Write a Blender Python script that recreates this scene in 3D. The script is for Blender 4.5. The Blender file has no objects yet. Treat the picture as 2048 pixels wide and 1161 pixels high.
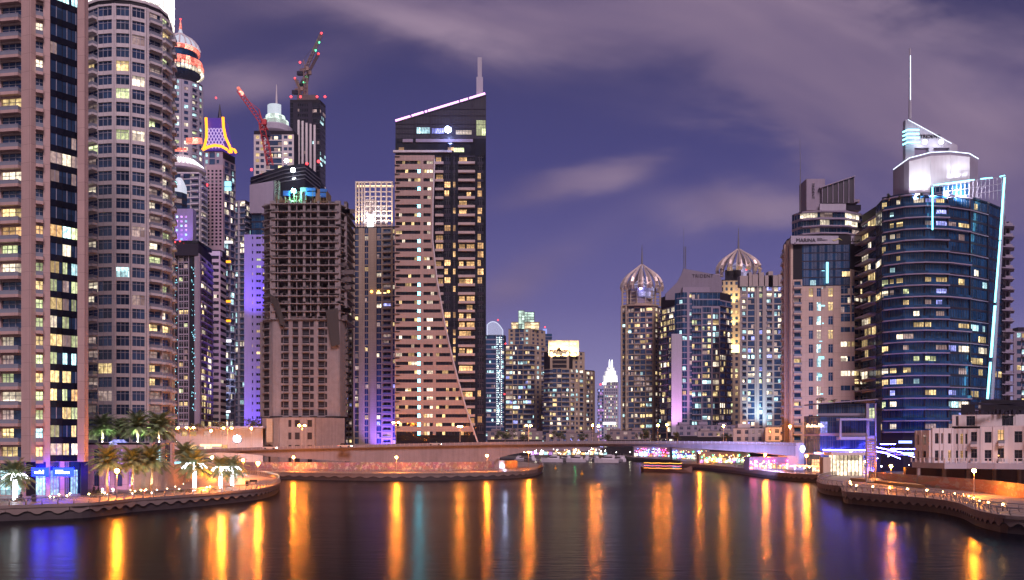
import bpy, math, random
from mathutils import Vector
R = math.radians
C = bpy.context.scene.collection
SC = bpy.context.scene
HAZE = 0.00008
LITF = .80
# ---------------------------------------------------------------- camera
F = 1707.0; HY = 885.0; CZ = 12.0           # focal length and horizon row of the 2048 px wide picture, eye height over the water
def WX(px, Y): return (px - 1024.0) / F * Y
def ZF(py, Y): return CZ + (HY - py) / F * Y
cam = bpy.data.cameras.new('camera'); co = bpy.data.objects.new('camera', cam); C.objects.link(co)
co.location = (0, 0, CZ); co.rotation_euler = (R(90), 0, 0)
cam.sensor_width = 36; cam.lens = 36 * F / 2048; cam.shift_y = (HY - 580.5) / 2048
cam.clip_start = 0.5; cam.clip_end = 20000
SC.camera = co
SC.view_settings.view_transform = 'Standard'; SC.view_settings.look = 'None'
SC.view_settings.gamma = 1; SC.view_settings.exposure = 0
SC.cycles.use_denoising = True
SC.cycles.max_bounces = 5; SC.cycles.diffuse_bounces = 2; SC.cycles.glossy_bounces = 3
SC.cycles.transmission_bounces = 2; SC.cycles.volume_bounces = 0
SC.cycles.sample_clamp_indirect = 6; SC.cycles.sample_clamp_direct = 0
SC.cycles.caustics_reflective = False; SC.cycles.caustics_refractive = False
SC.cycles.use_light_tree = True
# ---------------------------------------------------------------- node helper
class N:
    def __init__(s, tree): s.t = tree; s.n = tree.nodes; s.l = tree.links
    def put(s, sock, v):
        if isinstance(v, bpy.types.NodeSocket): s.l.new(v, sock)
        elif v is not None:
            if isinstance(v, (tuple, list)) and sock.type == 'RGBA' and len(v) == 3: v = (*v, 1)
            sock.default_value = v
    def m(s, op, a, b=None, c=None, clamp=False):
        n = s.n.new('ShaderNodeMath'); n.operation = op; n.use_clamp = clamp
        for i, v in enumerate((a, b, c)):
            if v is not None: s.put(n.inputs[i], v)
        return n.outputs[0]
    def vm(s, op, a, b=None):
        n = s.n.new('ShaderNodeVectorMath'); n.operation = op
        s.put(n.inputs[0], a)
        if b is not None: s.put(n.inputs[1], b)
        return n.outputs[0]
    def mix(s, f, a, b, t='MIX'):
        n = s.n.new('ShaderNodeMix'); n.data_type = 'RGBA'; n.blend_type = t
        s.put(n.inputs[0], f); s.put(n.inputs[6], a); s.put(n.inputs[7], b)
        return n.outputs[2]
    def noise(s, vec, scale, detail=2, rough=.5, dist=0):
        n = s.n.new('ShaderNodeTexNoise'); s.put(n.inputs['Vector'], vec)
        n.inputs['Scale'].default_value = scale; n.inputs['Detail'].default_value = detail
        n.inputs['Roughness'].default_value = rough; n.inputs['Distortion'].default_value = dist
        return n.outputs['Fac']
    def ramp(s, f, stops, interp='LINEAR'):
        n = s.n.new('ShaderNodeValToRGB'); r = n.color_ramp; r.interpolation = interp
        while len(r.elements) < len(stops): r.elements.new(0.5)
        for e, (p, c) in zip(r.elements, stops): e.position = p; e.color = (*c, 1) if len(c) == 3 else c
        s.put(n.inputs[0], f); return n.outputs[0]
    def sep(s, v):
        n = s.n.new('ShaderNodeSeparateXYZ'); s.put(n.inputs[0], v); return n.outputs
    def comb(s, x, y, z):
        n = s.n.new('ShaderNodeCombineXYZ')
        for i, v in enumerate((x, y, z)): s.put(n.inputs[i], v)
        return n.outputs[0]
    def pos(s): return s.n.new('ShaderNodeNewGeometry').outputs['Position']
# ---------------------------------------------------------------- world: night sky over a lit city, mauve clouds
wd = bpy.data.worlds.new('World'); SC.world = wd; wd.use_nodes = True
w = N(wd.node_tree); w.n.clear()
gen = w.n.new('ShaderNodeTexCoord').outputs['Generated']
x_, y_, z_ = w.sep(gen)
ya = w.m('MAXIMUM', w.m('ABSOLUTE', y_), 0.08)
u_ = w.m('DIVIDE', x_, ya); v_ = w.m('MAXIMUM', w.m('DIVIDE', z_, ya), 0.0)
base = w.ramp(w.m('DIVIDE', v_, 0.62, clamp=True), [
    (0.00, (.350, .300, .540)), (.10, (.280, .255, .500)), (.26, (.145, .132, .345)),
    (.50, (.066, .065, .220)), (.78, (.044, .043, .138)), (1.0, (.038, .036, .108))])
warp = w.noise(w.comb(w.m('MULTIPLY', u_, 1.3), w.m('MULTIPLY', v_, 3.2), 0), 2.3, 5, .55, .35)
wn = w.m('SUBTRACT', warp, .5)
fine = w.noise(w.comb(w.m('ADD', w.m('MULTIPLY', u_, 1.0), v_), w.m('ADD', w.m('MULTIPLY', v_, 2.4), w.m('MULTIPLY', u_, .5)), 3.0), 2.4, 4, .5, .5)
def blob(px, py, rx, ry, rot, amp):
    cu, cv = (px - 1024) / F, (HY - py) / F
    du = w.m('ADD', w.m('SUBTRACT', u_, cu), w.m('MULTIPLY', wn, .22))
    dv = w.m('ADD', w.m('SUBTRACT', v_, cv), w.m('MULTIPLY', wn, .16))
    c, s_ = math.cos(R(rot)), math.sin(R(rot))
    a = w.m('ADD', w.m('MULTIPLY', du, c), w.m('MULTIPLY', dv, s_))
    b = w.m('SUBTRACT', w.m('MULTIPLY', dv, c), w.m('MULTIPLY', du, s_))
    q = w.m('ADD', w.m('POWER', w.m('DIVIDE', a, rx / F), 2), w.m('POWER', w.m('DIVIDE', b, ry / F), 2))
    return w.m('MULTIPLY', w.m('POWER', 2.718, w.m('MULTIPLY', q, -1.0)), amp)
clouds = None
for bl in [(930, 30, 300, 62, -8, 1.15), (1400, 22, 330, 50, -3, .85), (1720, 150, 330, 120, -20, 1.35), (1490, 130, 140, 60, -35, .8), (1570, 250, 160, 48, -30, .7),
           (1150, 374, 110, 26, 10, .6), (1240, 352, 60, 24, 24, .35), (1510, 420, 170, 42, 5, .85), (1250, 40, 420, 60, -4, .6), (480, 165, 170, 34, 12, .75), (2010, 240, 180, 130, 0, .6), (1040, 560, 110, 36, 30, .45), (330, 20, 200, 70, 0, .3), (1950, 420, 160, 40, -8, .5)]:
    g = blob(*bl); clouds = g if clouds is None else w.m('ADD', clouds, g)
mask = w.m('MULTIPLY', clouds, w.m('ADD', .55, w.m('MULTIPLY', fine, .85)))
mask = w.m('SUBTRACT', 1.0, w.m('POWER', 2.718, w.m('MULTIPLY', mask, -1.75)))
ccol = w.ramp(fine, [(.25, (.125, .095, .210)), (.5, (.235, .170, .270)), (.72, (.400, .290, .390))])
sky = w.mix(mask, base, ccol)
# under the cloud deck behind the viewer the city goes on: tiny lit windows low over the horizon
back = w.m('LESS_THAN', y_, -0.02); low = w.m('LESS_THAN', v_, w.m('ADD', .18, w.m('MULTIPLY', w.noise(w.comb(w.m('FLOOR', w.m('MULTIPLY', u_, 9)), 0, 0), 7.3, 0), .55)))
cell = w.comb(w.m('FLOOR', w.m('MULTIPLY', u_, 110)), w.m('FLOOR', w.m('MULTIPLY', v_, 90)), 0)
wnz = w.n.new('ShaderNodeTexWhiteNoise'); w.put(wnz.inputs['Vector'], cell)
litc = w.m('MULTIPLY', w.m('GREATER_THAN', wnz.outputs['Value'], .86), w.m('MULTIPLY', back, low))
sky = w.mix(w.m('MULTIPLY', w.m('MULTIPLY', back, low), .55), sky, (.035, .032, .075))
sky = w.mix(w.m('MULTIPLY', back, .45), sky, (0.01, 0.01, 0.03))
sky = w.mix(litc, sky, w.mix(.65, wnz.outputs['Color'], (1.6, 1.5, 1.1)))
nish = w.n.new('ShaderNodeTexSky'); nish.sky_type = 'NISHITA'; nish.sun_disc = False
SUN_EL, SUN_ROT = 46, 163
nish.sun_elevation = R(-4); nish.sun_rotation = R(SUN_ROT)
bg1 = w.n.new('ShaderNodeBackground'); w.put(bg1.inputs[0], sky); bg1.inputs[1].default_value = 1.0
bg2 = w.n.new('ShaderNodeBackground'); w.put(bg2.inputs[0], nish.outputs[0]); bg2.inputs[1].default_value = 0.05
ad = w.n.new('ShaderNodeAddShader'); w.l.new(bg1.outputs[0], ad.inputs[0]); w.l.new(bg2.outputs[0], ad.inputs[1])
ow = w.n.new('ShaderNodeOutputWorld'); w.l.new(ad.outputs[0], ow.inputs[0])
wd.cycles.sampling_method = 'MANUAL'; wd.cycles.sample_map_resolution = 512
# soft sun lamp added as stand-in for the city glow behind the viewer (no disc)
sl = bpy.data.lights.new('city_glow_fill', 'SUN'); sl.energy = 2.9; sl.angle = R(22); sl.color = (1.0, .73, .82)
so = bpy.data.objects.new('city_glow_fill', sl); C.objects.link(so)
d = Vector((math.sin(R(SUN_ROT)) * math.cos(R(SUN_EL)), math.cos(R(SUN_ROT)) * math.cos(R(SUN_EL)), math.sin(R(SUN_EL))))
so.rotation_euler = (-d).to_track_quat('-Z', 'Y').to_euler()
# ---------------------------------------------------------------- mesh builder
class MB:
    def __init__(s): s.v = []; s.f = []; s.mi = []
    def quad8(s, p, m=0):
        b = len(s.v); s.v += p
        s.f += [(b, b+3, b+2, b+1), (b+4, b+5, b+6, b+7), (b, b+1, b+5, b+4), (b+1, b+2, b+6, b+5), (b+2, b+3, b+7, b+6), (b+3, b, b+4, b+7)]
        s.mi += [m] * 6
    def box(s, x0, x1, y0, y1, z0, z1, m=0):
        s.quad8([(x0, y0, z0), (x1, y0, z0), (x1, y1, z0), (x0, y1, z0), (x0, y0, z1), (x1, y0, z1), (x1, y1, z1), (x0, y1, z1)], m)
    def ob(s, fr, x0, x1, d0, d1, z0, z1, m=0, x0t=None, x1t=None):
        A, u, n = fr
        x0t = x0 if x0t is None else x0t; x1t = x1 if x1t is None else x1t
        P = lambda x, d, z: (A[0] + u[0]*x + n[0]*d, A[1] + u[1]*x + n[1]*d, z)
        s.quad8([P(x0, d1, z0), P(x1, d1, z0), P(x1, d0, z0), P(x0, d0, z0), P(x0t, d1, z1), P(x1t, d1, z1), P(x1t, d0, z1), P(x0t, d0, z1)], m)
    def poly(s, pts, m=0):
        b = len(s.v); s.v += [tuple(p) for p in pts]; s.f.append(tuple(range(b, b + len(pts)))); s.mi.append(m)
    def prism(s, pts, z0, z1, m=0, top=None):       # pts in plan, counter clockwise or not; z0 / z1 may be lists
        n = len(pts); b = len(s.v)
        zz0 = z0 if isinstance(z0, (list, tuple)) else [z0] * n
        zz1 = z1 if isinstance(z1, (list, tuple)) else [z1] * n
        s.v += [(p[0], p[1], a) for p, a in zip(pts, zz0)] + [(p[0], p[1], a) for p, a in zip(pts, zz1)]
        for i in range(n):
            j = (i + 1) % n; s.f.append((b+i, b+j, b+n+j, b+n+i)); s.mi.append(m)
        s.f.append(tuple(range(b, b+n))); s.mi.append(m)
        s.f.append(tuple(range(b+n, b+2*n))); s.mi.append(m if top is None else top)
    def front(s, fr, pts, d0, d1, m=0):             # polygon given in (x along the facade, z), extruded in depth
        A, u, n = fr; k = len(pts); b = len(s.v)
        for d_ in (d1, d0):
            s.v += [(A[0] + u[0]*x + n[0]*d_, A[1] + u[1]*x + n[1]*d_, z) for x, z in pts]
        for i in range(k):
            j = (i + 1) % k; s.f.append((b+i, b+k+i, b+k+j, b+j)); s.mi.append(m)
        s.f.append(tuple(range(b, b+k))); s.mi.append(m); s.f.append(tuple(range(b+k, b+2*k))[::-1]); s.mi.append(m)
    def lathe(s, cx, cy, prof, n=16, m=0, a0=0, a1=360, cap=True):
        full = abs(a1 - a0) >= 359.9; k = n if full else n + 1; b = len(s.v)
        for r, z in prof:
            for i in range(k):
                a = R(a0 + (a1 - a0) * i / n); s.v.append((cx + r*math.cos(a), cy + r*math.sin(a), z))
        for q in range(len(prof) - 1):
            for i in range(n):
                j = (i + 1) % k; s.f.append((b+q*k+i, b+q*k+j, b+(q+1)*k+j, b+(q+1)*k+i)); s.mi.append(m)
        if full and cap:
            s.f.append(tuple(b + i for i in range(k))[::-1]); s.mi.append(m)
            s.f.append(tuple(b + (len(prof)-1)*k + i for i in range(k))); s.mi.append(m)
    def tube(s, pts, r, n=6, m=0, cap=True):
        pts = [Vector(p) for p in pts]; rs = r if isinstance(r, (list, tuple)) else [r] * len(pts); b = len(s.v)
        for i, p in enumerate(pts):
            t = (pts[min(i+1, len(pts)-1)] - pts[max(i-1, 0)]).normalized()
            a = t.cross(Vector((0, 0, 1)) if abs(t.z) < .95 else Vector((0, 1, 0))).normalized(); c = t.cross(a)
            for k in range(n):
                g = 2*math.pi*k/n; q = p + (a*math.cos(g) + c*math.sin(g)) * rs[i]; s.v.append(tuple(q))
        for i in range(len(pts) - 1):
            for k in range(n):
                k2 = (k+1) % n; s.f.append((b+i*n+k, b+i*n+k2, b+(i+1)*n+k2, b+(i+1)*n+k)); s.mi.append(m)
        if cap:
            s.f.append(tuple(b+k for k in range(n))); s.mi.append(m)
            s.f.append(tuple(b+(len(pts)-1)*n+k for k in range(n))); s.mi.append(m)
    def ball(s, c, r, m=0, n=8, sq=1.0):
        s.lathe(c[0], c[1], [(max(.01*r, r*math.sin(math.pi*i/6)), c[2] - sq*r*math.cos(math.pi*i/6)) for i in range(7)], n, m)
    def mesh(s, name, mats, off=(0, 0, 0)):
        me = bpy.data.meshes.new(name); ox, oy, oz = off
        me.from_pydata([(a-ox, b-oy, c-oz) for a, b, c in s.v], [], s.f)
        for q in mats: me.materials.append(q)
        if len(mats) > 1: me.polygons.foreach_set('material_index', s.mi)
        me.update(); return me
    def build(s, name, mats, parent=None, smooth=False, label=None):
        if not isinstance(mats, (list, tuple)): mats = [mats]
        if parent is not None:
            p = parent; off = Vector((0, 0, 0))
            while p is not None: off = off + p.location; p = p.parent
        else:
            xs = [q[0] for q in s.v]; ys = [q[1] for q in s.v]; zs = [q[2] for q in s.v]
            off = Vector(((min(xs)+max(xs))/2, (min(ys)+max(ys))/2, min(zs)))
        me = s.mesh(name, mats, off)
        if smooth: me.polygons.foreach_set('use_smooth', [True]*len(me.polygons))
        o = bpy.data.objects.new(name, me); C.objects.link(o)
        if parent is not None: o.parent = parent
        else: o.location = off
        if label: o['label'] = label
        return o
def frame(a, b):
    L = math.hypot(b[0]-a[0], b[1]-a[1]) or 1e-6; u = ((b[0]-a[0])/L, (b[1]-a[1])/L); return ((a[0], a[1]), u, (u[1], -u[0])), L
def back(Q, d, ins=2.0):
    """closing points behind a front outline, receding along the lines of sight so that no unseen flank sticks out"""
    (xl, yl), (xr, yr) = Q[0], Q[-1]
    return [(xr*(yr+d)/yr - ins*(yr+d)/F, yr+d), (xl*(yl+d)/yl + ins*(yl+d)/F, yl+d)]
def tag(o, label=None, cat=None, group=None, kind=None):
    if label: o['label'] = label
    if cat: o['category'] = cat
    if group: o['group'] = group
    if kind: o['kind'] = kind
    return o
def empty(name, loc, label=None, cat=None, group=None):
    o = bpy.data.objects.new(name, None); C.objects.link(o); o.location = loc; o.empty_display_size = 1
    return tag(o, label, cat, group)
def copy_tree(o, parent=None):
    c = o.copy(); C.objects.link(c)
    if parent is not None: c.parent = parent
    for ch in list(o.children): copy_tree(ch, c)
    return c
def lamp(kind, loc, energy, col, radius=.3, parent=None, aim=None, spot=60, blend=.6, name='light'):
    l = bpy.data.lights.new(name, kind); l.energy = energy; l.color = col
    l.shadow_soft_size = radius
    if kind == 'SPOT': l.spot_size = R(spot); l.spot_blend = blend
    o = bpy.data.objects.new(name, l); C.objects.link(o)
    if parent is not None:
        p = parent; off = Vector((0, 0, 0))
        while p is not None: off += p.location; p = p.parent
        o.parent = parent; o.location = Vector(loc) - off
    else: o.location = loc
    if aim is not None: o.rotation_euler = (Vector(aim) - Vector(loc)).to_track_quat('-Z', 'Y').to_euler()
    return o
# ---------------------------------------------------------------- materials
MT = {}
def pmat(name, col, rough=.7, metal=0, noise=.25, scale=.35, streak=.25, spec=.4, joints=None, bump=0):
    if name in MT: return MT[name]
    m = bpy.data.materials.new(name); m.use_nodes = True; t = N(m.node_tree); bs = t.n['Principled BSDF']
    p = t.pos(); x, y, z = t.sep(p)
    n1 = t.noise(p, scale, 5, .6); n2 = t.noise(t.comb(t.m('MULTIPLY', x, 1.0), t.m('MULTIPLY', y, 1.0), t.m('MULTIPLY', z, .06)), 1.1, 3)
    f = t.m('ADD', t.m('ADD', 1 - noise/2 - streak/2, t.m('MULTIPLY', n1, noise)), t.m('MULTIPLY', n2, streak))
    c = t.vm('SCALE', col + (1,) if False else (col[0], col[1], col[2]), None)
    c.node.inputs[3].default_value = 1; t.l.new(f, c.node.inputs[3])
    if joints:
        bt = t.n.new('ShaderNodeTexBrick'); bt.offset = 0
        t.put(bt.inputs['Vector'], t.comb(t.m('ADD', x, t.m('MULTIPLY', y, .7)), z, 0)); bt.inputs['Scale'].default_value = 1
        bt.inputs['Brick Width'].default_value = joints[0]; bt.inputs['Row Height'].default_value = joints[1]
        bt.inputs['Mortar Size'].default_value = joints[2]; bt.inputs['Mortar Smooth'].default_value = .1
        bt.inputs['Color1'].default_value = (1, 1, 1, 1); bt.inputs['Color2'].default_value = (.93, .93, .93, 1); bt.inputs['Mortar'].default_value = (.55, .55, .55, 1)
        c = t.mix(1.0, c, bt.outputs['Color'], 'MULTIPLY')
    t.put(bs.inputs['Base Color'], c); bs.inputs['Roughness'].default_value = rough; bs.inputs['Metallic'].default_value = metal
    bs.inputs['Specular IOR Level'].default_value = spec
    if bump:
        b = t.n.new('ShaderNodeBump'); b.inputs['Strength'].default_value = bump; b.inputs['Distance'].default_value = .1
        t.put(b.inputs['Height'], t.noise(p, scale*12, 3)); t.l.new(b.outputs[0], bs.inputs['Normal'])
    MT[name] = m; return m
def gmat(name, col, rough=.08, spec=.9, var=.8, tiny=0):
    if name in MT: return MT[name]
    m = bpy.data.materials.new(name); m.use_nodes = True; t = N(m.node_tree); bs = t.n['Principled BSDF']
    p = t.pos(); x, y, z = t.sep(p)
    wn_ = t.n.new('ShaderNodeTexWhiteNoise')
    t.put(wn_.inputs['Vector'], t.comb(t.m('FLOOR', t.m('DIVIDE', t.m('ADD', x, t.m('MULTIPLY', y, .5)), 2.1)), 0, t.m('FLOOR', t.m('DIVIDE', z, 3.4))))
    f = t.m('ADD', 1 - var/2, t.m('MULTIPLY', wn_.outputs['Value'], var))
    c = t.vm('SCALE', (col[0], col[1], col[2])); t.l.new(f, c.node.inputs[3])
    t.put(bs.inputs['Base Color'], c); bs.inputs['Roughness'].default_value = rough; bs.inputs['Specular IOR Level'].default_value = spec
    bs.inputs['Metallic'].default_value = .35
    b = t.n.new('ShaderNodeBump'); b.inputs['Strength'].default_value = .35; b.inputs['Distance'].default_value = .25
    t.put(b.inputs['Height'], t.noise(p, .45, 2)); t.l.new(b.outputs[0], bs.inputs['Normal'])
    MT[name] = m; return m
def emat(name, col, s, sample=False, pattern=0):
    if name in MT: return MT[name]
    m = bpy.data.materials.new(name); m.use_nodes = True; t = N(m.node_tree); bs = t.n['Principled BSDF']
    bs.inputs['Base Color'].default_value = (.25*col[0], .25*col[1], .25*col[2], 1); bs.inputs['Roughness'].default_value = .4
    bs.inputs['Emission Color'].default_value = (*col, 1); bs.inputs['Emission Strength'].default_value = s
    if pattern:     # furniture, curtains and ceiling lamps of a lit room
        p = t.pos(); x, y, z = t.sep(p); h = t.m('ADD', x, t.m('MULTIPLY', y, .8))
        wn_ = t.n.new('ShaderNodeTexWhiteNoise')
        t.put(wn_.inputs['Vector'], t.comb(t.m('FLOOR', t.m('DIVIDE', h, 3.1)), 0, t.m('FLOOR', t.m('DIVIDE', z, 3.3))))
        n2 = t.noise(t.comb(t.m('MULTIPLY', h, 1.5), 0, t.m('MULTIPLY', z, 1.2)), 1.0, 2, .6)
        f = t.m('MULTIPLY', t.m('ADD', .28, t.m('MULTIPLY', t.m('MULTIPLY', wn_.outputs['Value'], wn_.outputs['Value']), 1.5)), t.m('ADD', .10, t.m('MULTIPLY', t.m('MULTIPLY', n2, n2), 3.2)))
        t.put(bs.inputs['Emission Strength'], t.m('MULTIPLY', f, s))
        c = t.mix(t.m('MULTIPLY', n2, .5), (*col, 1), (1, .75, .45, 1)); t.put(bs.inputs['Emission Color'], c)
    m.cycles.emission_sampling = 'FRONT' if sample else 'NONE'
    MT[name] = m; return m
beige = pmat('pink_beige_render', (.50, .35, .33), joints=(2.6, 3.3, .03))
beige2 = pmat('pale_beige_render', (.58, .54, .57), joints=(3.0, 3.3, .03))
tan = pmat('tan_stone', (.40, .32, .24), joints=(1.6, 1.1, .02))
white = pmat('off_white_render', (.62, .58, .60), noise=.2)
pale = pmat('pale_grey_panel', (.38, .37, .45), noise=.15)
mauve = pmat('mauve_grey_panel', (.27, .24, .32))
dkgrey = pmat('dark_grey_cladding', (.028, .026, .045), rough=.35, spec=.25)
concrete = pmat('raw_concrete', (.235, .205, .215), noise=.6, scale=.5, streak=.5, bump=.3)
dconc = pmat('shaded_raw_concrete', (.11, .095, .10), noise=.6, streak=.5)  # darker copy of the concrete, shade inside the shell put into the colour
recess = pmat('dark_recess', (.016, .015, .022), rough=.6, spec=.2)
steel = pmat('painted_steel', (.30, .29, .32), rough=.4, metal=.6, noise=.1)
chrome = pmat('silver_cladding', (.68, .58, .52), rough=.35, metal=.5, noise=.15)
dark = pmat('black_steel', (.03, .03, .035), rough=.5)
frame_w = pmat('pale_window_frame', (.34, .33, .40), rough=.5, noise=0, streak=0)
frame_d = pmat('dark_window_frame', (.06, .06, .08), rough=.5, noise=0, streak=0)
rail_m = pmat('balcony_glass_rail', (.22, .24, .30), rough=.15, spec=.8, noise=.1)
glass = gmat('dark_blue_glass', (.035, .075, .17), rough=.12)
glassb = gmat('night_black_glass', (.012, .014, .030), var=.9)
glasst = gmat('teal_blue_glass', (.014, .075, .19), rough=.12)
L_warm = emat('lit_room_warm', (1.0, .56, .20), 1.15, pattern=1)
L_yel = emat('lit_room_yellow', (1.0, .74, .30), 1.1, pattern=1)
L_wht = emat('lit_room_white', (1.0, .90, .70), 1.4, pattern=1)
L_grn = emat('lit_room_pale_green', (.78, 1.0, .50), 1.0, pattern=1)
L_cyn = emat('lit_room_cyan', (.35, .85, 1.0), 1.6, pattern=1)
L_blu = emat('lit_room_blue', (.14, .25, 1.0), 1.5, pattern=1)
L_org = emat('lit_room_orange', (1.0, .30, .06), 1.7, pattern=1)
L_dim = emat('dim_room', (.85, .62, .62), .35, pattern=1)
L_pur = emat('lit_room_violet', (.55, .2, 1.0), 1.3, pattern=1)
# ---------------------------------------------------------------- tower builder
PAL = {'w': L_warm, 'y': L_yel, 'W': L_wht, 'g': L_grn, 'c': L_cyn, 'b': L_blu, 'o': L_org, 'd': L_dim, 'p': L_pur}
class Tower:
    def __init__(s, name, label, cat, px, Y, seed=1, group=None, z=2.2, wall=None, glz=None, fr=None, nind=100, bars=True, balmat=None):
        s.root = empty(name, (WX(px, Y), Y, z), label, cat, group); s.rng = random.Random(seed); s.z = z
        s.m = MB(); s.wall = wall or beige; s.g = glz or glass; s.fr = fr or frame_w; s.win = []; s.bal = []; s.nind = nind; s.bars = bars
        s.balmat = balmat or s.wall; s.inset = .12
        s.mats = [s.wall, recess, s.fr, s.g]
    def mat(s, m):
        if m not in s.mats: s.mats.append(m)
        return s.mats.index(m)
    def core(s, pts, z0, z1, depth=14, m=1, top=0):
        """pts: front outline, (px, Y) left to right; closed behind"""
        P = [(WX(a, b), b) for a, b in pts]
        P2 = P + back(P, depth)
        s.m.prism(P2, z0, z1, m, top); return P
    def pick(s, lit):
        r = s.rng.random() / (LITF if s.root.location.y < 450 else 1.2)
        if s.rng.random() < .06: return L_dim
        for k, p in lit:
            if r < p: return PAL[k]
            r -= p
        return s.g
    def fac(s, a, b, z0, z1, nf, cols, lit=(), bal='glass', sill=.3, head=.86, m=0, litf=None, bd=1.3, slab=.16, bars=(2, 1)):
        A = (WX(*a), a[1]); B = (WX(*b), b[1]); fr, L = frame(A, B); fh = (z1 - z0) / nf
        flo = [s.rng.choice((.35, .7, 1.0, 1.3, 1.9)) for _ in range(nf)]
        tot = sum(c[0] for c in cols); t = 0; ang = math.atan2(fr[1][1], fr[1][0])
        for ci, (cw, ty) in enumerate(cols):
            x0, x1 = t/tot*L, (t+cw)/tot*L; t += cw
            if ty == 's': s.m.ob(fr, x0, x1, -.1, .45, z0, z1, m); continue
            if ty == 'S': s.m.ob(fr, x0, x1, -.1, .95, z0, z1, m); continue
            if ty == 'n': s.m.ob(fr, x0, x1, -.1, .15, z0, z1, s.mat(s.g)); continue
            for k in range(nf):
                z = z0 + k*fh
                if ty == 'w': sl_, hd = sill, head
                elif ty == 'r': sl_, hd = .38, .72
                elif ty == 'b': sl_, hd = .08, .80
                elif ty == 'B': sl_, hd = .08, .80
                else: sl_, hd = slab, .99
                pr = .32 if ty in 'wrbB' else .12
                s.m.ob(fr, x0, x1, -.1, pr, z - (1-hd)*fh if k else z, z + sl_*fh, m)
                if k == nf-1: s.m.ob(fr, x0, x1, -.1, pr, z + hd*fh, z1, m)
                mt = litf(k, ci) if litf else None
                if mt is None: mt = s.pick([(kk, pp*flo[k]) for kk, pp in lit])
                elif mt == 0: mt = s.g
                jx = s.inset * (x1-x0) if ty == 'w' else .06
                if ty == 'w': 
                    s.m.ob(fr, x0, x0+jx, -.1, pr-.01, z + sl_*fh, z + hd*fh, m); s.m.ob(fr, x1-jx, x1, -.1, pr-.01, z + sl_*fh, z + hd*fh, m)
                nseg = max(1, round((x1-x0)/(3.3 if a[1] < 420 else 2.3))) if ty in 'grbB' else 1; sw = (x1-x0-2*jx)/nseg
                for q in range(nseg):
                    m1 = mt if (nseg == 1 or s.rng.random() < (.8 if litf else .6)) else s.g
                    zt_ = z + hd*fh
                    if ty == 'g' and m1 is not s.g and hd - sl_ > .7:      # the lit room ends at its ceiling; dark glass above it
                        zt_ = z + .74*fh; s.m.ob(fr, x0+jx+q*sw+.02, x0+jx+(q+1)*sw-.02, -.05, .04, zt_+.02, z + hd*fh, 3)
                    cr = s.rng.choice((0, 0, .25, .45)) if (m1 is not s.g and ty in 'gbB' and sw > 1.2) else 0      # curtain half drawn
                    if cr: s.m.ob(fr, x0+jx+(q+1-cr)*sw, x0+jx+(q+1)*sw-.02, -.05, .04, z + sl_*fh, zt_, 3)
                    s.win.append((fr, ang, x0+jx+q*sw+.02, x0+jx+(q+1-cr)*sw-.02, z + sl_*fh, zt_, m1, bars if nseg == 1 else (1 if bars[0] else 0, bars[1]), s.rng.random()))
                if ty in 'bB':
                    e = .25 if ty == 'B' else 0
                    s.bal.append((fr, ang, x0-e, x1+e, z - .02*fh, bal, bd, fh))
    def finish(s, vis=None):
        """vis(px, py) -> bool : False where the photo hides the facade"""
        s.m.build('wall', s.mats, s.root)
        cache = {}
        rest = MB(); rm = []
        def ri(m):
            if m not in rm: rm.append(m)
            return rm.index(m)
        def geo(mb, fr, x0, x1, z0, z1, mi, fi, bars):
            mb.ob(fr, x0, x1, -.05, .05, z0, z1, mi)
            if s.bars:
                nv, nh = bars; t = .05
                for i in range(1, nv+1):
                    xx = x0 + (x1-x0)*i/(nv+1); mb.ob(fr, xx-t, xx+t, .051, .14, z0, z1, fi)
                for i in range(nh):
                    zz = z0 + (z1-z0)*(.72 if nh == 1 else (i+1)/(nh+1)); mb.ob(fr, x0, x1, .051, .12, zz-t, zz+t, fi)
        def seen(fr, x, z):
            X, Y = fr[0][0] + fr[1][0]*x, fr[0][1] + fr[1][1]*x
            px, py = 1024 + F*X/Y, HY - F*(z-CZ)/Y
            return 0 <= px < 2048 and 0 <= py < 1161 and (vis is None or vis(px, py))
        W = sorted(s.win, key=lambda q: (not seen(q[0], (q[2]+q[3])/2, (q[4]+q[5])/2), q[6] is s.g, q[8]))
        for i, (fr, ang, x0, x1, z0, z1, mt, bars, _) in enumerate(W):
            if i >= s.nind: geo(rest, fr, x0, x1, z0, z1, ri(mt), ri(s.fr), bars); continue
            key = (round(x1-x0, 2), round(z1-z0, 2), mt.name, bars)
            if key not in cache:
                mb = MB(); geo(mb, ((0, 0), (1, 0), (0, -1)), 0, x1-x0, 0, z1-z0, 0, 1, bars)
                cache[key] = mb.mesh('window', [mt, s.fr])
            o = bpy.data.objects.new('window', cache[key]); C.objects.link(o); o.parent = s.root
            o.location = Vector((fr[0][0] + fr[1][0]*x0, fr[0][1] + fr[1][1]*x0, z0)) - s.root.location
            o.rotation_euler = (0, 0, ang)
        if rest.v: tag(rest.build('window', rm, s.root), kind='stuff')
        rest = MB(); cache = {}
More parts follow.
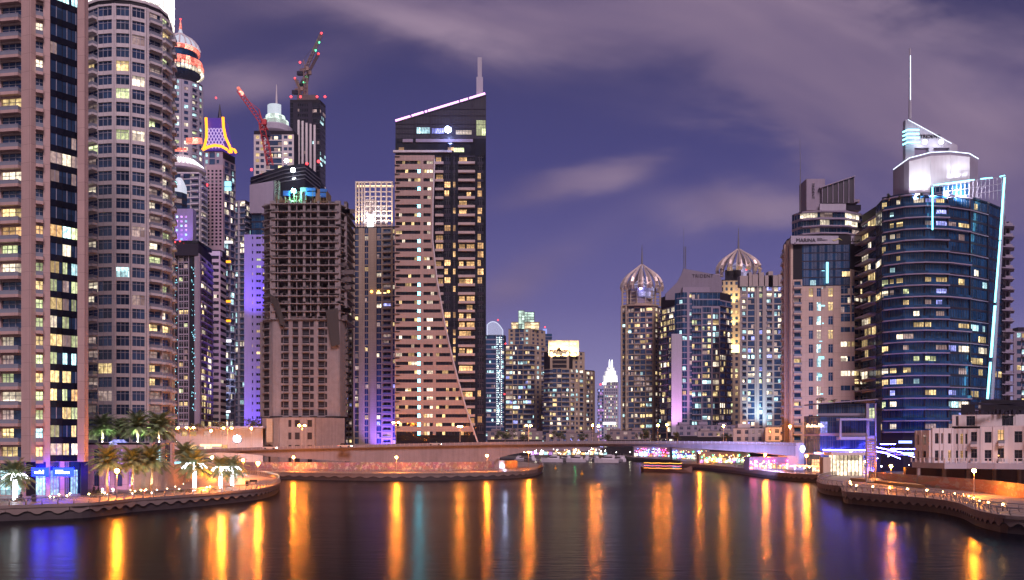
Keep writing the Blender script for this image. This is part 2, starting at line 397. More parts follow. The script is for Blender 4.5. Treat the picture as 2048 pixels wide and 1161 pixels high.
        def bgeo(mb, fr, x0, x1, z, kind, bd):
            if kind == 'solid':
                mb.ob(fr, x0, x1, .2, bd, z-.15, z+.12, 0); mb.ob(fr, x0, x1, bd-.12, bd+.003, z+.121, z+.85, 0)
                for xx in (x0, x1-.12): mb.ob(fr, xx, xx+.12, .3, bd-.121, z+.121, z+.85, 0)
            elif kind == 'slab':
                mb.ob(fr, x0, x1, .2, bd, z-.22, z+.14, 0)
                mb.ob(fr, x0, x1, bd-.10, bd-.05, z+1.0, z+1.07, 1)
            else:
                mb.ob(fr, x0, x1, .2, bd, z-.2, z+.35, 0); mb.ob(fr, x0+.02, x1-.02, bd-.12, bd-.07, z+.351, z+1.0, 1)
                mb.ob(fr, x0, x1, bd-.16, bd-.03, z+1.001, z+1.08, 2)
                for xx in (x0, x1-.06): mb.ob(fr, xx, xx+.05, .3, bd-.161, z+.351, z+1.0, 1)
        bm_ = [s.balmat, rail_m, s.fr]
        Bq = sorted(s.bal, key=lambda q: (not seen(q[0], (q[2]+q[3])/2, q[4]), abs(q[4]-40)))
        for i, (fr, ang, x0, x1, z, kind, bd, fh) in enumerate(Bq):
            if i >= s.nind: bgeo(rest, fr, x0, x1, z, kind, bd); continue
            key = (round(x1-x0, 2), kind, bd)
            if key not in cache:
                mb = MB(); bgeo(mb, ((0, 0), (1, 0), (0, -1)), 0, x1-x0, 0, kind, bd); cache[key] = mb.mesh('balcony', bm_)
            o = bpy.data.objects.new('balcony', cache[key]); C.objects.link(o); o.parent = s.root
            o.location = Vector((fr[0][0] + fr[1][0]*x0, fr[0][1] + fr[1][1]*x0, z)) - s.root.location
            o.rotation_euler = (0, 0, ang)
        if rest.v: tag(rest.build('balcony', bm_, s.root), kind='stuff')
        return s.root
def arc(pxc, Y, rpx, n, a0=180, a1=360, yscale=1.0):
    """visible half of a round plan, (px, Y) left to right; a=270 faces the viewer"""
    r = rpx / F * Y; out = []
    for i in range(n+1):
        a = R(a0 + (a1-a0)*i/n); x = WX(pxc, Y) + r*math.cos(a); y = Y + r*yscale*math.sin(a)
        out.append((1024 + F*x/y, y))
    return out
# ================================================================ TOWERS
above = lambda px, py: py < 885
E_white = emat('white_lamp', (1.0, .96, .92), 14, True)
E_whitesoft = emat('glowing_white_panel', (.95, .95, 1.0), 1.7)
E_crown = emat('floodlit_crown_lamp', (.95, .97, 1.0), 3.2)
E_red = emat('red_light', (1.0, .04, .05), 5)
E_redband = emat('red_light_band', (1.0, .07, .08), 2.6, pattern=1)
E_green = emat('green_light', (.1, 1.0, .4), 4)
E_yneon = emat('amber_neon', (1.0, .32, .015), 2.6)
E_pneon = emat('pink_neon', (1.0, .45, 1.0), 2.6)
E_cneon = emat('cyan_neon', (.25, .85, 1.0), 3.6, True)
E_cyanpan = emat('cyan_panel', (.35, .85, 1.0), 1.6)
E_warmband = emat('warm_cove_light', (1.0, .72, .35), 2.4)
E_bneon = emat('blue_neon', (.06, .10, 1.0), 5, True)
E_blueglow = emat('blue_light_panel', (.05, .12, 1.0), 1.6)
E_violet = emat('violet_light', (.5, .15, 1.0), 2.0)
def spire(T, px, Y, y0, y1, r0=.6, r1=.12, m=steel, name='spire', red=False):
    b = MB(); b.lathe(WX(px, Y), Y, [(r0, ZF(y0, Y)-.5), (r0*.8, ZF(y0*.7+y1*.3, Y)), (r1, ZF(y1, Y))], 8)
    o = b.build(name, m, T.root)
    if red: b = MB(); b.ball((WX(px, Y), Y, ZF(y1, Y)+.3), .5, n=8); b.build('beacon', E_red, T.root)
    return o
def beacon(T, px, Y, py, r=.55, m=None):
    b = MB(); b.ball((WX(px, Y), Y, ZF(py, Y)+r*.9), r); return b.build('beacon', m or E_red, T.root)
def pbox(T, px0, px1, Y, py0, py1, dep, m, name=None, dy=0):
    b = MB(); b.box(WX(px0, Y), WX(px1, Y), Y+dy, Y+dy+dep, ZF(py1, Y), ZF(py0, Y)); 
    return b.build(name or 'roof', m, T.root)
# ---- 1 : near residential tower, left edge
T = Tower('residential_tower', 'near pink-beige balcony tower filling the left edge, with a blue-lit shop at its foot', 'tower', 60, 156, 3, wall=beige)
z0, fh = 8.44, 3.354; nf = 30; z1 = z0 + nf*fh
P1 = [(-70, 158), (52, 156), (71, 155.2), (100, 156.4), (160, 160.5), (162, 156.6), (176, 156.3)]
T.core([(a, b+.02) for a, b in P1], 2.2, z1+1, 16)
def lit1(k, c):
    r = T.rng.random(); lo = k < 13
    if lo: return PAL[T.rng.choice('ygyygWywg')] if r < .72 else (L_cyn if r < .78 else (L_dim if r < .86 else 0))
    if k in (26,): return L_org if c > 1 else L_yel
    if k == 25: return L_cyn
    return PAL[T.rng.choice('ywW')] if r < .10 else (L_dim if r < .2 else 0)
T.fac(P1[0], P1[1], z0, z1, nf, [(64, 's'), (34, 'b'), (5, 's')], litf=lit1, bars=(2, 1))
T.fac(P1[1], P1[2], z0, z1, nf, [(1, 'S')])
T.fac(P1[2], P1[3], z0, z1, nf, [(15, 'b'), (14, 's')], litf=lit1, bars=(1, 1))
dbay = T.mat(glassb)
_f = T.fac; T.fac(P1[3], P1[4], z0, z1, nf, [(24, 'g'), (18, 'g'), (18, 'g')], litf=lit1, slab=.36, m=dbay, bars=(1, 0))
T.fac(P1[5], P1[6], z0, z1, nf, [(1, 'S')])
b = MB(); rq = random.Random(77)      # pot plants and chairs standing on the balconies
for fr_, x0_, x1_, zf in [(q[0], q[2], q[3], q[4]) for q in T.bal]:
    if rq.random() < .45: continue
    for _ in range(rq.randint(1, 3)):
        xx_ = rq.uniform(x0_+.3, x1_-.4); hh_ = rq.uniform(.5, 1.1)
        for _k in range(7):
            ox = rq.uniform(-.3, .3); b.poly([(fr_[0][0]+fr_[1][0]*(xx_+ox*a_)+fr_[2][0]*(.8+rq.uniform(-.05, .05)), fr_[0][1]+fr_[1][1]*(xx_+ox*a_)+fr_[2][1]*.8, zf+.25+hh_*c_) for a_, c_ in ((.2, 0), (1.2, .7), (1, 1), (.0, .6))])
tag(b.build('balcony_plants', pmat('pot_plant', (.05, .07, .035)), T.root), kind='stuff')
# glazed shop front on the ground floor
sh = MB(); fr, L = frame((WX(*P1[2]), P1[2][1]), (WX(*P1[3]), P1[3][1]))
T.fac(P1[0], P1[1], 2.2, 8.44, 1, [(60, 's'), (38, 'g'), (5, 's')], lit=[('c', 1)], slab=.02, bars=(3, 1))
T.fac(P1[2], P1[3], 2.2, 8.44, 1, [(22, 'g'), (9, 's')], lit=[('c', 1)], slab=.02, bars=(2, 1))
T.fac(P1[3], P1[4], 2.2, 8.44, 1, [(16, 'g'), (8, 's'), (12, 'g'), (18, 'g')], lit=[('c', .7), ('g', .3)], slab=.02, bars=(2, 1))
T.finish(lambda a, b: b < 985)
for x0, x1, zz, nm in ((76, 96, 5.9, 0), (118, 146, 5.9, 1)):
    Y = 155.6
    b = MB(); b.box(WX(x0-6, Y), WX(x1+6, Y), Y-1.1, Y-.7, zz-.1, zz+1.5); s_ = b.build('fascia_sign', emat('blue_sign_panel', (.002, .006, 1.0), 30, True), T.root)
    b = MB(); rr = random.Random(nm+4); x = WX(x0, Y)
    while x < WX(x1, Y)-.2:       # glowing letters, too blurred in the photo to read
        wl = rr.uniform(.14, .34); b.box(x, x+wl, Y-1.2, Y-1.101, zz+.42, zz+rr.choice((.75, .8, 1.05))); x += wl+.07
    b.build('lettering', emat('sign_letters', (.8, .85, 1.0), 6), s_)
lamp('SPOT', (WX(95, 150), 150, 6.5), 900, (.12, .16, 1.0), .6, T.root, (WX(110, 154), 155, 3.5), 150, 1)
# ---- 2 : curved tower
T = Tower('residential_tower', 'curved pale tower with square dark windows and a blinding white rooftop', 'tower', 260, 206, 5, wall=beige2)
P = [(172, 206), (197, 204), (230, 203.3), (262, 203.8), (292, 205.3), (320, 208), (336, 211.5), (346, 219)]
z0, fh, nf = 11.6, 3.275, 32; z1 = z0+nf*fh
T.inset = .02; T.core([(a, b+.02) for a, b in P], 2.2, z1+1, 12)
def lit2(k, c):
    r = T.rng.random()
    if r < .045: return PAL[T.rng.choice('Wyg')]
    if k in (11, 12) and r < .5: return PAL['c']
    return L_dim if r < .10 else 0
def lit2b(k, c):
    r = T.rng.random()
    if r < (.45 if k in range(8, 20) else .16): return PAL[T.rng.choice('gWy')]
    return L_dim if r < .5 else 0
T.fac(P[0], P[1], z0, z1, nf, [(5, 's'), (16, 'b')], litf=lit2b, bars=(1, 1), bd=1.6)
T.fac(P[1], P[2], z0, z1, nf, [(28, 'w'), (4, 's')], litf=lit2, sill=.14, head=.86)
T.fac(P[2], P[3], z0, z1, nf, [(2.5, 's'), (27, 'w'), (2.5, 's')], litf=lit2, sill=.14, head=.86)
T.fac(P[3], P[4], z0, z1, nf, [(2, 's'), (26, 'w'), (2.5, 's')], litf=lit2, sill=.14, head=.86)
T.fac(P[4], P[5], z0, z1, nf, [(4, 's'), (22, 'b')], litf=lit2b, bars=(1, 1))
T.fac(P[5], P[6], z0, z1, nf, [(2, 's'), (14, 'b')], litf=lit2b, bars=(1, 1))
T.fac(P[6], P[7], z0, z1, nf, [(7, 's'), (6, 'b'), (4, 's')], litf=lit2b, bars=(0, 1))
T.finish(lambda a, b: b < 850)
b = MB(); Q = [(WX(a, c), c+1) for a, c in P]; b.prism(Q + back(Q, 18), z1+2.2, z1+12)
cw = b.build('crown', emat('overexposed_crown', (1, .97, .96), 1.7, pattern=1), T.root)  # white glare of the crown put into its surface as emission
b = MB()
for (xa_, ya_), (xb_, yb_) in zip(Q, Q[1:]):
    f_, L_ = frame((xa_, ya_-.3), (xb_, yb_-.3)); n_ = max(2, int(L_/1.6))
    for i in range(n_): b.ob(f_, L_*i/n_, L_*i/n_+.22, -.2, .35, z1+2.2, z1+12)
    for dz in (4.4, 7.0, 9.6): b.ob(f_, 0, L_, -.2, .2, z1+dz, z1+dz+.2)
b.build('crown_fin', emat('lit_crown_fins', (1, .98, .97), 3.2), cw)
b = MB(); Qr = [(x, y-1.2) for x, y in Q]; b.prism(Qr + back(Qr, 20), z1+1.01, z1+1.6)
b.build('roof', beige2, T.root)
# ---- 3 : tall domed tower with red rings
Y = 480; r1_ = Y/F
T = Tower('skyscraper', 'tall round tower with ribbed white dome and glowing red rings, behind the curved pale tower', 'tower', 364, Y, 8, wall=pale, glz=glass, nind=60)
PP = arc(362, Y+12, 43, 8); zt = ZF(158, Y)
T.core(PP, 2.2, zt+1, 10)
for i in range(8):
    T.fac(PP[i], PP[i+1], ZF(520, Y), zt, 30, [(1, 's'), (3, 'w' if i % 3 else 'B'), (1, 's')], lit=[('c', .17), ('W', .12), ('g', .04)], bars=(0, 0), bd=.9)
T.finish(lambda a, b: a > 346 and b < 330)
cx, cy = WX(361, Y+12), Y+12; q = Y/F*1.03; Z = lambda p: ZF(p, cy)
b = MB(); b.lathe(cx, cy, [(39*q, Z(150)), (38*q, Z(149)), (36*q, Z(126)), (33*q, Z(125)), (33*q, Z(109))], 24); b.build('drum', glasst, T.root)
for a_, c_, rr in ((150, 143, 41), (140, 133, 41)):
    b = MB()
    for i in range(34):
        g = 2*math.pi*i/34; b.lathe(cx+rr*q*math.cos(g), cy+rr*q*math.sin(g), [(1.0, Z(a_)), (.9, Z(c_))], 6)
    b.build('arcade_lights', L_wht if a_ > 145 else E_redband, T.root)
for a_, c_, rr in ((131, 126, 42), (108, 102, 37)):
    b = MB(); b.lathe(cx, cy, [(rr*q*.96, Z(a_)), (rr*q, Z(a_)), (rr*q, Z(c_)), (rr*q*.96, Z(c_)-.2)], 30); b.build('red_ring', E_redband, T.root)
b = MB(); b.lathe(cx, cy, [(37*q, Z(101)), (34*q, Z(94)), (26*q, Z(84)), (14*q, Z(77)), (6*q, Z(71)), (3*q, Z(62)), (1.6*q, Z(55))], 24); dm = b.build('dome', emat('glowing_dome', (.75, .8, .95), .62), T.root)  # floodlight on the dome put into its surface as a glow
b = MB()
for i in range(20):
    g = 2*math.pi*i/20; c_, s_ = math.cos(g), math.sin(g)
    b.tube([(cx+r*q*c_, cy+r*q*s_, Z(p)+.3) for r, p in ((37.5, 101), (34.5, 94), (26.5, 84), (14.5, 77), (6.5, 71))], .45, 5)
b.build('rib', white, dm)
spire(T, 361, Y+12, 58, 40, .9, .2, E_redband, red=True)
pbox(T, 347, 372, 466, 302, 296, 1, E_redband, 'red_sign'); pbox(T, 372, 402, 466, 286, 276, 2, E_redband, 'red_sign')
# ---- 3b : white tower with ribbed cone roof
Y = 430
T = Tower('office_tower', 'white tower with a flat ribbed conical roof, below the red-ringed dome', 'tower', 380, Y, 9, wall=white, nind=40)
T.core([(330, Y+2), (398, Y), (414, Y+9)], 2.2, ZF(345, Y), 12)
T.fac((330, Y+2), (398, Y), ZF(560, Y), ZF(346, Y), 17, [(12, 's'), (20, 'g'), (5, 's'), (14, 'g'), (3, 's'), (14, 'B')], lit=[('W', .15), ('c', .08)], bars=(0, 0))
T.fac((398, Y), (414, Y+9), ZF(560, Y), ZF(346, Y), 17, [(2, 's'), (5, 'B'), (2, 's')], lit=[('W', .2)], bars=(0, 0))
T.finish(lambda a, b: a > 346 and b < 490)
cx, cy = WX(366, Y+10), Y+10; q = cy/F; Z = lambda p: ZF(p, cy)
b = MB(); b.lathe(cx, cy, [(44*q, Z(345)), (44*q, Z(340)), (38*q, Z(337)), (22*q, Z(324)), (18*q, Z(320)), (18*q, Z(315)), (4*q, Z(312))], 28); b.build('roof', white, T.root)
b = MB()
for i in range(32):
    g = 2*math.pi*i/32; c_, s_ = math.cos(g), math.sin(g); b.tube([(cx+39*q*c_, cy+39*q*s_, Z(337)+.3), (cx+22*q*c_, cy+22*q*s_, Z(324)+.4)], .5, 4)
b.build('roof_rib', E_whitesoft, T.root)  # ribs glow by themselves, their bright look put into the material
b = MB(); b.box(WX(346, Y), WX(400, Y), Y-1.2, Y-.6, ZF(349, Y), ZF(346, Y)); b.build('parapet', white, T.root)
spire(T, 366, Y+10, 313, 285, .4, .1, white)
beacon(T, 413, Y+8, 373, .8)
# ---- 3c : small dark domed tower with violet base
Y = 395
T = Tower('office_tower', 'dark tower with a small white lattice dome and a violet-lit wing below it', 'tower', 352, Y, 10, wall=dkgrey, nind=30)
PP = arc(350, Y+5, 24, 5); T.core(PP, 2.2, ZF(383, Y), 8)
for i in range(5): T.fac(PP[i], PP[i+1], ZF(560, Y), ZF(384, Y), 14, [(1, 'g')], lit=[('W', .15), ('b', .1)], bars=(0, 0), slab=.3)
T.finish(lambda a, b: a > 346 and b < 490)
b = MB(); b.lathe(WX(350, Y), Y+5, [(15*Y/F, ZF(382, Y)), (14*Y/F, ZF(368, Y)), (9*Y/F, ZF(356, Y)), (1, ZF(350, Y))], 14); b.build('dome', emat('glowing_small_dome', (.8, .85, 1), .7), T.root)  # small dome glows itself instead of being lit by floodlights
b = MB(); b.box(WX(340, Y-6), WX(386, Y-6), Y-6, Y-2, 2.2, ZF(425, Y)); b.build('wall_wing', mauve, T.root)
for k in range(9):
    for j in range(3):
        b = MB(); b.box(WX(352+j*9, Y-6), WX(356+j*9, Y-6), Y-6.1, Y-6, ZF(436+k*9, Y-6), ZF(432+k*9, Y-6)); b.build('window', L_pur if (k+j) % 3 else L_cyn, T.root)
lamp('SPOT', (WX(360, 380), 380, ZF(500, 380)), 18000, (.3, .15, 1.0), 1, T.root, (WX(362, 389), 389, ZF(440, 389)), 70, .8)
# ---- 4 : tower with amber neon pagoda crown
Y = 460
T = Tower('skyscraper', 'slim tower with a flared crown outlined in amber neon over a violet lattice', 'tower', 436, Y, 11, wall=mauve, nind=90)
T.core([(408, Y), (446, Y), (470, Y+10)], 2.2, ZF(303, Y), 12)
T.fac((408, Y), (446, Y), 2.2, ZF(305, Y), 46, [(2, 's'), (6, 'w'), (2, 's'), (10, 'g'), (2, 's'), (6, 'w'), (6, 's')], lit=[('c', .16), ('W', .14)], bars=(0, 0))
T.fac((446, Y), (470, Y+10), 2.2, ZF(318, Y), 44, [(2, 's'), (9, 'B'), (3, 's'), (8, 'B'), (2, 's')], lit=[('c', .15), ('W', .18)], bars=(0, 0), bd=1.0, bal='slab')
T.finish(lambda a, b: a > 346 and b < 850)
fr, L = frame((WX(405, Y), Y-1), (WX(470, Y), Y-1)); k = Y/F
X = lambda px: (px-405)*k*.9978; Z = lambda p: ZF(p, Y)
outl = [(0, 300), (6, 288), (8, 262), (10, 236), (40, 236), (42, 256), (48, 280), (57, 300)]
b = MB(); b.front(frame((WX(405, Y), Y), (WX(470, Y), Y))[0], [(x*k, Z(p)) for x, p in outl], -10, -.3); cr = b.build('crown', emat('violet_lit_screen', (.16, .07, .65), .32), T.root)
b = MB()
for i in range(-6, 9):
    for sg in (1, -1):
        pts = []
        for s_ in range(9):
            py = 298 - s_*5; xx = 8 + i*6.5 + sg*(298-py)*.55
            lo, hi = (6 if py < 285 else 3), (42 if py < 262 else 46)
            if lo < xx < hi: pts.append((WX(405+xx, Y), Y-.8, Z(py)))
        if len(pts) > 1: b.tube(pts, .28, 4)
b.build('lattice', emat('lattice_bars', (.6, .45, .9), .8), cr)
b = MB()
for ln in ([(0, 300), (5, 290), (8, 275), (8, 255), (7, 236)], [(41, 235), (42, 255), (46, 275), (54, 292), (58, 306)], [(0, 300), (12, 294), (25, 291), (38, 293), (50, 300)], [(52, 306), (58, 298), (64, 300), (67, 306)]):
    b.tube([(WX(405+x, Y-2), Y-2, ZF(p, Y-2)) for x, p in ln], .75, 6)
b.build('neon_outline', E_yneon, T.root)
pbox(T, 414, 446, Y, 262, 240, 3, mauve, 'screen_frame', 2)
b = MB(); b.lathe(WX(432, Y), Y+6, [(2.4, Z(237)), (2.4, Z(232)), (1.2, Z(229)), (.15, Z(200))], 8); b.build('finial', dkgrey, T.root); beacon(T, 432, Y+6, 198, .5)
for py, m_, a_, c_, h in ((370, E_cyanpan, 446, 464, 9), (380, E_cyanpan, 446, 464, 6), (525, E_yneon, 450, 463, 4), (604, E_yneon, 450, 463, 4), (643, E_yneon, 450, 463, 4), (683, E_whitesoft, 448, 464, 5), (486, E_whitesoft, 446, 466, 4), (824, E_whitesoft, 448, 462, 4)):
    pbox(T, a_, c_, Y+2, py+h/2, py-h/2, 1, m_, 'light_band', -2)
pbox(T, 412, 446, Y-3, 500, 330, 2.6, pmat('pink_stone', (.40, .29, .33)), 'stepped_bay', 0)
b = MB()
for kk in range(22):
    for j in range(4): b.box(WX(415+j*8, Y-3), WX(419+j*8, Y-3), Y-3.15, Y-3.01, ZF(344+kk*7, Y-3), ZF(340.5+kk*7, Y-3))
tag(b.build('bay_window', glassb, T.root), kind='stuff')
lamp('SPOT', (WX(460, Y-8), Y-12, 8), 300000, (.6, .75, 1.0), 1, T.root, (WX(458, Y), Y, 60), 50, .8)
# ---- 5 : dark tower with white grid
Y = 352
T = Tower('residential_tower', 'dark tower with one white-framed window strip, twinkling black glass and a receding balcony side', 'tower', 372, Y, 12, wall=mauve, glz=glassb, nind=90)
A_, B_, C_ = (340, Y+2), (397, Y), (424, Y+24)
T.core([A_, B_, C_], 2.2, ZF(487, Y), 6); T.m.box(WX(341, Y), WX(414, Y+12), Y+2, Y+18, ZF(487, Y)+.1, ZF(484, Y)+1, 3)
zt = ZF(512, Y)
T.fac(A_, B_, 2.2, zt, 32, [(17, 'n'), (1.6, 's'), (9, 'g'), (1, 's'), (9, 'g'), (1.6, 's'), (11, 'n'), (7, 's')], lit=[('W', .12), ('y', .12), ('g', .05)], bars=(1, 1), slab=.2)
T.fac(B_, C_, 2.2, zt+1, 32, [(3, 's'), (11, 'B'), (1, 's'), (9, 'B'), (2, 's')], lit=[('W', .2), ('y', .22), ('d', .1)], bars=(0, 0), bal='slab', bd=1.2)
T.finish(lambda a, b: a > 346 and b < 850)
pbox(T, 341, 397, Y, 512, 489, 1.5, dkgrey, 'parapet', -.6)
b = MB(); rr = random.Random(3)
for i in range(150):
    px, py = rr.choice((rr.uniform(383, 391), rr.uniform(346, 356))), rr.uniform(530, 830); s_ = rr.uniform(.1, .3)
    b.box(WX(px, Y), WX(px, Y)+s_, Y-.4, Y-.3, ZF(py, Y), ZF(py, Y)+s_*1.6)
tag(b.build('twinkle_glint', emat('cyan_glint', (.3, .8, .95), 1.8), T.root), kind='stuff')  # city lights reflected in the black glass, put on as glowing specks
for px, py in ((350, 486), (395, 500), (360, 484)): beacon(T, px, Y, py, .35)
# ---- 6 : banded tower
Y = 400
T = Tower('office_tower', 'pale tower of plain horizontal stripes, between the dark gridded tower and the amber-banded one', 'tower', 432, Y, 13, wall=pmat('stone_stripes', (.52, .44, .45)), glz=glassb, nind=60)
T.core([(404, Y), (441, Y), (452, Y+8)], 2.2, ZF(500, Y), 10)
T.fac((404, Y), (441, Y), 2.2, ZF(512, Y), 32, [(14, 's'), (24, 'g'), (3, 's')], lit=[('W', .08), ('y', .05)], bars=(0, 0), slab=.5)
T.fac((441, Y), (452, Y+8), 2.2, ZF(515, Y), 32, [(1, 'g')], lit=[('W', .1)], bars=(0, 0), slab=.5)
T.finish(lambda a, b: b < 850); pbox(T, 404, 441, Y, 512, 503, 3, white, 'parapet', -.5)
# ---- 7 : distant white tower
Y = 560
T = Tower('residential_tower', 'distant white tower of thin stacked balconies, left of the violet-washed wall', 'tower', 484, Y, 14, wall=pale, nind=60)
T.core([(468, Y), (490, Y-2), (503, Y+6)], 2.2, ZF(402, Y), 10)
T.fac((468, Y), (490, Y-2), 2.2, ZF(403, Y), 44, [(8, 'B'), (4, 's'), (9, 'B')], lit=[('W', .12), ('c', .14)], bars=(0, 0), bal='slab', bd=.9)
T.fac((490, Y-2), (503, Y+6), 2.2, ZF(410, Y), 44, [(1, 'B')], lit=[('W', .12), ('c', .14)], bars=(0, 0), bal='slab', bd=.9)
T.finish(lambda a, b: b < 850)
T2_ = T
# ---- 8 : violet-washed blank wall tower
Y = 374
T = Tower('apartment_tower', 'plain tower wall washed in violet light with small windows at its right edge', 'tower', 505, Y, 15, wall=pmat('smooth_render', (.30, .27, .46), noise=.1), glz=glassb, nind=90)
T.core([(489, Y), (520, Y), (560, Y)], 2.2, ZF(470, Y), 14)
T.fac((489, Y), (513, Y), 2.2, ZF(470, Y), 32, [(15, 's'), (3.2, 'w'), (6, 's')], lit=[('y', .06)], bars=(0, 0), sill=.35, head=.75)
T.fac((513, Y), (535, Y), 2.2, ZF(470, Y), 32, [(8, 'r'), (3, 's'), (8, 'r')], lit=[('y', .16), ('g', .06)], bars=(1, 0))
T.finish(lambda a, b: a < 523 and b < 850)
for zz in (5, 60): lamp('SPOT', (WX(497, Y-16), Y-16, zz), 80000, (.2, .10, 1.0), 1.5, T.root, (WX(502, Y), Y, zz+34), 80, .8)
# ---- 9 : tower with tiered round white crown
Y = 560
T = Tower('hotel_tower', 'white tower with a tiered round glowing white crown and a thin mast', 'tower', 550, Y, 16, wall=white, nind=60)
T.core([(508, Y), (588, Y), (597, Y+8)], 2.2, ZF(262, Y), 20)
T.fac((508, Y), (588, Y), ZF(470, Y), ZF(270, Y), 17, [(2, 's'), (7, 'w'), (7, 'w'), (2, 's'), (6, 'g'), (6, 'g'), (6, 'g'), (6, 'g'), (2, 's'), (7, 'w'), (7, 'w'), (2, 's')], lit=[('y', .16), ('W', .16)], bars=(0, 0))
T.finish(lambda a, b: b < 340)
cx, cy = WX(551, Y+16), Y+16; q = cy/F; Z = lambda p: ZF(p, cy)
b = MB(); b.lathe(cx, cy, [(33*q, Z(268)), (33*q, Z(258)), (28*q, Z(254))], 24); b.build('crown_base', pale, T.root)
for r, a_, c_ in ((25.5, 254, 244), (19, 244, 234)):
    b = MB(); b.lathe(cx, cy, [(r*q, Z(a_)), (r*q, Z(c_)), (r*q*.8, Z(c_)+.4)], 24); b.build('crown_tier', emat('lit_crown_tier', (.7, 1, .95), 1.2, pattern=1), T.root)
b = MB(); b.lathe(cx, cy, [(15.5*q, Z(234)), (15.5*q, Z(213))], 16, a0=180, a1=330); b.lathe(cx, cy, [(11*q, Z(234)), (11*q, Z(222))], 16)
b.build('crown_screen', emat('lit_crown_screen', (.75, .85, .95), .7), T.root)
spire(T, 553, Y+12, 214, 170, .8, .2, white)
# ---- 10 : dark tower topped with cranes
Y = 600
T = Tower('skyscraper_under_construction', 'dark unfinished skyscraper with white vertical fins, cranes standing on its roof', 'tower', 618, Y, 17, wall=dkgrey, glz=glassb, nind=50)
T.core([(580, Y), (640, Y), (651, Y+10)], 2.2, ZF(200, Y), 20)
T.fac((580, Y), (640, Y), ZF(480, Y), ZF(206, Y), 26, [(6, 'g'), (8, 's'), (4, 'w'), (4, 'w'), (4, 'w'), (4, 'w'), (4, 'w'), (8, 's'), (8, 'g'), (6, 'g')], lit=[('c', .02)], bars=(0, 0))
T.fac((640, Y), (651, Y+10), ZF(480, Y), ZF(206, Y), 26, [(1, 'g')], lit=[('c', .3)], bars=(0, 0))
T.finish(lambda a, b: b < 380)
for px, pt in ((595, 240), (603, 242), (611, 246), (619, 248), (627, 250)): pbox(T, px, px+4, Y-1.5, 480, pt, 1.2, white, 'fin')
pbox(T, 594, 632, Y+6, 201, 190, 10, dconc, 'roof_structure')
for px in (582, 601, 634, 650): beacon(T, px, Y+3, 196, .8)
def lattice(b, p, q, w_, n, r=.22):
    p, q = Vector(p), Vector(q); t = (q-p).normalized(); a = t.cross(Vector((0, 1, 0))).normalized(); c = Vector((0, 1, 0))
    cs = [(a*w_/2+c*w_/2), (a*-w_/2+c*w_/2), (a*-w_/2-c*w_/2), (a*w_/2-c*w_/2)]
    for o_ in cs: b.tube([p+o_, q+o_], r, 4)
    for i in range(n):
        s0, s1 = p.lerp(q, i/n), p.lerp(q, (i+1)/n)
        for k in range(4):
            k2 = (k+1) % 4; b.tube([s0+cs[k], s1+cs[k2]] if i % 2 else [s0+cs[k2], s1+cs[k]], r*.7, 3, cap=False)
def crane(label, base, mast_top, jib, counter, Y, m, lights=(), w_=2.2, tip=None, grp=None):
    r_ = empty('tower_crane', (WX(base[0], Y), Y, ZF(base[1], Y)), label, 'crane', grp)
    V = lambda p: (WX(p[0], Y), Y, ZF(p[1], Y))
    if base != mast_top: b = MB(); lattice(b, V(base), V(mast_top), w_, 14); b.build('mast', m, r_)
    b = MB(); lattice(b, V(mast_top), V(jib), w_*.75, 22, .2); b.build('jib', m, r_)
    b = MB(); lattice(b, V(mast_top), V(counter), w_*.8, 6); cj = b.build('counter_jib', m, r_)
    X, _, Z_ = V(counter); b = MB(); b.box(X-2, X+2, Y-1.2, Y+1.2, Z_-2.8, Z_-.3); b.build('counterweight', dkgrey, cj)
    X, _, Z_ = V(mast_top); b = MB(); b.box(X+.8, X+2.8, Y-2.6, Y-.9, Z_-1.4, Z_+1.2); b.build('cab', m, r_)
    ap = (X-1.5, Y, Z_+7); b = MB(); b.tube([(X, Y, Z_), ap], .3, 4); b.tube([ap, V(counter)], .12, 3); b.tube([ap, Vector(V(mast_top)).lerp(Vector(V(jib)), .8)], .12, 3); b.build('tie_rope', m, r_)
    for p, mm in lights:
        b = MB(); b.ball(V(p), .75); b.build('crane_light', mm, r_)
    if tip: b = MB(); c0 = Vector(V(jib)); c1 = c0.lerp(Vector(V(mast_top)), tip); b.tube([c0+Vector((0, -1.6, 1)), c1+Vector((0, -1.6, 1))], .8, 5); b.build('tip_light', E_redband, r_)
    return r_
ochre = pmat('crane_steel', (.30, .20, .17), rough=.5, noise=.1); redst = pmat('red_crane_steel', (.55, .06, .07), rough=.5, noise=.1)
crane('tall crane on the dark skyscraper, its jib raised highest with red and green lights', (612, 196), (611, 140), (643, 68), (600, 143), Y+8, ochre, [((643, 67), E_red), ((638, 85), E_green), ((631, 101), E_green), ((600, 125), E_red)], grp='cranes over the unfinished towers')
crane('second jib crane on the dark skyscraper, leaning right just below the tallest jib', (607, 196), (616, 148), (637, 108), (602, 168), Y+14, ochre, [((637, 108), E_red), ((613, 154), E_green)], 1.7, grp='cranes over the unfinished towers')
crane('small crane low on the left corner of the dark skyscraper roof', (600, 196), (600, 180), (590, 158), (590, 181), Y+10, ochre, [((590, 157), E_red), ((608, 165), E_green)], 1.7, grp='cranes over the unfinished towers')
Yc = 430
crane('large blurred red luffing crane reaching up left with a glowing orange tip', (540, 330), (524, 247), (478, 182), (532, 262), Yc, redst, [], 2.6, tip=.22, grp='cranes over the unfinished towers')
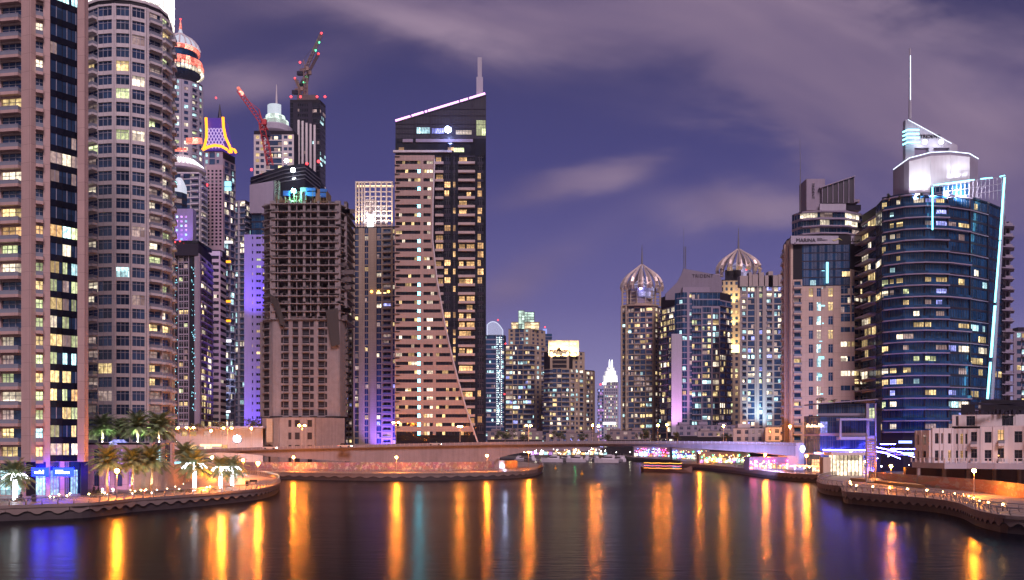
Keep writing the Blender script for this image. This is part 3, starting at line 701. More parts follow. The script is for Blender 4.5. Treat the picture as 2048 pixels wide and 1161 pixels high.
# ---- 11 : curved dark glass building with sloping top
Y = 400
T = Tower('office_building', 'dark curved glass building with a sloping banded top, behind the raw concrete tower', 'building', 575, Y, 18, wall=dkgrey, glz=glasst, nind=40, fr=frame_d)
PP = [(501, Y+4), (530, Y), (570, Y-2), (610, Y), (640, Y+5), (655, Y+14)]; tops = [350, 345, 335, 327, 345, 372]
Q = [(WX(a, c), c) for a, c in PP]; T.m.prism(Q + back(Q, 26), 2.2, [ZF(t, Y) for t in tops] + [ZF(t, Y) for t in (372, 350)], T.mat(glassb))
T.m.front(frame((WX(503, Y), Y), (WX(550, Y), Y))[0], [(0, ZF(430, Y)), (47*Y/F, ZF(430, Y)), (47*Y/F, ZF(366, Y)), (0, ZF(374, Y))], .5, 3, T.mat(mauve))
for k in range(8):
    off = 9 + k*7.5 + (45 if k > 3 else 0)
    for i in range(5):
        a_, c_ = PP[i], PP[i+1]; f_, L_ = frame(Q[i], Q[i+1]); zA, zB = ZF(tops[i]+off, Y), ZF(tops[i+1]+off, Y)
        T.m.front(f_, [(0, zA), (L_, zB), (L_, zB+.45), (0, zA+.45)], -.1, .35, 2)
T.fac((503, Y-.8), (548, Y-2.2), ZF(520, Y), ZF(432, Y), 6, [(1, 'g'), (1, 'g')], lit=[('W', .1)], bars=(3, 0), slab=.2)
T.finish(lambda a, b: b < 400)
beacon(T, 503, Y, 342, .6); beacon(T, 614, Y, 330, .6); beacon(T, 637, Y, 326, .7)
# ---- 12 : raw concrete tower under construction
Y = 346
T = Tower('tower_under_construction', 'raw concrete tower shell with open floor slabs, blue formwork on top and a floodlit podium', 'tower', 605, Y, 19, wall=concrete, nind=80)
A_, B_, C_ = (524, Y+4), (545, Y), (680, Y); D_ = (691, Y+9)
k = Y/F; X0, X1 = WX(522, Y), WX(690, Y)
zs0, zs1 = ZF(640, Y), ZF(410, Y); nfl = 15; fh = (zs1-zs0)/nfl
sl_ = MB()
for i in range(nfl+1):
    z = zs0 + i*fh; j = T.rng.uniform(-.15, .15)
    sl_.prism([(X0-.6+j, Y+3), (WX(545, Y), Y-1.2), (WX(678, Y), Y-1.2+j), (X1+.4, Y+6), (X1, Y+24), (X0, Y+24)], z, z+.34)
tag(sl_.build('floor_slab', concrete, T.root))
cl = MB()
for px in (528, 546, 556, 579, 594, 609, 622, 637, 658, 676, 687):
    w_ = 2.2 if px in (546, 676, 528) else (1.0 if px in (579, 609, 637, 687) else .3); yy = Y-.6 if 540 < px < 680 else Y+4
    cl.box(WX(px, Y)-w_/2, WX(px, Y)+w_/2, yy, yy+1.4, zs0, zs1+1.5)
cl.build('column', concrete, T.root)
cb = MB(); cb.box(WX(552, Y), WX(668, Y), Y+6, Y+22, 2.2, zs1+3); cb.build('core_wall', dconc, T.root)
dt = MB(); rr = random.Random(7)
for i in range(nfl):
    z = zs0 + i*fh
    for _ in range(44):
        x = rr.uniform(X0+.5, X1-1); t_ = rr.random()
        if t_ < .45: dt.box(x, x+.12, Y+.2, Y+.32, z+.43, z+fh)
        elif t_ < .75: dt.box(x, x+rr.uniform(.8, 3), Y-.9, Y-.8, z+.42, z+.42+rr.uniform(.3, 1.0))
        else: dt.box(x, x+rr.uniform(1, 5), Y+3, Y+3.3, z+.42, z+fh*.7)
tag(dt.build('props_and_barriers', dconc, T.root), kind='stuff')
# lower floors with infill walls and window openings
za, zb = ZF(833, Y), zs0; P3 = [(522, Y+6), (547, Y), (678, Y), (692, Y+8)]
T.core(P3, 2.2, zb-.05, 18)
T.fac(P3[0], P3[1], za, zb, 12, [(5, 's'), (9, 'B'), (5, 's')], bars=(0, 0), bal='slab', bd=.9)
T.fac(P3[1], P3[2], za, zb, 12, [(13, 's'), (5, 'w'), (9, 'B'), (7, 's'), (10, 'B'), (7, 's'), (12, 'B'), (9, 'w'), (7, 's'), (11, 'B'), (5, 'w'), (14, 's'), (6, 's')], bars=(1, 0), bal='slab', bd=.9, sill=.12, head=.8)
T.fac(P3[2], P3[3], za, zb, 12, [(1, 's')])
T.g = recess; T.bars = False
T.win = [q[:6] + (recess,) + q[7:] for q in T.win]  # openings closed with near-black sheets, shade put into the colour
T.fr = concrete
T.finish(lambda a, b: b < 840)
nt = MB(); netm = pmat('net_cloth', (.05, .045, .045), bump=.5)
nt.poly([(WX(533, Y-2), Y-2, ZF(585, Y)), (WX(556, Y-2), Y-2.4, ZF(600, Y)), (WX(572, Y-2), Y-2, ZF(655, Y)), (WX(560, Y-2), Y-2, ZF(650, Y)), (WX(548, Y-2), Y-1.8, ZF(615, Y))])
nt.build('safety_net', netm, T.root); nt = MB()
nt.poly([(WX(651, Y-2), Y-2, ZF(622, Y)), (WX(676, Y-2), Y-2.2, ZF(618, Y)), (WX(680, Y-2), Y-2, ZF(690, Y)), (WX(662, Y-2), Y-1.8, ZF(695, Y))])
nt.build('safety_net', netm, T.root)
# formwork on top
fw = MB()
for px0, px1, p0, p1, m_ in ((598, 625, 410, 372, 0), (612, 632, 384, 372, 0), (556, 652, 402, 398, 1), (628, 650, 398, 376, 1)):
    fw.box(WX(px0, Y), WX(px1, Y), Y+2, Y+12, ZF(p0, Y), ZF(p1, Y), m_)
for i in range(30):
    x = WX(rr.uniform(548, 655), Y); fw.box(x, x+.14, Y+rr.uniform(0, 4), Y+4.2, ZF(408, Y), ZF(rr.uniform(378, 400), Y), 1)
fw.build('formwork', [dconc, pmat('weathered_timber', (.25, .17, .10))], T.root)
for a_, c_, p0, p1 in ((611, 631, 393, 384), (612, 631, 382, 376), (640, 652, 395, 386), (640, 654, 384, 378), (566, 580, 392, 382)):
    pbox(T, a_, c_, Y+.8, p0, p1, .4, pmat('blue_formwork_panel', (.03, .12, .42), noise=.2), 'formwork_panel')
b = MB(); lattice(b, (WX(552, Y), Y+2, ZF(408, Y)), (WX(552, Y), Y+2, ZF(360, Y)), 1.6, 10, .14); b.build('hoist_mast', pmat('green_lit_steel', (.3, .35, .3)), T.root)
# hoist on the right side
b = MB()
for i in range(34): b.box(WX(687, Y+6)+rr.uniform(0, .8), WX(693, Y+6)+rr.uniform(0, .6), Y+6, Y+9, ZF(833-13*i, Y), ZF(833-13*i-9, Y))
b.build('hoist_shaft', dconc, T.root)
# podium
PD = [(526, Y-8), (560, Y-15), (630, Y-16), (688, Y-6)]
Tp = T; T = Tower('site_building', 'blank concrete podium with square openings at the foot of the raw concrete tower', 'building', 605, Y-12, 20, wall=concrete, nind=60, bars=False)
T.core(PD, 2.2, ZF(836, Y-12), 6)
T.fac(PD[0], PD[1], 2.2, ZF(836, Y-12), 4, [(10, 's'), (7, 'w'), (16, 's')]); T.fac(PD[1], PD[2], 2.2, ZF(836, Y-12), 4, [(16, 's'), (8, 'w'), (4, 's'), (13, 'w'), (12, 's'), (12, 'w'), (4, 's')], sill=.25, head=.8)
T.fac(PD[2], PD[3], 2.2, ZF(836, Y-12), 4, [(1, 's')])
T.win = [q[:6] + (recess,) + q[7:] for q in T.win]; T.finish()  # podium openings filled near-black, their inner shade painted on
pbox(T, 533, 545, Y-14, 885, 838, 3, tan, 'stair_shaft')
def floodlight(px, py, Y, mat, e, col, label, aim, power, r=.5, spot=110):
    r_ = empty('floodlight', (WX(px, Y), Y, ZF(py, Y)-2), label, 'floodlight')
    b = MB(); x = WX(px, Y); z = ZF(py, Y); b.box(x-r*1.2, x+r*1.2, Y, Y+.5, z-r, z+r); b.build('housing', dark, r_)
    b = MB(); b.lathe(x, Y-.05, [(.01, z)], 6) if False else b.ball((x, Y-.15, z), r*.95, n=12); b.build('lens', mat, r_)
    b = MB(); b.tube([(x, Y+.3, z-2), (x, Y+.3, z-r*.6)], .12, 6); b.build('bracket', dark, r_)
    if power: lamp('SPOT', (x, Y-1.0, z), power, col, .8, r_, aim, spot, .8)
    return r_
E_fc = emat('cyan_flood_lens', (.35, 1, .95), 120, True); E_fw = emat('white_flood_lens', (.85, .9, 1.0), 120, True); E_fb = emat('blue_flood_lens', (.4, .5, 1.0), 110, True)
floodlight(587, 382, Y+.4, E_fc, 0, (.2, 1, .8), 'bright cyan-green floodlight on top of the raw concrete tower', (WX(610, Y), Y+8, ZF(405, Y)), 30000, .9, 150)
floodlight(586, 341, 392, E_fw, 0, (.8, .9, 1), 'lower of two white floodlights in front of the sloping glass top', (WX(580, 398), 398, ZF(380, 398)), 0, 1.0)
floodlight(573, 322, 398, E_fw, 0, (.8, .9, 1), 'upper white floodlight just left of the sloping glass top', None, 0, .9)
floodlight(896, 260, 338, E_fb, 0, (.3, .4, 1), 'blue-white floodlight behind the sloping glass top of the tall centre tower', None, 0, 1.3)
# ---- 13 : beige tower with lit frame crown
Y = 400
T = Tower('residential_tower', 'beige tower with tall columns and a floodlit open frame crown', 'tower', 745, Y, 21, wall=tan, nind=100, fr=frame_w)
P3 = [(690, Y+14), (706, Y+5), (707, Y), (792, Y-2)]
T.core(P3, 2.2, ZF(455, Y), 20)
zt = ZF(458, Y); L13 = [('y', .10), ('W', .08), ('b', .04), ('d', .08)]
T.fac(P3[0], P3[1], 2.2, zt-6, 36, [(2, 's'), (6, 'B'), (2, 's'), (6, 'B'), (1, 's')], lit=L13, bars=(0, 0), bd=1)
T.fac(P3[2], P3[3], 2.2, zt, 38, [(3, 's'), (8, 'g'), (2, 'S'), (6, 'S'), (3, 's'), (7, 'g'), (3, 's'), (7, 'S'), (6, 'S'), (9, 'g'), (4, 's'), (14, 'B'), (4, 's'), (6, 'g')], lit=L13, bars=(1, 0), bal='glass', bd=1.0)
T.finish(lambda a, b: b < 885)
b = MB(); x0, x1, xm = WX(712, Y), WX(785, Y), WX(729, Y)
for f_ in range(10):
    z = ZF(452-f_*9.6, Y)
    b.box(x0, xm, Y+1, Y+1.5, z, z+.5); b.box(xm+.01, x1, Y, Y+.5, z, z+.5); b.box(x0, x0+.5, Y+1.51, Y+14, z, z+.5)
for px in (712, 718, 724, 729, 740, 751, 762, 773, 784): b.box(WX(px, Y)-.3, WX(px, Y)+.3, Y-.3, Y+.8, ZF(455, Y), ZF(364, Y))
b.box(WX(711, Y), WX(786, Y), Y-.5, Y+.9, ZF(366, Y), ZF(363.5, Y)); b.build('crown_frame', pmat('crown_frame_paint', (.62, .52, .45)), T.root)
pbox(T, 729, 752, Y+2, 455, 398, 6, white, 'crown_core'); pbox(T, 754, 772, Y+1.5, 455, 410, 6, pale, 'crown_core')
for px in (716, 733, 750, 768, 780): lamp('SPOT', (WX(px, Y), Y-3.0, ZF(457, Y)), 7000, (1, .75, .45) if px in (716, 780) else (.9, .93, 1), .5, T.root, (WX(px, Y), Y+2, ZF(375, Y)), 80, .8)
for px in (738, 744): b = MB(); b.box(WX(px-3, Y), WX(px+3, Y), Y-.8, Y-.5, ZF(455, Y), ZF(430, Y)); b.build('uplight_column', E_crown, T.root)
b = MB(); b.box(WX(713, Y), WX(785, Y), Y+2.2, Y+2.4, ZF(372, Y), ZF(368, Y)); b.build('cove_light', E_warmband, T.root)
for px in (743, 757, 777): beacon(T, px, Y-2, 586, .6, emat('amber_lamp', (1, .5, .08), 8))
pbox(T, 741, 780, Y-1.6, 588, 585, .5, E_warmband, 'light_band')
lamp('SPOT', (WX(772, Y-14), Y-14, 4), 110000, (.25, .12, 1), 1, T.root, (WX(770, Y), Y, 22), 80, .9)
# ---- 14 : centre tower, black glass with beige sail
Y = 345
T = Tower('skyscraper', 'tall black glass tower with slanted pink-neon top and a beige sail-shaped wall', 'tower', 880, Y, 22, wall=dkgrey, glz=glassb, nind=100, fr=frame_d, balmat=pmat('balcony_beige', (.45, .37, .36)))
xa, xb = 791, 972; A_, B_ = (xa, Y), (xb, Y); k = Y/F
T.core([(xa, Y+.5), (xb, Y+.5)], 2.2, ZF(262, Y), 30, m=1)
fr, L = frame((WX(*A_), Y), (WX(*B_), Y)); xx = lambda px: (px-xa)*k
ztop = ZF(312, Y); nf = 32; zb_ = ZF(868, Y); fh = (ztop-zb_)/nf
def lc(k_, c): 
    r = T.rng.random()
    return (PAL[T.rng.choice('wwy')] if r < .35 else (L_cyn if r < .38 else 0))
def lr(k_, c):
    r = T.rng.random(); return L_warm if (k_ > 13 and r < .8) or r < .35 else 0
T.fac((868, Y), (915, Y), zb_, ztop, nf, [(4, 'n'), (14, 'B'), (3, 'n'), (12, 'g'), (5, 'n'), (5, 'g'), (4, 'n')], litf=lambda k_, c: (L_warm if T.rng.random() < .36 else 0), bars=(2, 1), slab=.35, bal='solid')
T.fac((915, Y), (951, Y), zb_, ztop, nf, [(3, 'n'), (31, 'B'), (2, 'n')], litf=lambda k_, c: (L_warm if T.rng.random() < .50 else 0), bars=(4, 1), bal='solid', bd=1.6)
T.fac((951, Y), (972, Y), zb_, ztop, nf, [(4, 'n'), (12, 'g'), (5, 'n')], litf=lr, bars=(2, 1), slab=.3)
bt = T.m
bt.ob(fr, xx(xa), xx(xb), -.1, .2, 2.2, zb_, T.mat(glassb))
bt.ob(fr, 0, xx(870), -.1, .3, ztop-6, ZF(278, Y), T.mat(glassb)); bt.ob(fr, xx(870)+.01, L, -.1, .3, ztop, ZF(278, Y), T.mat(glassb))
# sloping top screen
def ztp(px): return ZF(245 - (px-xa)/(xb-xa)*55, Y)
bt.front(fr, [(0, ZF(277.9, Y)), (L, ZF(277.9, Y)), (L, ztp(xb)), (0, ztp(xa))], -.1, .12, T.mat(pmat('smoked_screen', (.035, .035, .055), rough=.2, spec=.8, noise=.2)))
bt.front(fr, [(L-.4, ZF(277, Y)), (L, ZF(277, Y)), (L, ztp(xb)-.2), (L-.4, ztp(xb)-.3)], -1.5, -.12, 0)
for px in list(range(795, 972, 6)): bt.ob(fr, xx(px)-.05, xx(px)+.05, .121, .2, ZF(277.9, Y), ztp(px)-.6, 0)
for py in (268, 258, 249, 232, 219): 
    xl = xa if py > 246 else xa + (245-py)/55*(xb-xa)+4
    bt.ob(fr, xx(xl), L, .21, .3, ZF(py, Y)-.1, ZF(py, Y)+.1, 0)
for px in (832, 862, 902, 945): bt.ob(fr, xx(px)-.35, xx(px)+.35, .31, .45, ZF(277.9, Y), ztp(px)-.6, 0)
bt.ob(fr, xx(806), xx(826), .31, .9, ZF(286, Y), ZF(280, Y), T.mat(mauve)); bt.ob(fr, xx(832), xx(946), .31, .9, ZF(286, Y), ZF(280, Y), T.mat(mauve))
bt.ob(fr, xx(xa)-.8, xx(904), .2, 1.4, ZF(307, Y), ZF(303, Y), T.mat(beige2))
for a_, c_, p0, p1, mm in ((832, 860, 268, 256, L_cyn), (864, 888, 268, 258, L_blu), (912, 944, 270, 262, L_wht), (953, 971, 272, 242, L_grn), (798, 808, 302, 296, L_warm), (896, 908, 302, 296, L_warm), (908, 928, 305, 297, L_grn)):
    T.win.append((fr, 0, xx(a_), xx(c_), ZF(p0, Y), ZF(p1, Y), mm, (4, 1), 0))
    T.win[-1] = (((fr[0][0], fr[0][1]-.35), fr[1], fr[2]),) + T.win[-1][1:]
# neon strip on the slope, in pieces
b = MB()
for s0, s1 in ((0, .165), (.18, .31), (.325, .35), (.36, .70), (.715, .80), (.815, .99)):
    p0, p1 = xa + s0*(xb-xa), xa + s1*(xb-xa)
    b.tube([(WX(p0, Y), Y-.3, ztp(p0)+.5), (WX(p1, Y), Y-.3, ztp(p1)+.5)], .42, 6)
b.build('neon_strip', E_pneon, T.root)
bt.front(fr, [(0, ztp(xa)-.2), (L, ztp(xb)-.2), (L, ztp(xb)), (0, ztp(xa))], -.3, .6, T.mat(pale))
T.finish(lambda a, b: b < 880)
spm = MB(); X = WX(959, Y); spm.prism([(X-1.3, Y+2), (X+1.3, Y+2), (X+1.3, Y+4), (X-1.3, Y+4)], ZF(192, Y), ZF(150, Y)); spm.prism([(X-.85, Y+2.2), (X+.85, Y+2.2), (X+.85, Y+3.8), (X-.85, Y+3.8)], ZF(150, Y)+.01, ZF(110, Y)); spm.build('spire', pale, T.root)
# beige sail
def xe(py):
    pts = [(300, 870), (320, 869), (400, 866), (480, 865), (560, 874), (640, 888), (700, 901), (760, 916), (820, 933), (878, 953), (890, 957)]
    for (a, b_), (c, d_) in zip(pts, pts[1:]):
        if a <= py <= c: return b_ + (d_-b_)*(py-a)/(c-a)
    return pts[0][1] if py < 300 else pts[-1][1]
sail = MB(); wl = []; fs = frame((WX(xa-1, Y-3), Y-3), (WX(xb, Y-3), Y-3))[0]; ks = (Y-3)/F; sx = lambda px: (px-xa+1)*ks; SZ = lambda p: ZF(p, Y-3)
rows = 32; p_top, sp = 312.0, 17.45
for i in range(rows):
    pt = p_top + i*sp; a_, b_, c_ = pt, pt + sp*.62, pt + sp      # solid band above, ribbon below
    sail.ob(fs, 0, sx(xe(b_)), -2.6, .6, SZ(b_), SZ(a_), 0, x1t=sx(xe(a_)))
    if c_ > 872: sail.ob(fs, 0, sx(xe(c_)), -2.6, .6, SZ(c_), SZ(b_), 0, x1t=sx(xe(b_))); continue
    segs = [(792, 841), (847, xe(c_)-4)]
    if xe(c_) > 893: segs = [(792, 841), (847, 866), (872, xe(c_)-4)]
    if i < 3: segs = [(792, 841), (847, 866)]
    prev = xa-1
    for j, (s0, s1) in enumerate(segs):
        sail.ob(fs, sx(prev), sx(s0), -2.6, .6, SZ(c_), SZ(b_), 0)
        sail.ob(fs, sx(s0), sx(s1), -2.6, .0, SZ(c_), SZ(b_), 1); prev = s1
        n = max(1, int((s1-s0)/6)); 
        for q in range(n):
            x0_, x1_ = s0 + (s1-s0)*q/n, s0 + (s1-s0)*(q+1)/n
            r = T.rng.random(); last = (j == 0 and q >= n-1)
            mm = emat('cyan_corridor_lamp', (.10, .78, 1), 18, True) if (last and i not in (0, 2, 4, 7, 8, 12, 13, 21)) else (L_wht if (j == 1 and q in (1, 2) and r < .6) else (L_yel if r < .13 else (L_wht if r < .16 else glassb)))
            wl.append((x0_+.5, x1_-.5, c_, b_, mm, mm is glassb))
    sail.ob(fs, sx(prev), sx(xe(c_)), -2.6, .6, SZ(c_), SZ(b_), 0, x1t=sx(xe(b_)))
    sail.ob(fs, 0, sx(800), .61, 1.0, SZ(a_+3.2), SZ(a_+2.2), 1)
so_ = sail.build('sail_wall', [pmat('sail_beige', (.40, .29, .26), joints=(1.2, .9, .02), noise=.12), recess], T.root)
T.cnt = 0; cache = {}; rest = MB(); rm = []
wl.sort(key=lambda q: q[5])
for x0_, x1_, c_, b_, mm, _d in wl:
    if T.cnt < 100:
        w_, h_ = (x1_-x0_)*ks, SZ(b_)-SZ(c_); key = (round(w_, 1), mm.name)
        if key not in cache: b = MB(); b.box(0, w_, -.05, .05, 0, h_, 0); b.box(w_/2-.05, w_/2+.05, -.12, -.051, 0, h_, 1); cache[key] = b.mesh('pane', [mm, frame_d])
        o = bpy.data.objects.new('pane', cache[key]); C.objects.link(o); o.parent = so_; T.cnt += 1
        o.location = Vector((WX(x0_, Y-3), Y-3.1, SZ(c_))) - so_.parent.location
    else:
        if mm not in rm: rm.append(mm)
        rest.box(WX(x0_, Y-3), WX(x1_, Y-3), Y-3.12, Y-3.02, SZ(c_), SZ(b_), rm.index(mm))
tag(rest.build('pane', rm, so_), kind='stuff')
b = MB(); pts = [(WX(xe(p), Y-3.8), Y-3.8, ZF(p, Y-3.8)) for p in range(318, 890, 8)]; b.tube(pts, .32, 6); b.build('edge_trim', beige2, T.root)
lamp('SPOT', (WX(850, Y-25), Y-25, 3), 120000, (1, .42, .16), 1, T.root, (WX(860, Y), Y, 30), 110, .9)
# ---- 15 : arched blue tower far right of the centre tower
Y = 900
T = Tower('office_tower', 'distant blue glass tower with a rounded open-rib crown and a vertical seam of white lights', 'tower', 990, Y, 31, wall=mauve, glz=glasst, nind=60)
T.core([(965, Y), (1008, Y), (1012, Y+12)], 2.2, ZF(670, Y), 20)
T.fac((965, Y), (1008, Y), 2.2, ZF(671, Y), 24, [(9, 'g'), (9, 'g'), (9, 'g'), (2, 's'), (6, 'g'), (2, 's'), (6, 'g')], lit=[('c', .16), ('W', .05)], bars=(0, 0), slab=.25)
T.finish(lambda a, b: a > 972 and b < 850)
b = MB(); cx = WX(990, Y)
for i in range(17):
    x = cx + (i-8)/8*15.5*Y/F; zt = ZF(644, Y) - ((i-6)/10)**2*9; b.box(x-.2, x+.2, Y, Y+.5, ZF(671, Y), max(zt, ZF(668, Y)))
pts = [(cx + (i-8)/8*15.5*Y/F, Y-.3, ZF(644, Y) - ((i-6)/10)**2*9) for i in range(17)]
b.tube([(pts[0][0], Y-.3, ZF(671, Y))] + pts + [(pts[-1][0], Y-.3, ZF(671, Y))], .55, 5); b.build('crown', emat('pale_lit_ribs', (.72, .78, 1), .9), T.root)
b = MB(); rr = random.Random(5)
for i in range(40):
    for px in (994, 1003): b.ball((WX(px, Y), Y-1.3, ZF(676+i*4.4, Y)), .5, n=5)
    b.ball((WX(998+rr.uniform(-2, 2), Y), Y-1.3, ZF(676+i*4.4, Y)), rr.uniform(.2, .9), n=5)
tag(b.build('seam_light', emat('cyan_white_dots', (.75, 1, 1), 2.4), T.root), kind='stuff'); beacon(T, 996, Y, 642, .8)
# ---- 16 : beige tower with glass lantern
Y = 720
T = Tower('residential_tower', 'beige balcony tower topped by a glowing green-white glass lantern', 'tower', 1052, Y, 32, wall=tan, nind=100)
P3 = [(1012, Y+3), (1062, Y), (1094, Y+14)]
T.core(P3, 2.2, ZF(690, Y), 20); L16 = [('y', .14), ('W', .12), ('c', .12), ('b', .10)]
T.fac(P3[0], P3[1], 2.2, ZF(691, Y), 22, [(6, 'B'), (5, 'b'), (1, 's'), (8, 'g'), (1, 's'), (8, 'g'), (1, 's'), (7, 'b'), (6, 'B')], lit=L16, bars=(0, 0), bd=1)
T.fac(P3[1], P3[2], 2.2, ZF(691, Y), 22, [(5, 'B'), (3, 's'), (4, 'w'), (3, 's'), (5, 'B'), (4, 's')], lit=[('y', .1), ('c', .1)], bars=(0, 0), bd=1)
Q = [(1017, Y+4), (1060, Y+2), (1090, Y+16)]; T.core(Q, ZF(690, Y)+.1, ZF(657, Y), 16)
T.fac(Q[0], Q[1], ZF(690, Y)+.1, ZF(658, Y), 4, [(3, 's'), (6, 'w'), (4, 's'), (8, 'g'), (1, 's'), (8, 'g'), (3, 's'), (6, 'w'), (3, 's')], lit=[('c', .2)], bars=(0, 0))
T.fac(Q[1], Q[2], ZF(690, Y)+.1, ZF(658, Y), 4, [(2, 's'), (3, 'w'), (2, 's'), (3, 'w'), (2, 's'), (3, 'w'), (2, 's')], bars=(0, 0))
T.finish(lambda a, b: b < 855)
b = MB(); b.box(WX(1023, Y), WX(1078, Y), Y+4, Y+18, ZF(657, Y)+.01, ZF(645, Y)); b.build('lit_penthouse', emat('warm_lit_wall', (1, .78, .45), 1.5, pattern=1), T.root)
b = MB(); [b.box(WX(1022, Y), WX(1080, Y), Y+3.2, Y+19, ZF(p, Y), ZF(p, Y)+.5) for p in (644.5, 650)]; b.build('cornice', tan, T.root)
b = MB(); b.box(WX(1037, Y), WX(1049, Y), Y+1.5, Y+4, ZF(657, Y), ZF(621, Y)); b.box(WX(1049.5, Y), WX(1069, Y), Y+5, Y+9, ZF(645, Y), ZF(623, Y)); ln = b.build('lantern', emat('green_white_lantern', (.55, .95, .85), 1.1, pattern=1), T.root)
b = MB()
for px in (1037, 1043, 1049): b.box(WX(px, Y)-.15, WX(px, Y)+.15, Y+1.2, Y+1.4, ZF(657, Y), ZF(620, Y))
for px in (1055, 1062, 1069): b.box(WX(px, Y)-.15, WX(px, Y)+.15, Y+4.6, Y+4.9, ZF(645, Y), ZF(622, Y))
for i in range(5): b.box(WX(1037, Y), WX(1049, Y), Y+1.3, Y+1.45, ZF(621+i*7, Y)-.15, ZF(621+i*7, Y)+.15); b.box(WX(1050, Y), WX(1069, Y), Y+4.7, Y+4.95, ZF(623+i*5, Y)-.15, ZF(623+i*5, Y)+.15)
b.build('mullion', frame_d, ln)
beacon(T, 1011, Y, 689, .6); beacon(T, 1009, Y, 790, .6)
# ---- 16b : blue-topped tower peeping behind
Y = 1000
T = Tower('office_tower', 'thin far tower with a blue-lit stepped top, peeping between two beige towers', 'tower', 1090, Y, 33, wall=mauve, glz=glasst, nind=20)
T.core([(1082, Y), (1104, Y)], 2.2, ZF(668, Y), 12); T.fac((1082, Y), (1104, Y), ZF(700, Y), ZF(668, Y), 5, [(1, 'g'), (1, 'g'), (1, 'g')], lit=[('c', .2)], bars=(0, 0)); T.finish(lambda a, b: b < 680)
pbox(T, 1086, 1094, Y+1, 668, 658, 6, emat('blue_lit_top', (.35, .45, 1), .9), 'lit_top'); beacon(T, 1090, Y+2, 656, .8)
# ---- 17 : beige tower with golden arch crown
Y = 680
T = Tower('residential_tower', 'beige tower with a golden floodlit block crown pierced by an arch', 'tower', 1140, Y, 34, wall=tan, nind=100)
P3 = [(1088, Y+6), (1100, Y), (1138, Y), (1145, Y+3), (1169, Y+6), (1170, Y+10), (1189, Y+18)]
L17 = [('y', .12), ('W', .12), ('c', .08), ('d', .08)]
T.core(P3[:5], 2.2, ZF(703, Y), 16); T.core(P3[4:], 2.2, ZF(738, Y), 10)
T.fac(P3[0], P3[1], 2.2, ZF(738, Y), 18, [(1, 'B')], lit=L17, bars=(0, 0)); 
T.fac(P3[1], P3[2], 2.2, ZF(738, Y), 18, [(5, 'B'), (8, 'g'), (1, 's'), (8, 'g'), (1, 's'), (9, 'b'), (5, 'B')], lit=L17, bars=(0, 0), bd=1)
T.fac(P3[2], P3[4], 2.2, ZF(738, Y), 18, [(3, 's'), (6, 'B'), (3, 's'), (4, 'w'), (3, 's'), (6, 'B'), (3, 's')], lit=L17, bars=(0, 0), bd=1)
T.fac(P3[5], P3[6], 2.2, ZF(740, Y), 18, [(2, 's'), (5, 'B'), (2, 's'), (4, 'w'), (3, 's')], lit=L17, bars=(0, 0), bd=1)
T.fac((1100, Y+.1), (1138, Y+.1), ZF(738, Y)+.1, ZF(704, Y), 4, [(4, 's'), (8, 'g'), (8, 'g'), (8, 'g'), (4, 's')], lit=[('y', .1)], bars=(0, 0))
T.fac((1145, Y+3), (1169, Y+6), ZF(738, Y)+.1, ZF(704, Y), 4, [(3, 's'), (3, 'w'), (3, 's'), (3, 'w'), (3, 's')], bars=(0, 0))
T.finish(lambda a, b: b < 855)
b = MB(); f_ = frame((WX(1097, Y), Y+1), (WX(1138, Y), Y+1))[0]; k = (Y+1)/F
op = [(16, 713), (16, 702), (18, 697), (21, 694), (24, 697), (26, 702), (26, 713)]
b.front(f_, [(0, ZF(713, Y)), (16*k, ZF(713, Y))] + [(x*k, ZF(p, Y)) for x, p in op[1:-1]] + [(26*k, ZF(713, Y)), (41*k, ZF(713, Y)), (41*k, ZF(681, Y)), (0, ZF(681, Y))], -2, .3)
b.box(WX(1138.5, Y), WX(1158, Y), Y+1, Y+14, ZF(713, Y), ZF(681, Y)); b.box(WX(1098, Y), WX(1138, Y), Y+6, Y+14, ZF(713, Y), ZF(683, Y)); b.build('crown', pmat('crown_stone', (.6, .5, .38)), T.root)
b = MB()
for px in (1102, 1109, 1127, 1134, 1142, 1150): b.box(WX(px-2.5, Y), WX(px+2.5, Y), Y-.3, Y, ZF(712, Y), ZF(708, Y)); b.box(WX(px-2.5, Y), WX(px+2.5, Y), Y-.3, Y, ZF(690, Y), ZF(686, Y))
b.build('cove_light', emat('golden_cove', (1, .75, .38), 3), T.root)
for px in (1104, 1116, 1130, 1148): lamp('SPOT', (WX(px, Y), Y-3, ZF(715, Y)), 30000, (1, .72, .35), .5, T.root, (WX(px, Y), Y+1, ZF(693, Y)), 120, .9)
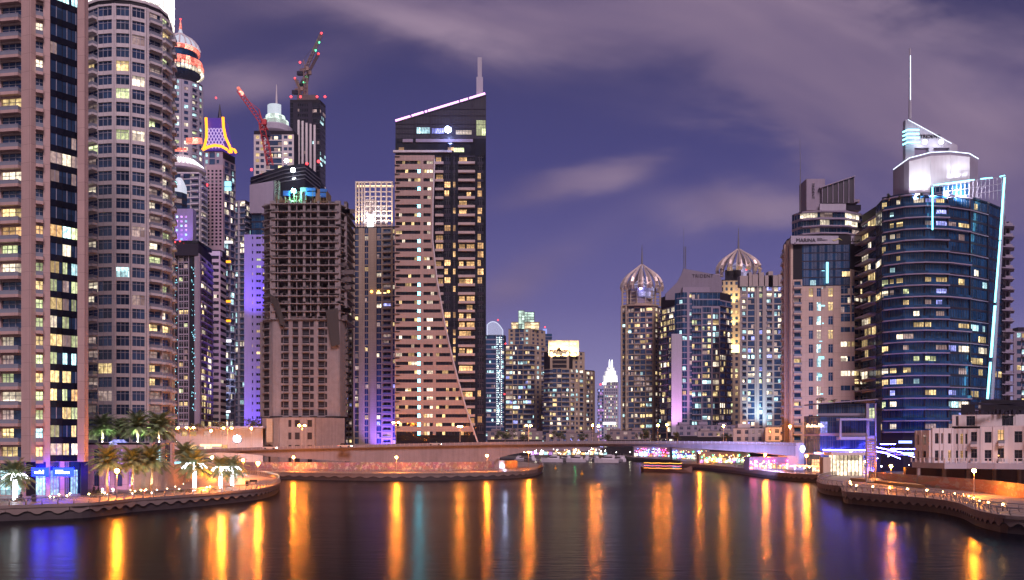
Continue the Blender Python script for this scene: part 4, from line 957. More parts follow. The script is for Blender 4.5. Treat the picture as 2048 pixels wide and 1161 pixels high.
# ---- 18 : far white crowned pair
def chrys(px, Y, top, w, label, seed):
    T = Tower('skyscraper', label, 'tower', px, Y, seed, wall=pale, glz=glasst, nind=40, group='far towers seen over the water', bars=False)
    k = Y/F; cx = WX(px, Y); T.core([(px-w, Y), (px+w, Y)], 2.2, ZF(765, Y), w*2*k)
    T.fac((px-w, Y), (px+w, Y), 2.2, ZF(766, Y), 22, [(2, 's')] + [(2, 'w'), (1, 's')]*7 + [(1, 's')], lit=[('W', .22), ('c', .1), ('g', .05), ('p', .05)])
    T.finish(lambda a, b: b < 855)
    b = MB(); 
    for a_, z0_, z1_, in ((.86, 766, 750), (.66, 750, 742), (.45, 742, 735)):
        r = a_*w*k; b.prism([(cx-r, Y+1), (cx+r, Y+1), (cx+r, Y+1+2*r), (cx-r, Y+1+2*r)], ZF(z0_, Y)+.05, ZF(z1_, Y))
    b.build('crown', emat('glowing_white_crown', (.9, .92, 1), 1.3, pattern=1), T.root)  # stepped crown emits its floodlit white itself
    b = MB()
    for i in range(9):
        a = math.pi*i/8; b.box(cx - w*k*.8*math.cos(a)-.8, cx - w*k*.8*math.cos(a)+.8, Y-.6, Y-.1, ZF(764, Y), ZF(764 - 26*math.sin(a), Y)+1)
    for sx_ in (-2.5, 2.5): b.lathe(cx+sx_*k, Y+3, [(1.3, ZF(736, Y)), (1.0, ZF(724, Y)), (.3, ZF(top, Y))], 6)
    b.build('spire', emat('white_lit_spires', (.95, .97, 1), 2.4), T.root); return T
T = chrys(1222, 1300, 719, 15, 'distant white floodlit tower with stepped crown and twin spires, alone over the water', 35)
pbox(T, 1205, 1212, 1298, 770, 765, 2, E_crown, 'light_band'); pbox(T, 1206, 1232, 1298, 850, 845, 3, E_whitesoft, 'base_light')
Y = 1500
T = Tower('office_tower', 'hazy far tower with a red beacon, left of the twin-spired white tower', 'tower', 1200, Y, 36, wall=pmat('hazy_violet_wall', (.38, .32, .45)), glz=glasst, nind=30, bars=False)
T.core([(1195, Y), (1208, Y)], 2.2, ZF(778, Y), 20); T.fac((1195, Y), (1208, Y), 2.2, ZF(778, Y), 18, [(1, 'g'), (1, 'w'), (1, 'g')], lit=[('b', .2), ('p', .2), ('c', .1)]); T.finish(lambda a, b: b < 855); beacon(T, 1201, Y, 771, 1.6)
# ---- 19, 21 : onion-crowned towers
def onion(T, px, Y, ybase, ytop, rpx, spy):
    cx, cy = WX(px, Y), Y; k = Y/F; Z = lambda t: ZF(ybase + (ytop-ybase)*t, Y)
    prof = [(.95, 0), (1.0, .13), (.97, .26), (.87, .42), (.70, .58), (.49, .72), (.27, .86), (.07, 1.0)]
    b = MB(); n = 14
    for i in range(n):
        a0 = 360/n*i; p = [(rpx*k*r, Z(t)) for r, t in prof]
        ang = R(a0)
        b.tube([(cx + r*math.cos(ang), cy + r*math.sin(ang), z) for r, z in p], [1.1, 1.25, 1.25, 1.15, 1.0, .85, .6, .3], 4)
        b.lathe(cx, cy, [(r*.985, z) for r, z in p], 3, 0, a0-8, a0+8)
    b.build('onion_crown', chrome, T.root)
    b = MB(); b.lathe(cx, cy, [(rpx*k*.6, Z(-.3)), (rpx*k*.6, Z(.1)), (rpx*k*.3, Z(.34)), (1.2, Z(.5)), (.5, Z(1.0))], 16); b.build('lit_drum', emat('blue_white_drum', (.4, .42, .95), .55, pattern=1), T.root)
    spire(T, px, Y, ytop, spy, .8, .12, steel)
    for a in (200, 250, 290, 340): lamp('SPOT', (cx + rpx*k*.5*math.cos(R(a)), cy + rpx*k*.5*math.sin(R(a)), Z(.02)), 26000, (1, .86, .72), .4, T.root, (cx + rpx*k*.75*math.cos(R(a)), cy + rpx*k*.75*math.sin(R(a)), Z(.9)), 90, .8)
Y = 640
T = Tower('residential_tower', 'beige tower with a silver ribbed onion crown, free-standing beside the open sky', 'tower', 1284, Y, 37, wall=tan, nind=100, fr=frame_w)
P3 = [(1243, Y+4), (1308, Y), (1325, Y+12)]; L19 = [('y', .13), ('W', .09), ('c', .04), ('d', .12)]
T.core(P3, 2.2, ZF(612, Y), 22)
T.fac(P3[0], P3[1], 2.2, ZF(614, Y), 28, [(2, 's'), (9, 'b'), (1.5, 's'), (10, 'g'), (1.5, 's'), (9, 'B'), (1, 's'), (9, 'g'), (1.5, 's'), (11, 'b'), (3, 's')], lit=L19, bars=(0, 0), bd=1)
T.fac(P3[1], P3[2], 2.2, ZF(614, Y), 28, [(2, 's'), (5, 'w'), (3, 's'), (6, 'B'), (2, 's')], lit=L19, bars=(0, 0), bd=1)
for px in (1243, 1252): T.m.box(WX(px, Y)-.5, WX(px, Y)+.5, Y-1, Y+1, 2.2, ZF(612, Y))
T.finish(lambda a, b: b < 855)
PP = arc(1284, Y+11, 38, 8); Tm = MB()
b = MB(); b.lathe(WX(1284, Y), Y+11, [(38*Y/F, ZF(612, Y)), (38*Y/F, ZF(608, Y))], 16); b.build('terrace', tan, T.root)
b = MB(); b.lathe(WX(1284, Y), Y+11, [(24*Y/F, ZF(608, Y)), (24*Y/F, ZF(575, Y))], 10); b.build('upper_drum', mauve, T.root)
b = MB()
for px in (1246, 1256, 1312, 1322): b.box(WX(px, Y)-.6, WX(px, Y)+.6, Y+3, Y+4.2, ZF(612, Y), ZF(575, Y))
for px in (1262, 1275, 1292, 1305): b.box(WX(px, Y)-.4, WX(px, Y)+.4, Y+2, Y+3.2, ZF(612, Y), ZF(580, Y))
for i in range(5): b.box(WX(1246, Y), WX(1322, Y), Y+3.2, Y+4, ZF(611-i*7, Y), ZF(611-i*7, Y)+.5)
b.build('belvedere_frame', tan, T.root)
onion(T, 1284, Y+11, 583, 530, 41, 490)
b = MB(); b.ball((WX(1281, Y), Y-1, ZF(577, Y)), 1.1); b.build('blue_lamp', emat('violet_blue_lamp', (.4, .4, 1), 25), T.root)
Y = 650
T = Tower('residential_tower', 'second onion-crowned tower, mostly hidden behind the dark glass tower, its upper stem lit gold', 'tower', 1468, Y, 38, wall=tan, nind=60)
PP = [(1430, Y+6), (1446, Y), (1482, Y), (1500, Y+8)]; T.core(PP, 2.2, ZF(560, Y), 20)
T.fac(PP[0], PP[1], 2.2, ZF(562, Y), 30, [(1, 'B')], lit=[('y', .15)], bars=(0, 0)); T.fac(PP[1], PP[2], 2.2, ZF(562, Y), 30, [(3, 's'), (4, 'w'), (3, 's'), (4, 'w'), (3, 's'), (5, 'w'), (4, 's')], lit=[('y', .12), ('g', .08)], bars=(0, 0))
T.fac(PP[2], PP[3], 2.2, ZF(562, Y), 30, [(1, 's')])
T.core([(1450, Y+1), (1482, Y+1)], ZF(560, Y)+.1, ZF(540, Y), 14)
T.finish(lambda a, b: 1450 < a < 1482 and b < 860)
b = MB(); b.box(WX(1462, Y), WX(1478, Y), Y-1.0, Y-.6, ZF(706, Y), ZF(690, Y)); b.build('golden_uplight', emat('gold_uplight', (1, .8, .35), 3), T.root)
for zz in (704, 660, 615): lamp('SPOT', (WX(1468, Y-4), Y-5, ZF(zz, Y)), 32000, (1, .72, .3), .5, T.root, (WX(1468, Y), Y, ZF(zz-40, Y)), 80, .9)
onion(T, 1477, Y+11, 548, 499, 43, 455); beacon(T, 1493, Y-3, 541, .8)
# ---- 20 : dark glass tower with the TRIDENT board
def text(s, x, y, z, size, m, parent, ext=.05, name='lettering', rot=(90, 0, 0), ls=1.0, align='LEFT'):
    cu = bpy.data.curves.new(name, 'FONT'); cu.body = s; cu.size = size; cu.extrude = ext; cu.align_x = align; cu.space_character = ls; cu.space_line = .9
    cu.materials.append(m); o = bpy.data.objects.new(name, cu); C.objects.link(o)
    o.rotation_euler = [R(a) for a in rot]
    p = parent; off = Vector((0, 0, 0))
    while p is not None: off += p.location; p = p.parent
    bpy.context.view_layer.update(); me = bpy.data.meshes.new_from_object(o); bpy.data.objects.remove(o); o = bpy.data.objects.new(name, me); C.objects.link(o)
    o.rotation_euler = [R(a) for a in rot]; o.parent = parent; o.location = Vector((x, y, z)) - off; return o
Y = 600
T = Tower('residential_tower', 'dark glass tower of many slabs with a curved roof board reading TRIDENT', 'tower', 1395, Y, 39, wall=mauve, glz=glasst, nind=100, balmat=mauve)
P3 = [(1322, Y+22), (1350, Y+4), (1365, Y), (1384, Y), (1440, Y), (1462, Y+10)]; zt = ZF(585, Y); n = 27; L20 = [('y', .17), ('W', .10), ('c', .08), ('g', .06)]
T.core(P3, 2.2, zt, 14)
T.fac(P3[0], P3[1], 2.2, ZF(610, Y), n-2, [(8, 'B'), (1, 's'), (10, 'B')], lit=[('y', .35), ('W', .2)], bars=(0, 0), bal='slab', bd=2.0)
T.fac(P3[1], P3[2], 2.2, zt, n, [(3, 'n'), (12, 'g')], lit=[('c', .1)], bars=(1, 0))
T.m.ob(frame((WX(*P3[1]), P3[1][1]), (WX(*P3[2]), P3[2][1]))[0], -.5, 3.6, .3, 1.5, 2.2, ZF(668, Y))
T.fac(P3[2], P3[3], 2.2, zt, n, [(7, 'g'), (4, 's'), (4, 'g')], lit=[('c', .12), ('y', .06)], bars=(1, 0))
T.fac(P3[3], P3[4], 2.2, ZF(615, Y), n-2, [(14, 'B'), (2, 's'), (8, 'g'), (5, 'g'), (3, 's'), (9, 'B'), (2, 's')], lit=L20, bars=(1, 0), bal='slab', bd=1.2)
T.fac(P3[3], P3[4], ZF(615, Y)+.05, ZF(586, Y), 2, [(14, 'g'), (8, 'g'), (8, 'g'), (8, 'g'), (8, 'g')], lit=[('c', .1)], bars=(1, 0))
T.fac(P3[4], P3[5], 2.2, ZF(600, Y), n-1, [(10, 'B'), (1, 's'), (9, 'B')], lit=[('y', .18), ('W', .1)], bars=(0, 0), bal='slab', bd=1.6)
T.finish(lambda a, b: b < 860)
b = MB(); f_ = frame((WX(1331, Y+4), Y+4), (WX(1446, Y+4), Y+4))[0]; k = (Y+4)/F
b.front(f_, [(0, ZF(598, Y)), (0, ZF(586, Y)), (14*k, ZF(572, Y)), (24*k, ZF(562, Y)), (33*k, ZF(545, Y)), (36*k, ZF(535, Y)), (108*k, ZF(549, Y)), (113*k, ZF(560, Y)), (113*k, ZF(598, Y))], -2, 0)
bd_ = b.build('roof_board', pmat('roof_board_grey', (.21, .19, .25)), T.root)
b = MB(); b.box(WX(1366, Y), WX(1420, Y), Y+1, Y+3.9, ZF(586, Y), ZF(574, Y)); b.box(WX(1414, Y), WX(1445, Y), Y+6.1, Y+16, ZF(586, Y), ZF(545, Y)); b.build('plant_room', mauve, T.root)
text('TRIDENT', WX(1384, Y+4), Y+3.9, ZF(553.5, Y), 3.3, recess, bd_, .1, ls=1.15)
pbox(T, 1343, 1364, Y-3, 872, 668, 2.4, pale, 'pier')
lamp('SPOT', (WX(1353, Y-22), Y-22, 6), 240000, (.85, .35, .8), 1, T.root, (WX(1353, Y-3), Y-3, 40), 40, .9)
b = MB(); lattice(b, (WX(1373, Y), Y+6, ZF(536, Y)), (WX(1373, Y), Y+6, ZF(490, Y)), 1.3, 12, .12); b.tube([(WX(1371, Y), Y+6, ZF(490, Y)), (WX(1371, Y), Y+6, ZF(450, Y))], .1, 5); b.build('antenna_mast', steel, T.root)
# ---- 22 : beige tower with vertical glass strips
Y = 560
T = Tower('residential_tower', 'beige slab tower with tall blue-lit window strips, in front of the second onion crown', 'tower', 1522, Y, 40, wall=pmat('grey_beige_render', (.36, .31, .30)), glz=glass, nind=100, fr=frame_w)
P3 = [(1480, Y+2), (1566, Y), (1578, Y+8)]; T.core(P3, 2.2, ZF(560, Y), 18)
L22 = [('c', .14), ('W', .14), ('b', .06), ('g', .05)]
T.fac(P3[0], P3[1], 2.2, ZF(572, Y), 28, [(4, 's'), (7, 'B'), (3, 's'), (6, 'g'), (6, 'g'), (3, 's'), (5, 'S'), (6, 'g'), (5, 'S'), (3, 's'), (9, 'B'), (4, 's'), (7, 'g'), (6, 'g'), (3, 's')], lit=L22, bars=(0, 0), bd=1)
T.fac(P3[1], P3[2], 2.2, ZF(572, Y), 28, [(1, 'B')], lit=L22, bars=(0, 0))
T.finish(lambda a, b: b < 845)
for a_, c_, pt in ((1480, 1496, 552), (1498, 1504, 545), (1505, 1516, 549), (1518, 1528, 545), (1530, 1556, 551), (1537, 1546, 543), (1557, 1567, 549)): pbox(T, a_, c_, Y-.6, 573, pt, 6, T.wall, 'pilaster_cap')
for px in (1508, 1530): lamp('SPOT', (WX(px, Y-10), Y-10, 10), 130000, (.45, .75, 1.0), 1, T.root, (WX(px, Y), Y, 40), 40, .9)
lamp('SPOT', (WX(1485, Y-8), Y-8, 10), 20000, (1, .5, .3), 1, T.root, (WX(1485, Y), Y, 20), 60, .9)
# ---- 23 : MARINA hotel
Y = 314
T = Tower('hotel_tower', 'beige hotel tower with a MARINA name board and a sloping grille on its roof', 'tower', 1650, Y, 41, wall=pmat('warm_hotel_render', (.52, .40, .33), joints=(3, 3.2, .03)), glz=glasst, nind=100)
P3 = [(1566, Y+14), (1574, Y+4), (1586, Y), (1700, Y-2), (1730, Y+4)]
zn = ZF(487, Y); T.core(P3, 2.2, ZF(474, Y), 16)
hb = T.mat(pale)
T.fac(P3[0], P3[1], 2.2, ZF(484, Y), 26, [(2, 's'), (5, 'B'), (2, 'S')], lit=[('y', .1)], bars=(0, 0))
T.fac(P3[1], P3[2], 2.2, ZF(478, Y), 26, [(1, 's'), (1.2, 'n'), (1, 'S')])
xm = lambda px: (px, Y - 2*(px-1586)/114)
T.fac(P3[2], xm(1604), 2.2, ZF(560, Y), 22, [(2, 's'), (14, 'B'), (3, 's')], lit=[('y', .12), ('g', .06)], bars=(0, 0), bal='glass', bd=1.2)
zc = ZF(574, Y)
def lm(k_, c):
    r = T.rng.random()
    if c == 3: return L_wht if r < .3 else (L_cyn if r < .65 else 0)
    return (PAL[T.rng.choice('Wyg')] if r < .28 else 0)
T.fac(xm(1604), xm(1681), 2.2, zc, 13, [(12, 's'), (11, 'w'), (5, 's'), (11, 'w'), (12, 's'), (12, 'w'), (14, 's')], litf=lm, bars=(1, 1), sill=.26, head=.86)
T.fac(xm(1681), xm(1709), 2.2, ZF(648, Y), 10, [(1, 'r'), (1, 'r')], lit=[('W', .4), ('y', .1)], bars=(1, 0), bd=1)
T.fac(xm(1681), xm(1709), ZF(648, Y), zc, 4, [(1, 'g'), (1, 'g')], lit=[('W', .15)], bars=(1, 1))
T.fac(P3[3], P3[4], 2.2, zc+6, 24, [(1, 's'), (2, 'w'), (2, 'w')], lit=[('W', .3), ('y', .1)], bars=(0, 0))
T.fac(xm(1604), P3[3], zc+.05, ZF(492, Y), 5, [(1, 'g')]*6, lit=[('y', .05), ('c', .05)], bars=(3, 0), slab=.12, m=T.mat(dkgrey))
T.m.box(WX(1579, Y), WX(1732, Y), Y-1.6, Y-.6, ZF(490, Y), ZF(474, Y), hb)
# upper dark curved floors
U = [(1584, Y+6), (1600, Y+1.5), (1640, Y-.5), (1690, Y), (1718, Y+4), (1728, Y+9)]
T.core(U, ZF(474, Y)+.1, ZF(422, Y), 14, m=T.mat(glassb))
for i in range(5): T.fac(U[i], U[i+1], ZF(474, Y)+.1, ZF(424, Y), 3, [(1, 'g'), (1, 'g')] if i in (1, 2) else [(1, 'g')], lit=[('W', .25), ('g', .1)], bars=(2, 0), slab=.3, m=T.mat(mauve))
for i in range(4):
    pz = ZF(470-14.5*i, Y); Pp = [(WX(a+(0 if a > 1600 else 2), c), c-1.6) for a, c in U]; T.m.prism(Pp + back(Pp, 12), pz, pz+.5, T.mat(mauve))
T.finish(lambda a, b: b < 860 and a < 1722)
board = pbox(T, 1613, 1650, Y+2, 421, 358, 8, mauve, 'roof_block')
b = MB(); f_ = frame((WX(1646, Y), Y+1), (WX(1712, Y), Y+1))[0]; k = Y/F
b.front(f_, [(0, ZF(405, Y)), (64*k, ZF(405, Y)), (64*k, ZF(352, Y)), (0, ZF(375, Y))], -.6, 0); gr = b.build('roof_grille', pmat('dark_grille', (.05, .045, .06), rough=.4), T.root)
b = MB()
for i in range(7): x = i*64/6; b.ob(f_, x*k-.12, x*k+.12, .02, .3, ZF(405, Y), ZF(375-23*x/64, Y))
b.front(f_, [(-1, ZF(376, Y)), (65*k, ZF(352.5, Y)), (65*k, ZF(350.5, Y)), (-1, ZF(374, Y))], -1, .6); b.build('grille_frame', mauve, gr)
pbox(T, 1640, 1692, Y+.3, 421, 408, 1, pale, 'blank_board'); pbox(T, 1646, 1720, Y+4, 404, 399, 8, mauve, 'canopy'); pbox(T, 1692, 1722, Y+5, 421, 410, 6, dkgrey, 'plant_room')
text('TRIDENT', WX(1627.5, Y), Y+1.9, ZF(363, Y), 1.35, recess, board, .05, rot=(90, 90, 0), ls=1.1)
nb = MB(); nb.box(WX(1586, Y), WX(1588, Y), Y-1.8, Y-1.61, ZF(489, Y), ZF(488, Y)); nbo = nb.build('name_board', recess, T.root)
text('MARINA', WX(1592, Y-1.7), Y-1.75, ZF(486.5, Y), 1.9, recess, nbo, .05)
text('HOTEL\nAPARTMENTS', WX(1634, Y-1.7), Y-1.75, ZF(481, Y), .62, recess, nbo, .04)
b = MB(); b.tube([(WX(1660+i*2.6, Y), Y-1.8, ZF(482+1.8*math.sin(i*.9), Y)) for i in range(9)], [.05, .1, .18, .1, .12, .2, .12, .08, .04], 4)
b.build('emblem', emat('gold_emblem', (1, .8, .3), .3), nbo)
b = MB(); x = WX(1690, Y)
for wl_, hh, dd in ((.9, .25, 0), (.2, 1.2, 0), (.6, .25, 1), (.2, 1.3, 0), (1.1, .25, 0), (.7, .5, 1), (.2, 1.0, 0), (.9, .25, 1)): b.box(x, x+wl_, Y-1.8, Y-1.61, ZF(486.5, Y), ZF(486.5, Y)+hh); x += wl_+.12
b.build('script_lettering', recess, nbo)
b = MB(); b.tube([(WX(1609, Y), Y+5, ZF(420, Y)), (WX(1610, Y), Y+5, ZF(340, Y)), (WX(1609, Y), Y+5, ZF(268, Y))], [.25, .15, .05], 5); b.build('antenna', steel, T.root)
b = MB(); b.ob(frame((WX(1652, Y-3), Y-3), (WX(1660, Y-3), Y-3))[0], 0, .9, 0, .1, ZF(570, Y), ZF(528, Y)); b.build('neon_stripe', E_cyanpan, T.root)
b = MB(); 
for i in range(9): b.box(WX(1636+rr.uniform(-5, 5), Y), WX(1640+rr.uniform(-3, 4), Y)+.4, Y-2.2, Y-2.15, ZF(545+i*35, Y), ZF(545+i*35, Y)+rr.uniform(.2, 1))
b.build('glass_glint', E_cyanpan, T.root)  # glints on the glass made as small glowing boxes
# ---- 24 : big glass tower on the right
Y = 290
T = Tower('residential_tower', 'large curved dark blue glass tower with a cyan light line and a white-lit billboard drum', 'tower', 1880, Y, 42, wall=mauve, glz=glasst, nind=100, fr=frame_d, balmat=mauve)
P3 = [(1724, Y+22), (1752, Y+10), (1764, Y+2), (1806, Y-2.5), (1850, Y-4), (1896, Y-3), (1940, Y+1), (1975, Y+7), (2004, Y+15), (2010, Y+26)]
zb_, fh, n = ZF(865, Y), 3.78, 21; zt = zb_ + n*fh
T.core(P3, 2.2, zt+.2, 14); T.core(P3[2:-1], zt+.3, ZF(392, Y), 10)
L24 = [('y', .20), ('W', .08), ('c', .09), ('b', .04), ('g', .04)]
T.fac(P3[0], P3[1], zb_, zt-3, n-1, [(5, 'B'), (6, 'B')], lit=[('y', .35), ('W', .15)], bars=(1, 0), bal='slab', bd=2.6)
for i in range(1, 9):
    cols = [(1, 'g')] if i in (1, 8) else [(3, 'g'), (3, 'g'), (.3, 's')] if i not in (2,) else [(1, 'g'), (.25, 's'), (1, 'g'), (1, 'g')]
    T.fac(P3[i], P3[i+1], zb_, zt, n, cols, lit=L24 if i < 7 else [('y', .04)], bars=(3, 0), slab=.2, m=T.mat(dkgrey))
    if i >= 2: T.fac(P3[i], P3[min(i+1, 9)], zt+.3, ZF(393, Y), 2, [(1, 'g'), (1, 'g')], lit=[('W', .08)], bars=(3, 0), slab=.1, m=T.mat(dkgrey))
# curved slab edges sticking out of the glass
slab_i = T.mat(pmat('mauve_slab_edge', (.30, .25, .35), rough=.5))
for k_ in range(n+1):
    z = zb_ + k_*fh; dep = 1.5 if k_ % 2 else 1.3; e = 5 if k_ % 3 else 6
    Pp = [(WX(a, c), c-dep) for a, c in P3[2:e+1]]; Pb = [(WX(a, c), c+.5) for a, c in P3[2:e+1]]
    T.m.prism(Pp + Pb[::-1], z-.16, z+.2, slab_i)
    if k_ < n: 
        for (xA, yA), (xB, yB) in zip(Pp, Pp[1:]): T.m.ob(frame((xA, yA), (xB, yB))[0], .02, math.hypot(xB-xA, yB-yA)-.02, -.12, -.05, z+.221, z+1.1, T.mat(glasst))
    if k_ % 2 == 0:
        Pp = [(WX(a, c), c-.7) for a, c in P3[e:8]]; Pb = [(WX(a, c), c+.5) for a, c in P3[e:8]]
        T.m.prism(Pp + Pb[::-1], z-.15, z+.12, slab_i)
T.finish(lambda a, b: b < 835)
# balcony stack on the right flank
fl = MB()
for k_ in range(n-1):
    z = zb_+2+k_*fh; fl.prism([(WX(2004, Y+14), Y+14), (WX(2026, Y+16), Y+15), (WX(2031 if k_ % 2 else 2027, Y+20), Y+21), (WX(2006, Y+22), Y+24)], z, z+.35); fl.box(WX(2010, Y+16), WX(2024, Y+16), Y+15.6, Y+15.7, z+.5, z+1.3)
for px in (2008, 2016): fl.box(WX(px, Y+19)-.3, WX(px, Y+19)+.3, Y+18, Y+20, 2.2, zt-3)
fl.build('side_terrace', mauve, T.root)
# cyan line lights
def strip(pts, r, name='light_line', m=E_cneon):
    b = MB(); b.tube([(WX(a, c), c, ZF(p, c)) for a, p, c in pts], r, 6); return b.build(name, m, T.root)
strip([(1865, 460, Y-6.5), (1865, 375, Y-6.5)], .24); strip([(1867, 371, Y-6.5), (1948, 360, Y-2)], .2); strip([(1962, 358, Y), (1984, 356, Y+3)], .2); strip([(2000, 354, Y+5), (2009, 352, Y+6)], .28)
strip([(2009, 356, Y+5), (2000, 480, Y+2)], .36); strip([(2000, 483, Y+2), (1990, 605, Y)], .33); strip([(1990, 612, Y), (1982, 715, Y-1.5)], .45); strip([(1981, 725, Y-1.5), (1975, 798, Y-2.5)], .42)
b = MB(); b.tube([(WX(2012, Y+7), Y+7.6, ZF(350, Y+6)), (WX(1979, Y), Y-1.4, ZF(800, Y))], .7, 5); b.build('raking_strut', mauve, T.root)
# glass screen over the right part
b = MB(); f_, L = frame((WX(1862, Y-6), Y-6), (WX(2010, Y+6), Y+6))
zsc = lambda t: ZF(374 - 20*t, Y-6+12*t)
for i in range(19):
    t0 = i/18; b.ob(f_, L*t0-.08, L*t0+.08, 0, .2, ZF(394, Y), zsc(t0))
for dz in (0, 2.4, 4.6): b.front(f_, [(0, zsc(0)-dz), (L, zsc(1)-dz), (L, zsc(1)-dz+.22), (0, zsc(0)-dz+.22)], .21, .35)
for t0 in (.62, .70): b.tube([(WX(1862+148*t0, Y), Y-6+12*t0, ZF(392, Y)), (WX(1862+148*(t0+.14), Y), Y-6+12*(t0+.14), zsc(t0+.1))], .25, 4)
scr = b.build('roof_screen', mauve, T.root)
b = MB(); b.front(f_, [(0, ZF(400, Y)), (L*.5, ZF(400, Y)), (L*.5, zsc(.5)-.3), (0, zsc(0)-.3)], -.2, -.1); b.build('screen_glass', glasst, scr)
# drum with billboard
D_ = [(1786, Y+10), (1808, Y+4), (1818, Y+2), (1860, Y-.5), (1900, Y), (1938, Y+3), (1956, Y+9)]
Q = [(WX(a, c), c) for a, c in D_]; tops = [322, 317, 314, 308, 305, 303, 302]
b = MB(); b.prism(Q + back(Q, 14), ZF(402, Y), [ZF(t, Y) for t in tops] + [ZF(302, Y), ZF(322, Y)]); b.build('roof_drum', mauve, T.root)
b = MB()
for i in range(2, 5):
    f2, L2 = frame(Q[i], Q[i+1]); b.front(f2, [(.01, ZF(400, Y)), (L2-.01, ZF(400, Y)), (L2-.01, ZF(tops[i+1]+6, Y)), (.01, ZF(tops[i]+6, Y))], .05, .3)
b.build('billboard', pmat('blank_billboard', (.6, .6, .66), rough=.5, noise=.08), T.root)
for px in (1835, 1865, 1892, 1920): 
    lamp('SPOT', (WX(px, Y-5), Y-5, ZF(399, Y)), 34000, (.9, .93, 1), .5, T.root, (WX(px, Y), Y, ZF(380, Y)), 110, 1)
b = MB(); b.tube([(x, y-.3, ZF(t-1, Y)) for (x, y), t in zip(Q, tops)], .14, 5); b.build('edge_light', emat('thin_white_line', (.75, .85, 1), 2.2), T.root)
# sign fin with bars and spire
b = MB(); f2, _ = frame((WX(1811, Y+4), Y+4), (WX(1920, Y+4), Y+4)); k = (Y+4)/F
b.front(f2, [(0, ZF(300, Y)), (0, ZF(231, Y)), (18*k, ZF(236, Y)), (92*k, ZF(276, Y)), (104*k, ZF(283, Y)), (104*k, ZF(288, Y)), (18*k, ZF(288, Y)), (18*k, ZF(300, Y))], -2, 0)
b.ob(f2, 0, 18*k, -2, 0, ZF(330, Y), ZF(300, Y)-.01); b.ob(f2, 47*k, 56*k, -2, 0, ZF(305, Y), ZF(288, Y)-.01); b.ob(f2, 88*k, 104*k, -2, 0, ZF(304, Y), ZF(288, Y)-.01)
fn = b.build('sign_fin', pale, T.root)
for py, x1_ in ((257, 1838), (265, 1838), (273, 1839), (282, 1840)):
    b = MB(); b.tube([(WX(1809, Y+1.5), Y+2.8, ZF(py+2, Y)), (WX(1815, Y+1.5), Y+1.5, ZF(py, Y)), (WX(x1_, Y+1.5), Y+1.5, ZF(py, Y))], .28, 6); b.build('light_bar', E_cneon, fn)
text('TRIDENT', WX(1839, Y+4), Y+3.8, ZF(269, Y), 1.75, recess, fn, .1, ls=1.0)
for px in (1851, 1884): b = MB(); b.ball((WX(px, Y+1), Y+1.5, ZF(281, Y)), .75); b.build('sign_lamp', emat('sign_flood', (.9, .95, 1), 16, True), fn); lamp('SPOT', (WX(px, Y), Y, ZF(285, Y)), 700, (.85, .9, 1), .4, T.root, (WX(px, Y), Y+4, ZF(268, Y)), 140, 1)
b = MB(); b.tube([(WX(1812, Y+5), Y+3.6, ZF(231.5, Y)), (WX(1905, Y+3), Y+3.6, ZF(280, Y))], .09, 4); b.build('edge_line', emat('thin_white_line', (.75, .85, 1), 2.2), fn)
spire(T, 1820, Y+5, 236, 97, .55, .28, pale); b = MB(); b.box(WX(1820.5, Y+4.2), WX(1820.5, Y+4.2)+.2, Y+4.2, Y+4.3, ZF(190, Y), ZF(100, Y)); b.build('spire_light', emat('thin_white_line', (.75, .85, 1), 2.2), T.root)
# ---- 28 : tower cut by the right edge
Y = 420
T = Tower('apartment_tower', 'pinkish apartment block cut off by the right edge of the picture', 'tower', 2044, Y, 43, wall=mauve, nind=60)
T.core([(2026, Y), (2075, Y)], 2.2, ZF(664, Y), 16); T.fac((2026, Y), (2075, Y), 2.2, ZF(664, Y), 16, [(4, 's'), (8, 'w'), (8, 'B'), (8, 'w'), (6, 's')], lit=[('c', .15), ('W', .1), ('y', .1)], bars=(0, 0)); T.finish(lambda a, b: a < 2048 and b < 800)
pbox(T, 2036, 2070, Y+4, 664, 655, 8, dkgrey, 'roof_room')
# ---- distant filler towers on the skyline between the big ones
for i, (px, w_, top, Y, lab) in enumerate([(1180, 7, 800, 900, 'low far grey tower just left of the open sky gap'), (2036, 10, 690, 700, 'thin far tower behind the block at the right edge'), (1340, 10, 620, 620, 'dim far tower glimpsed between the onion-crowned tower and the dark glass one')]):
    T = Tower('office_tower', lab, 'tower', px, Y, 60+i, wall=mauve, nind=20, bars=False)
    T.core([(px-w_, Y), (px+w_, Y)], 2.2, ZF(top, Y), 14); T.fac((px-w_, Y), (px+w_, Y), 2.2, ZF(top, Y), 16, [(1, 's'), (2, 'g'), (1, 's'), (2, 'g'), (1, 's')], lit=L16); T.finish(lambda a, b: b < 850)
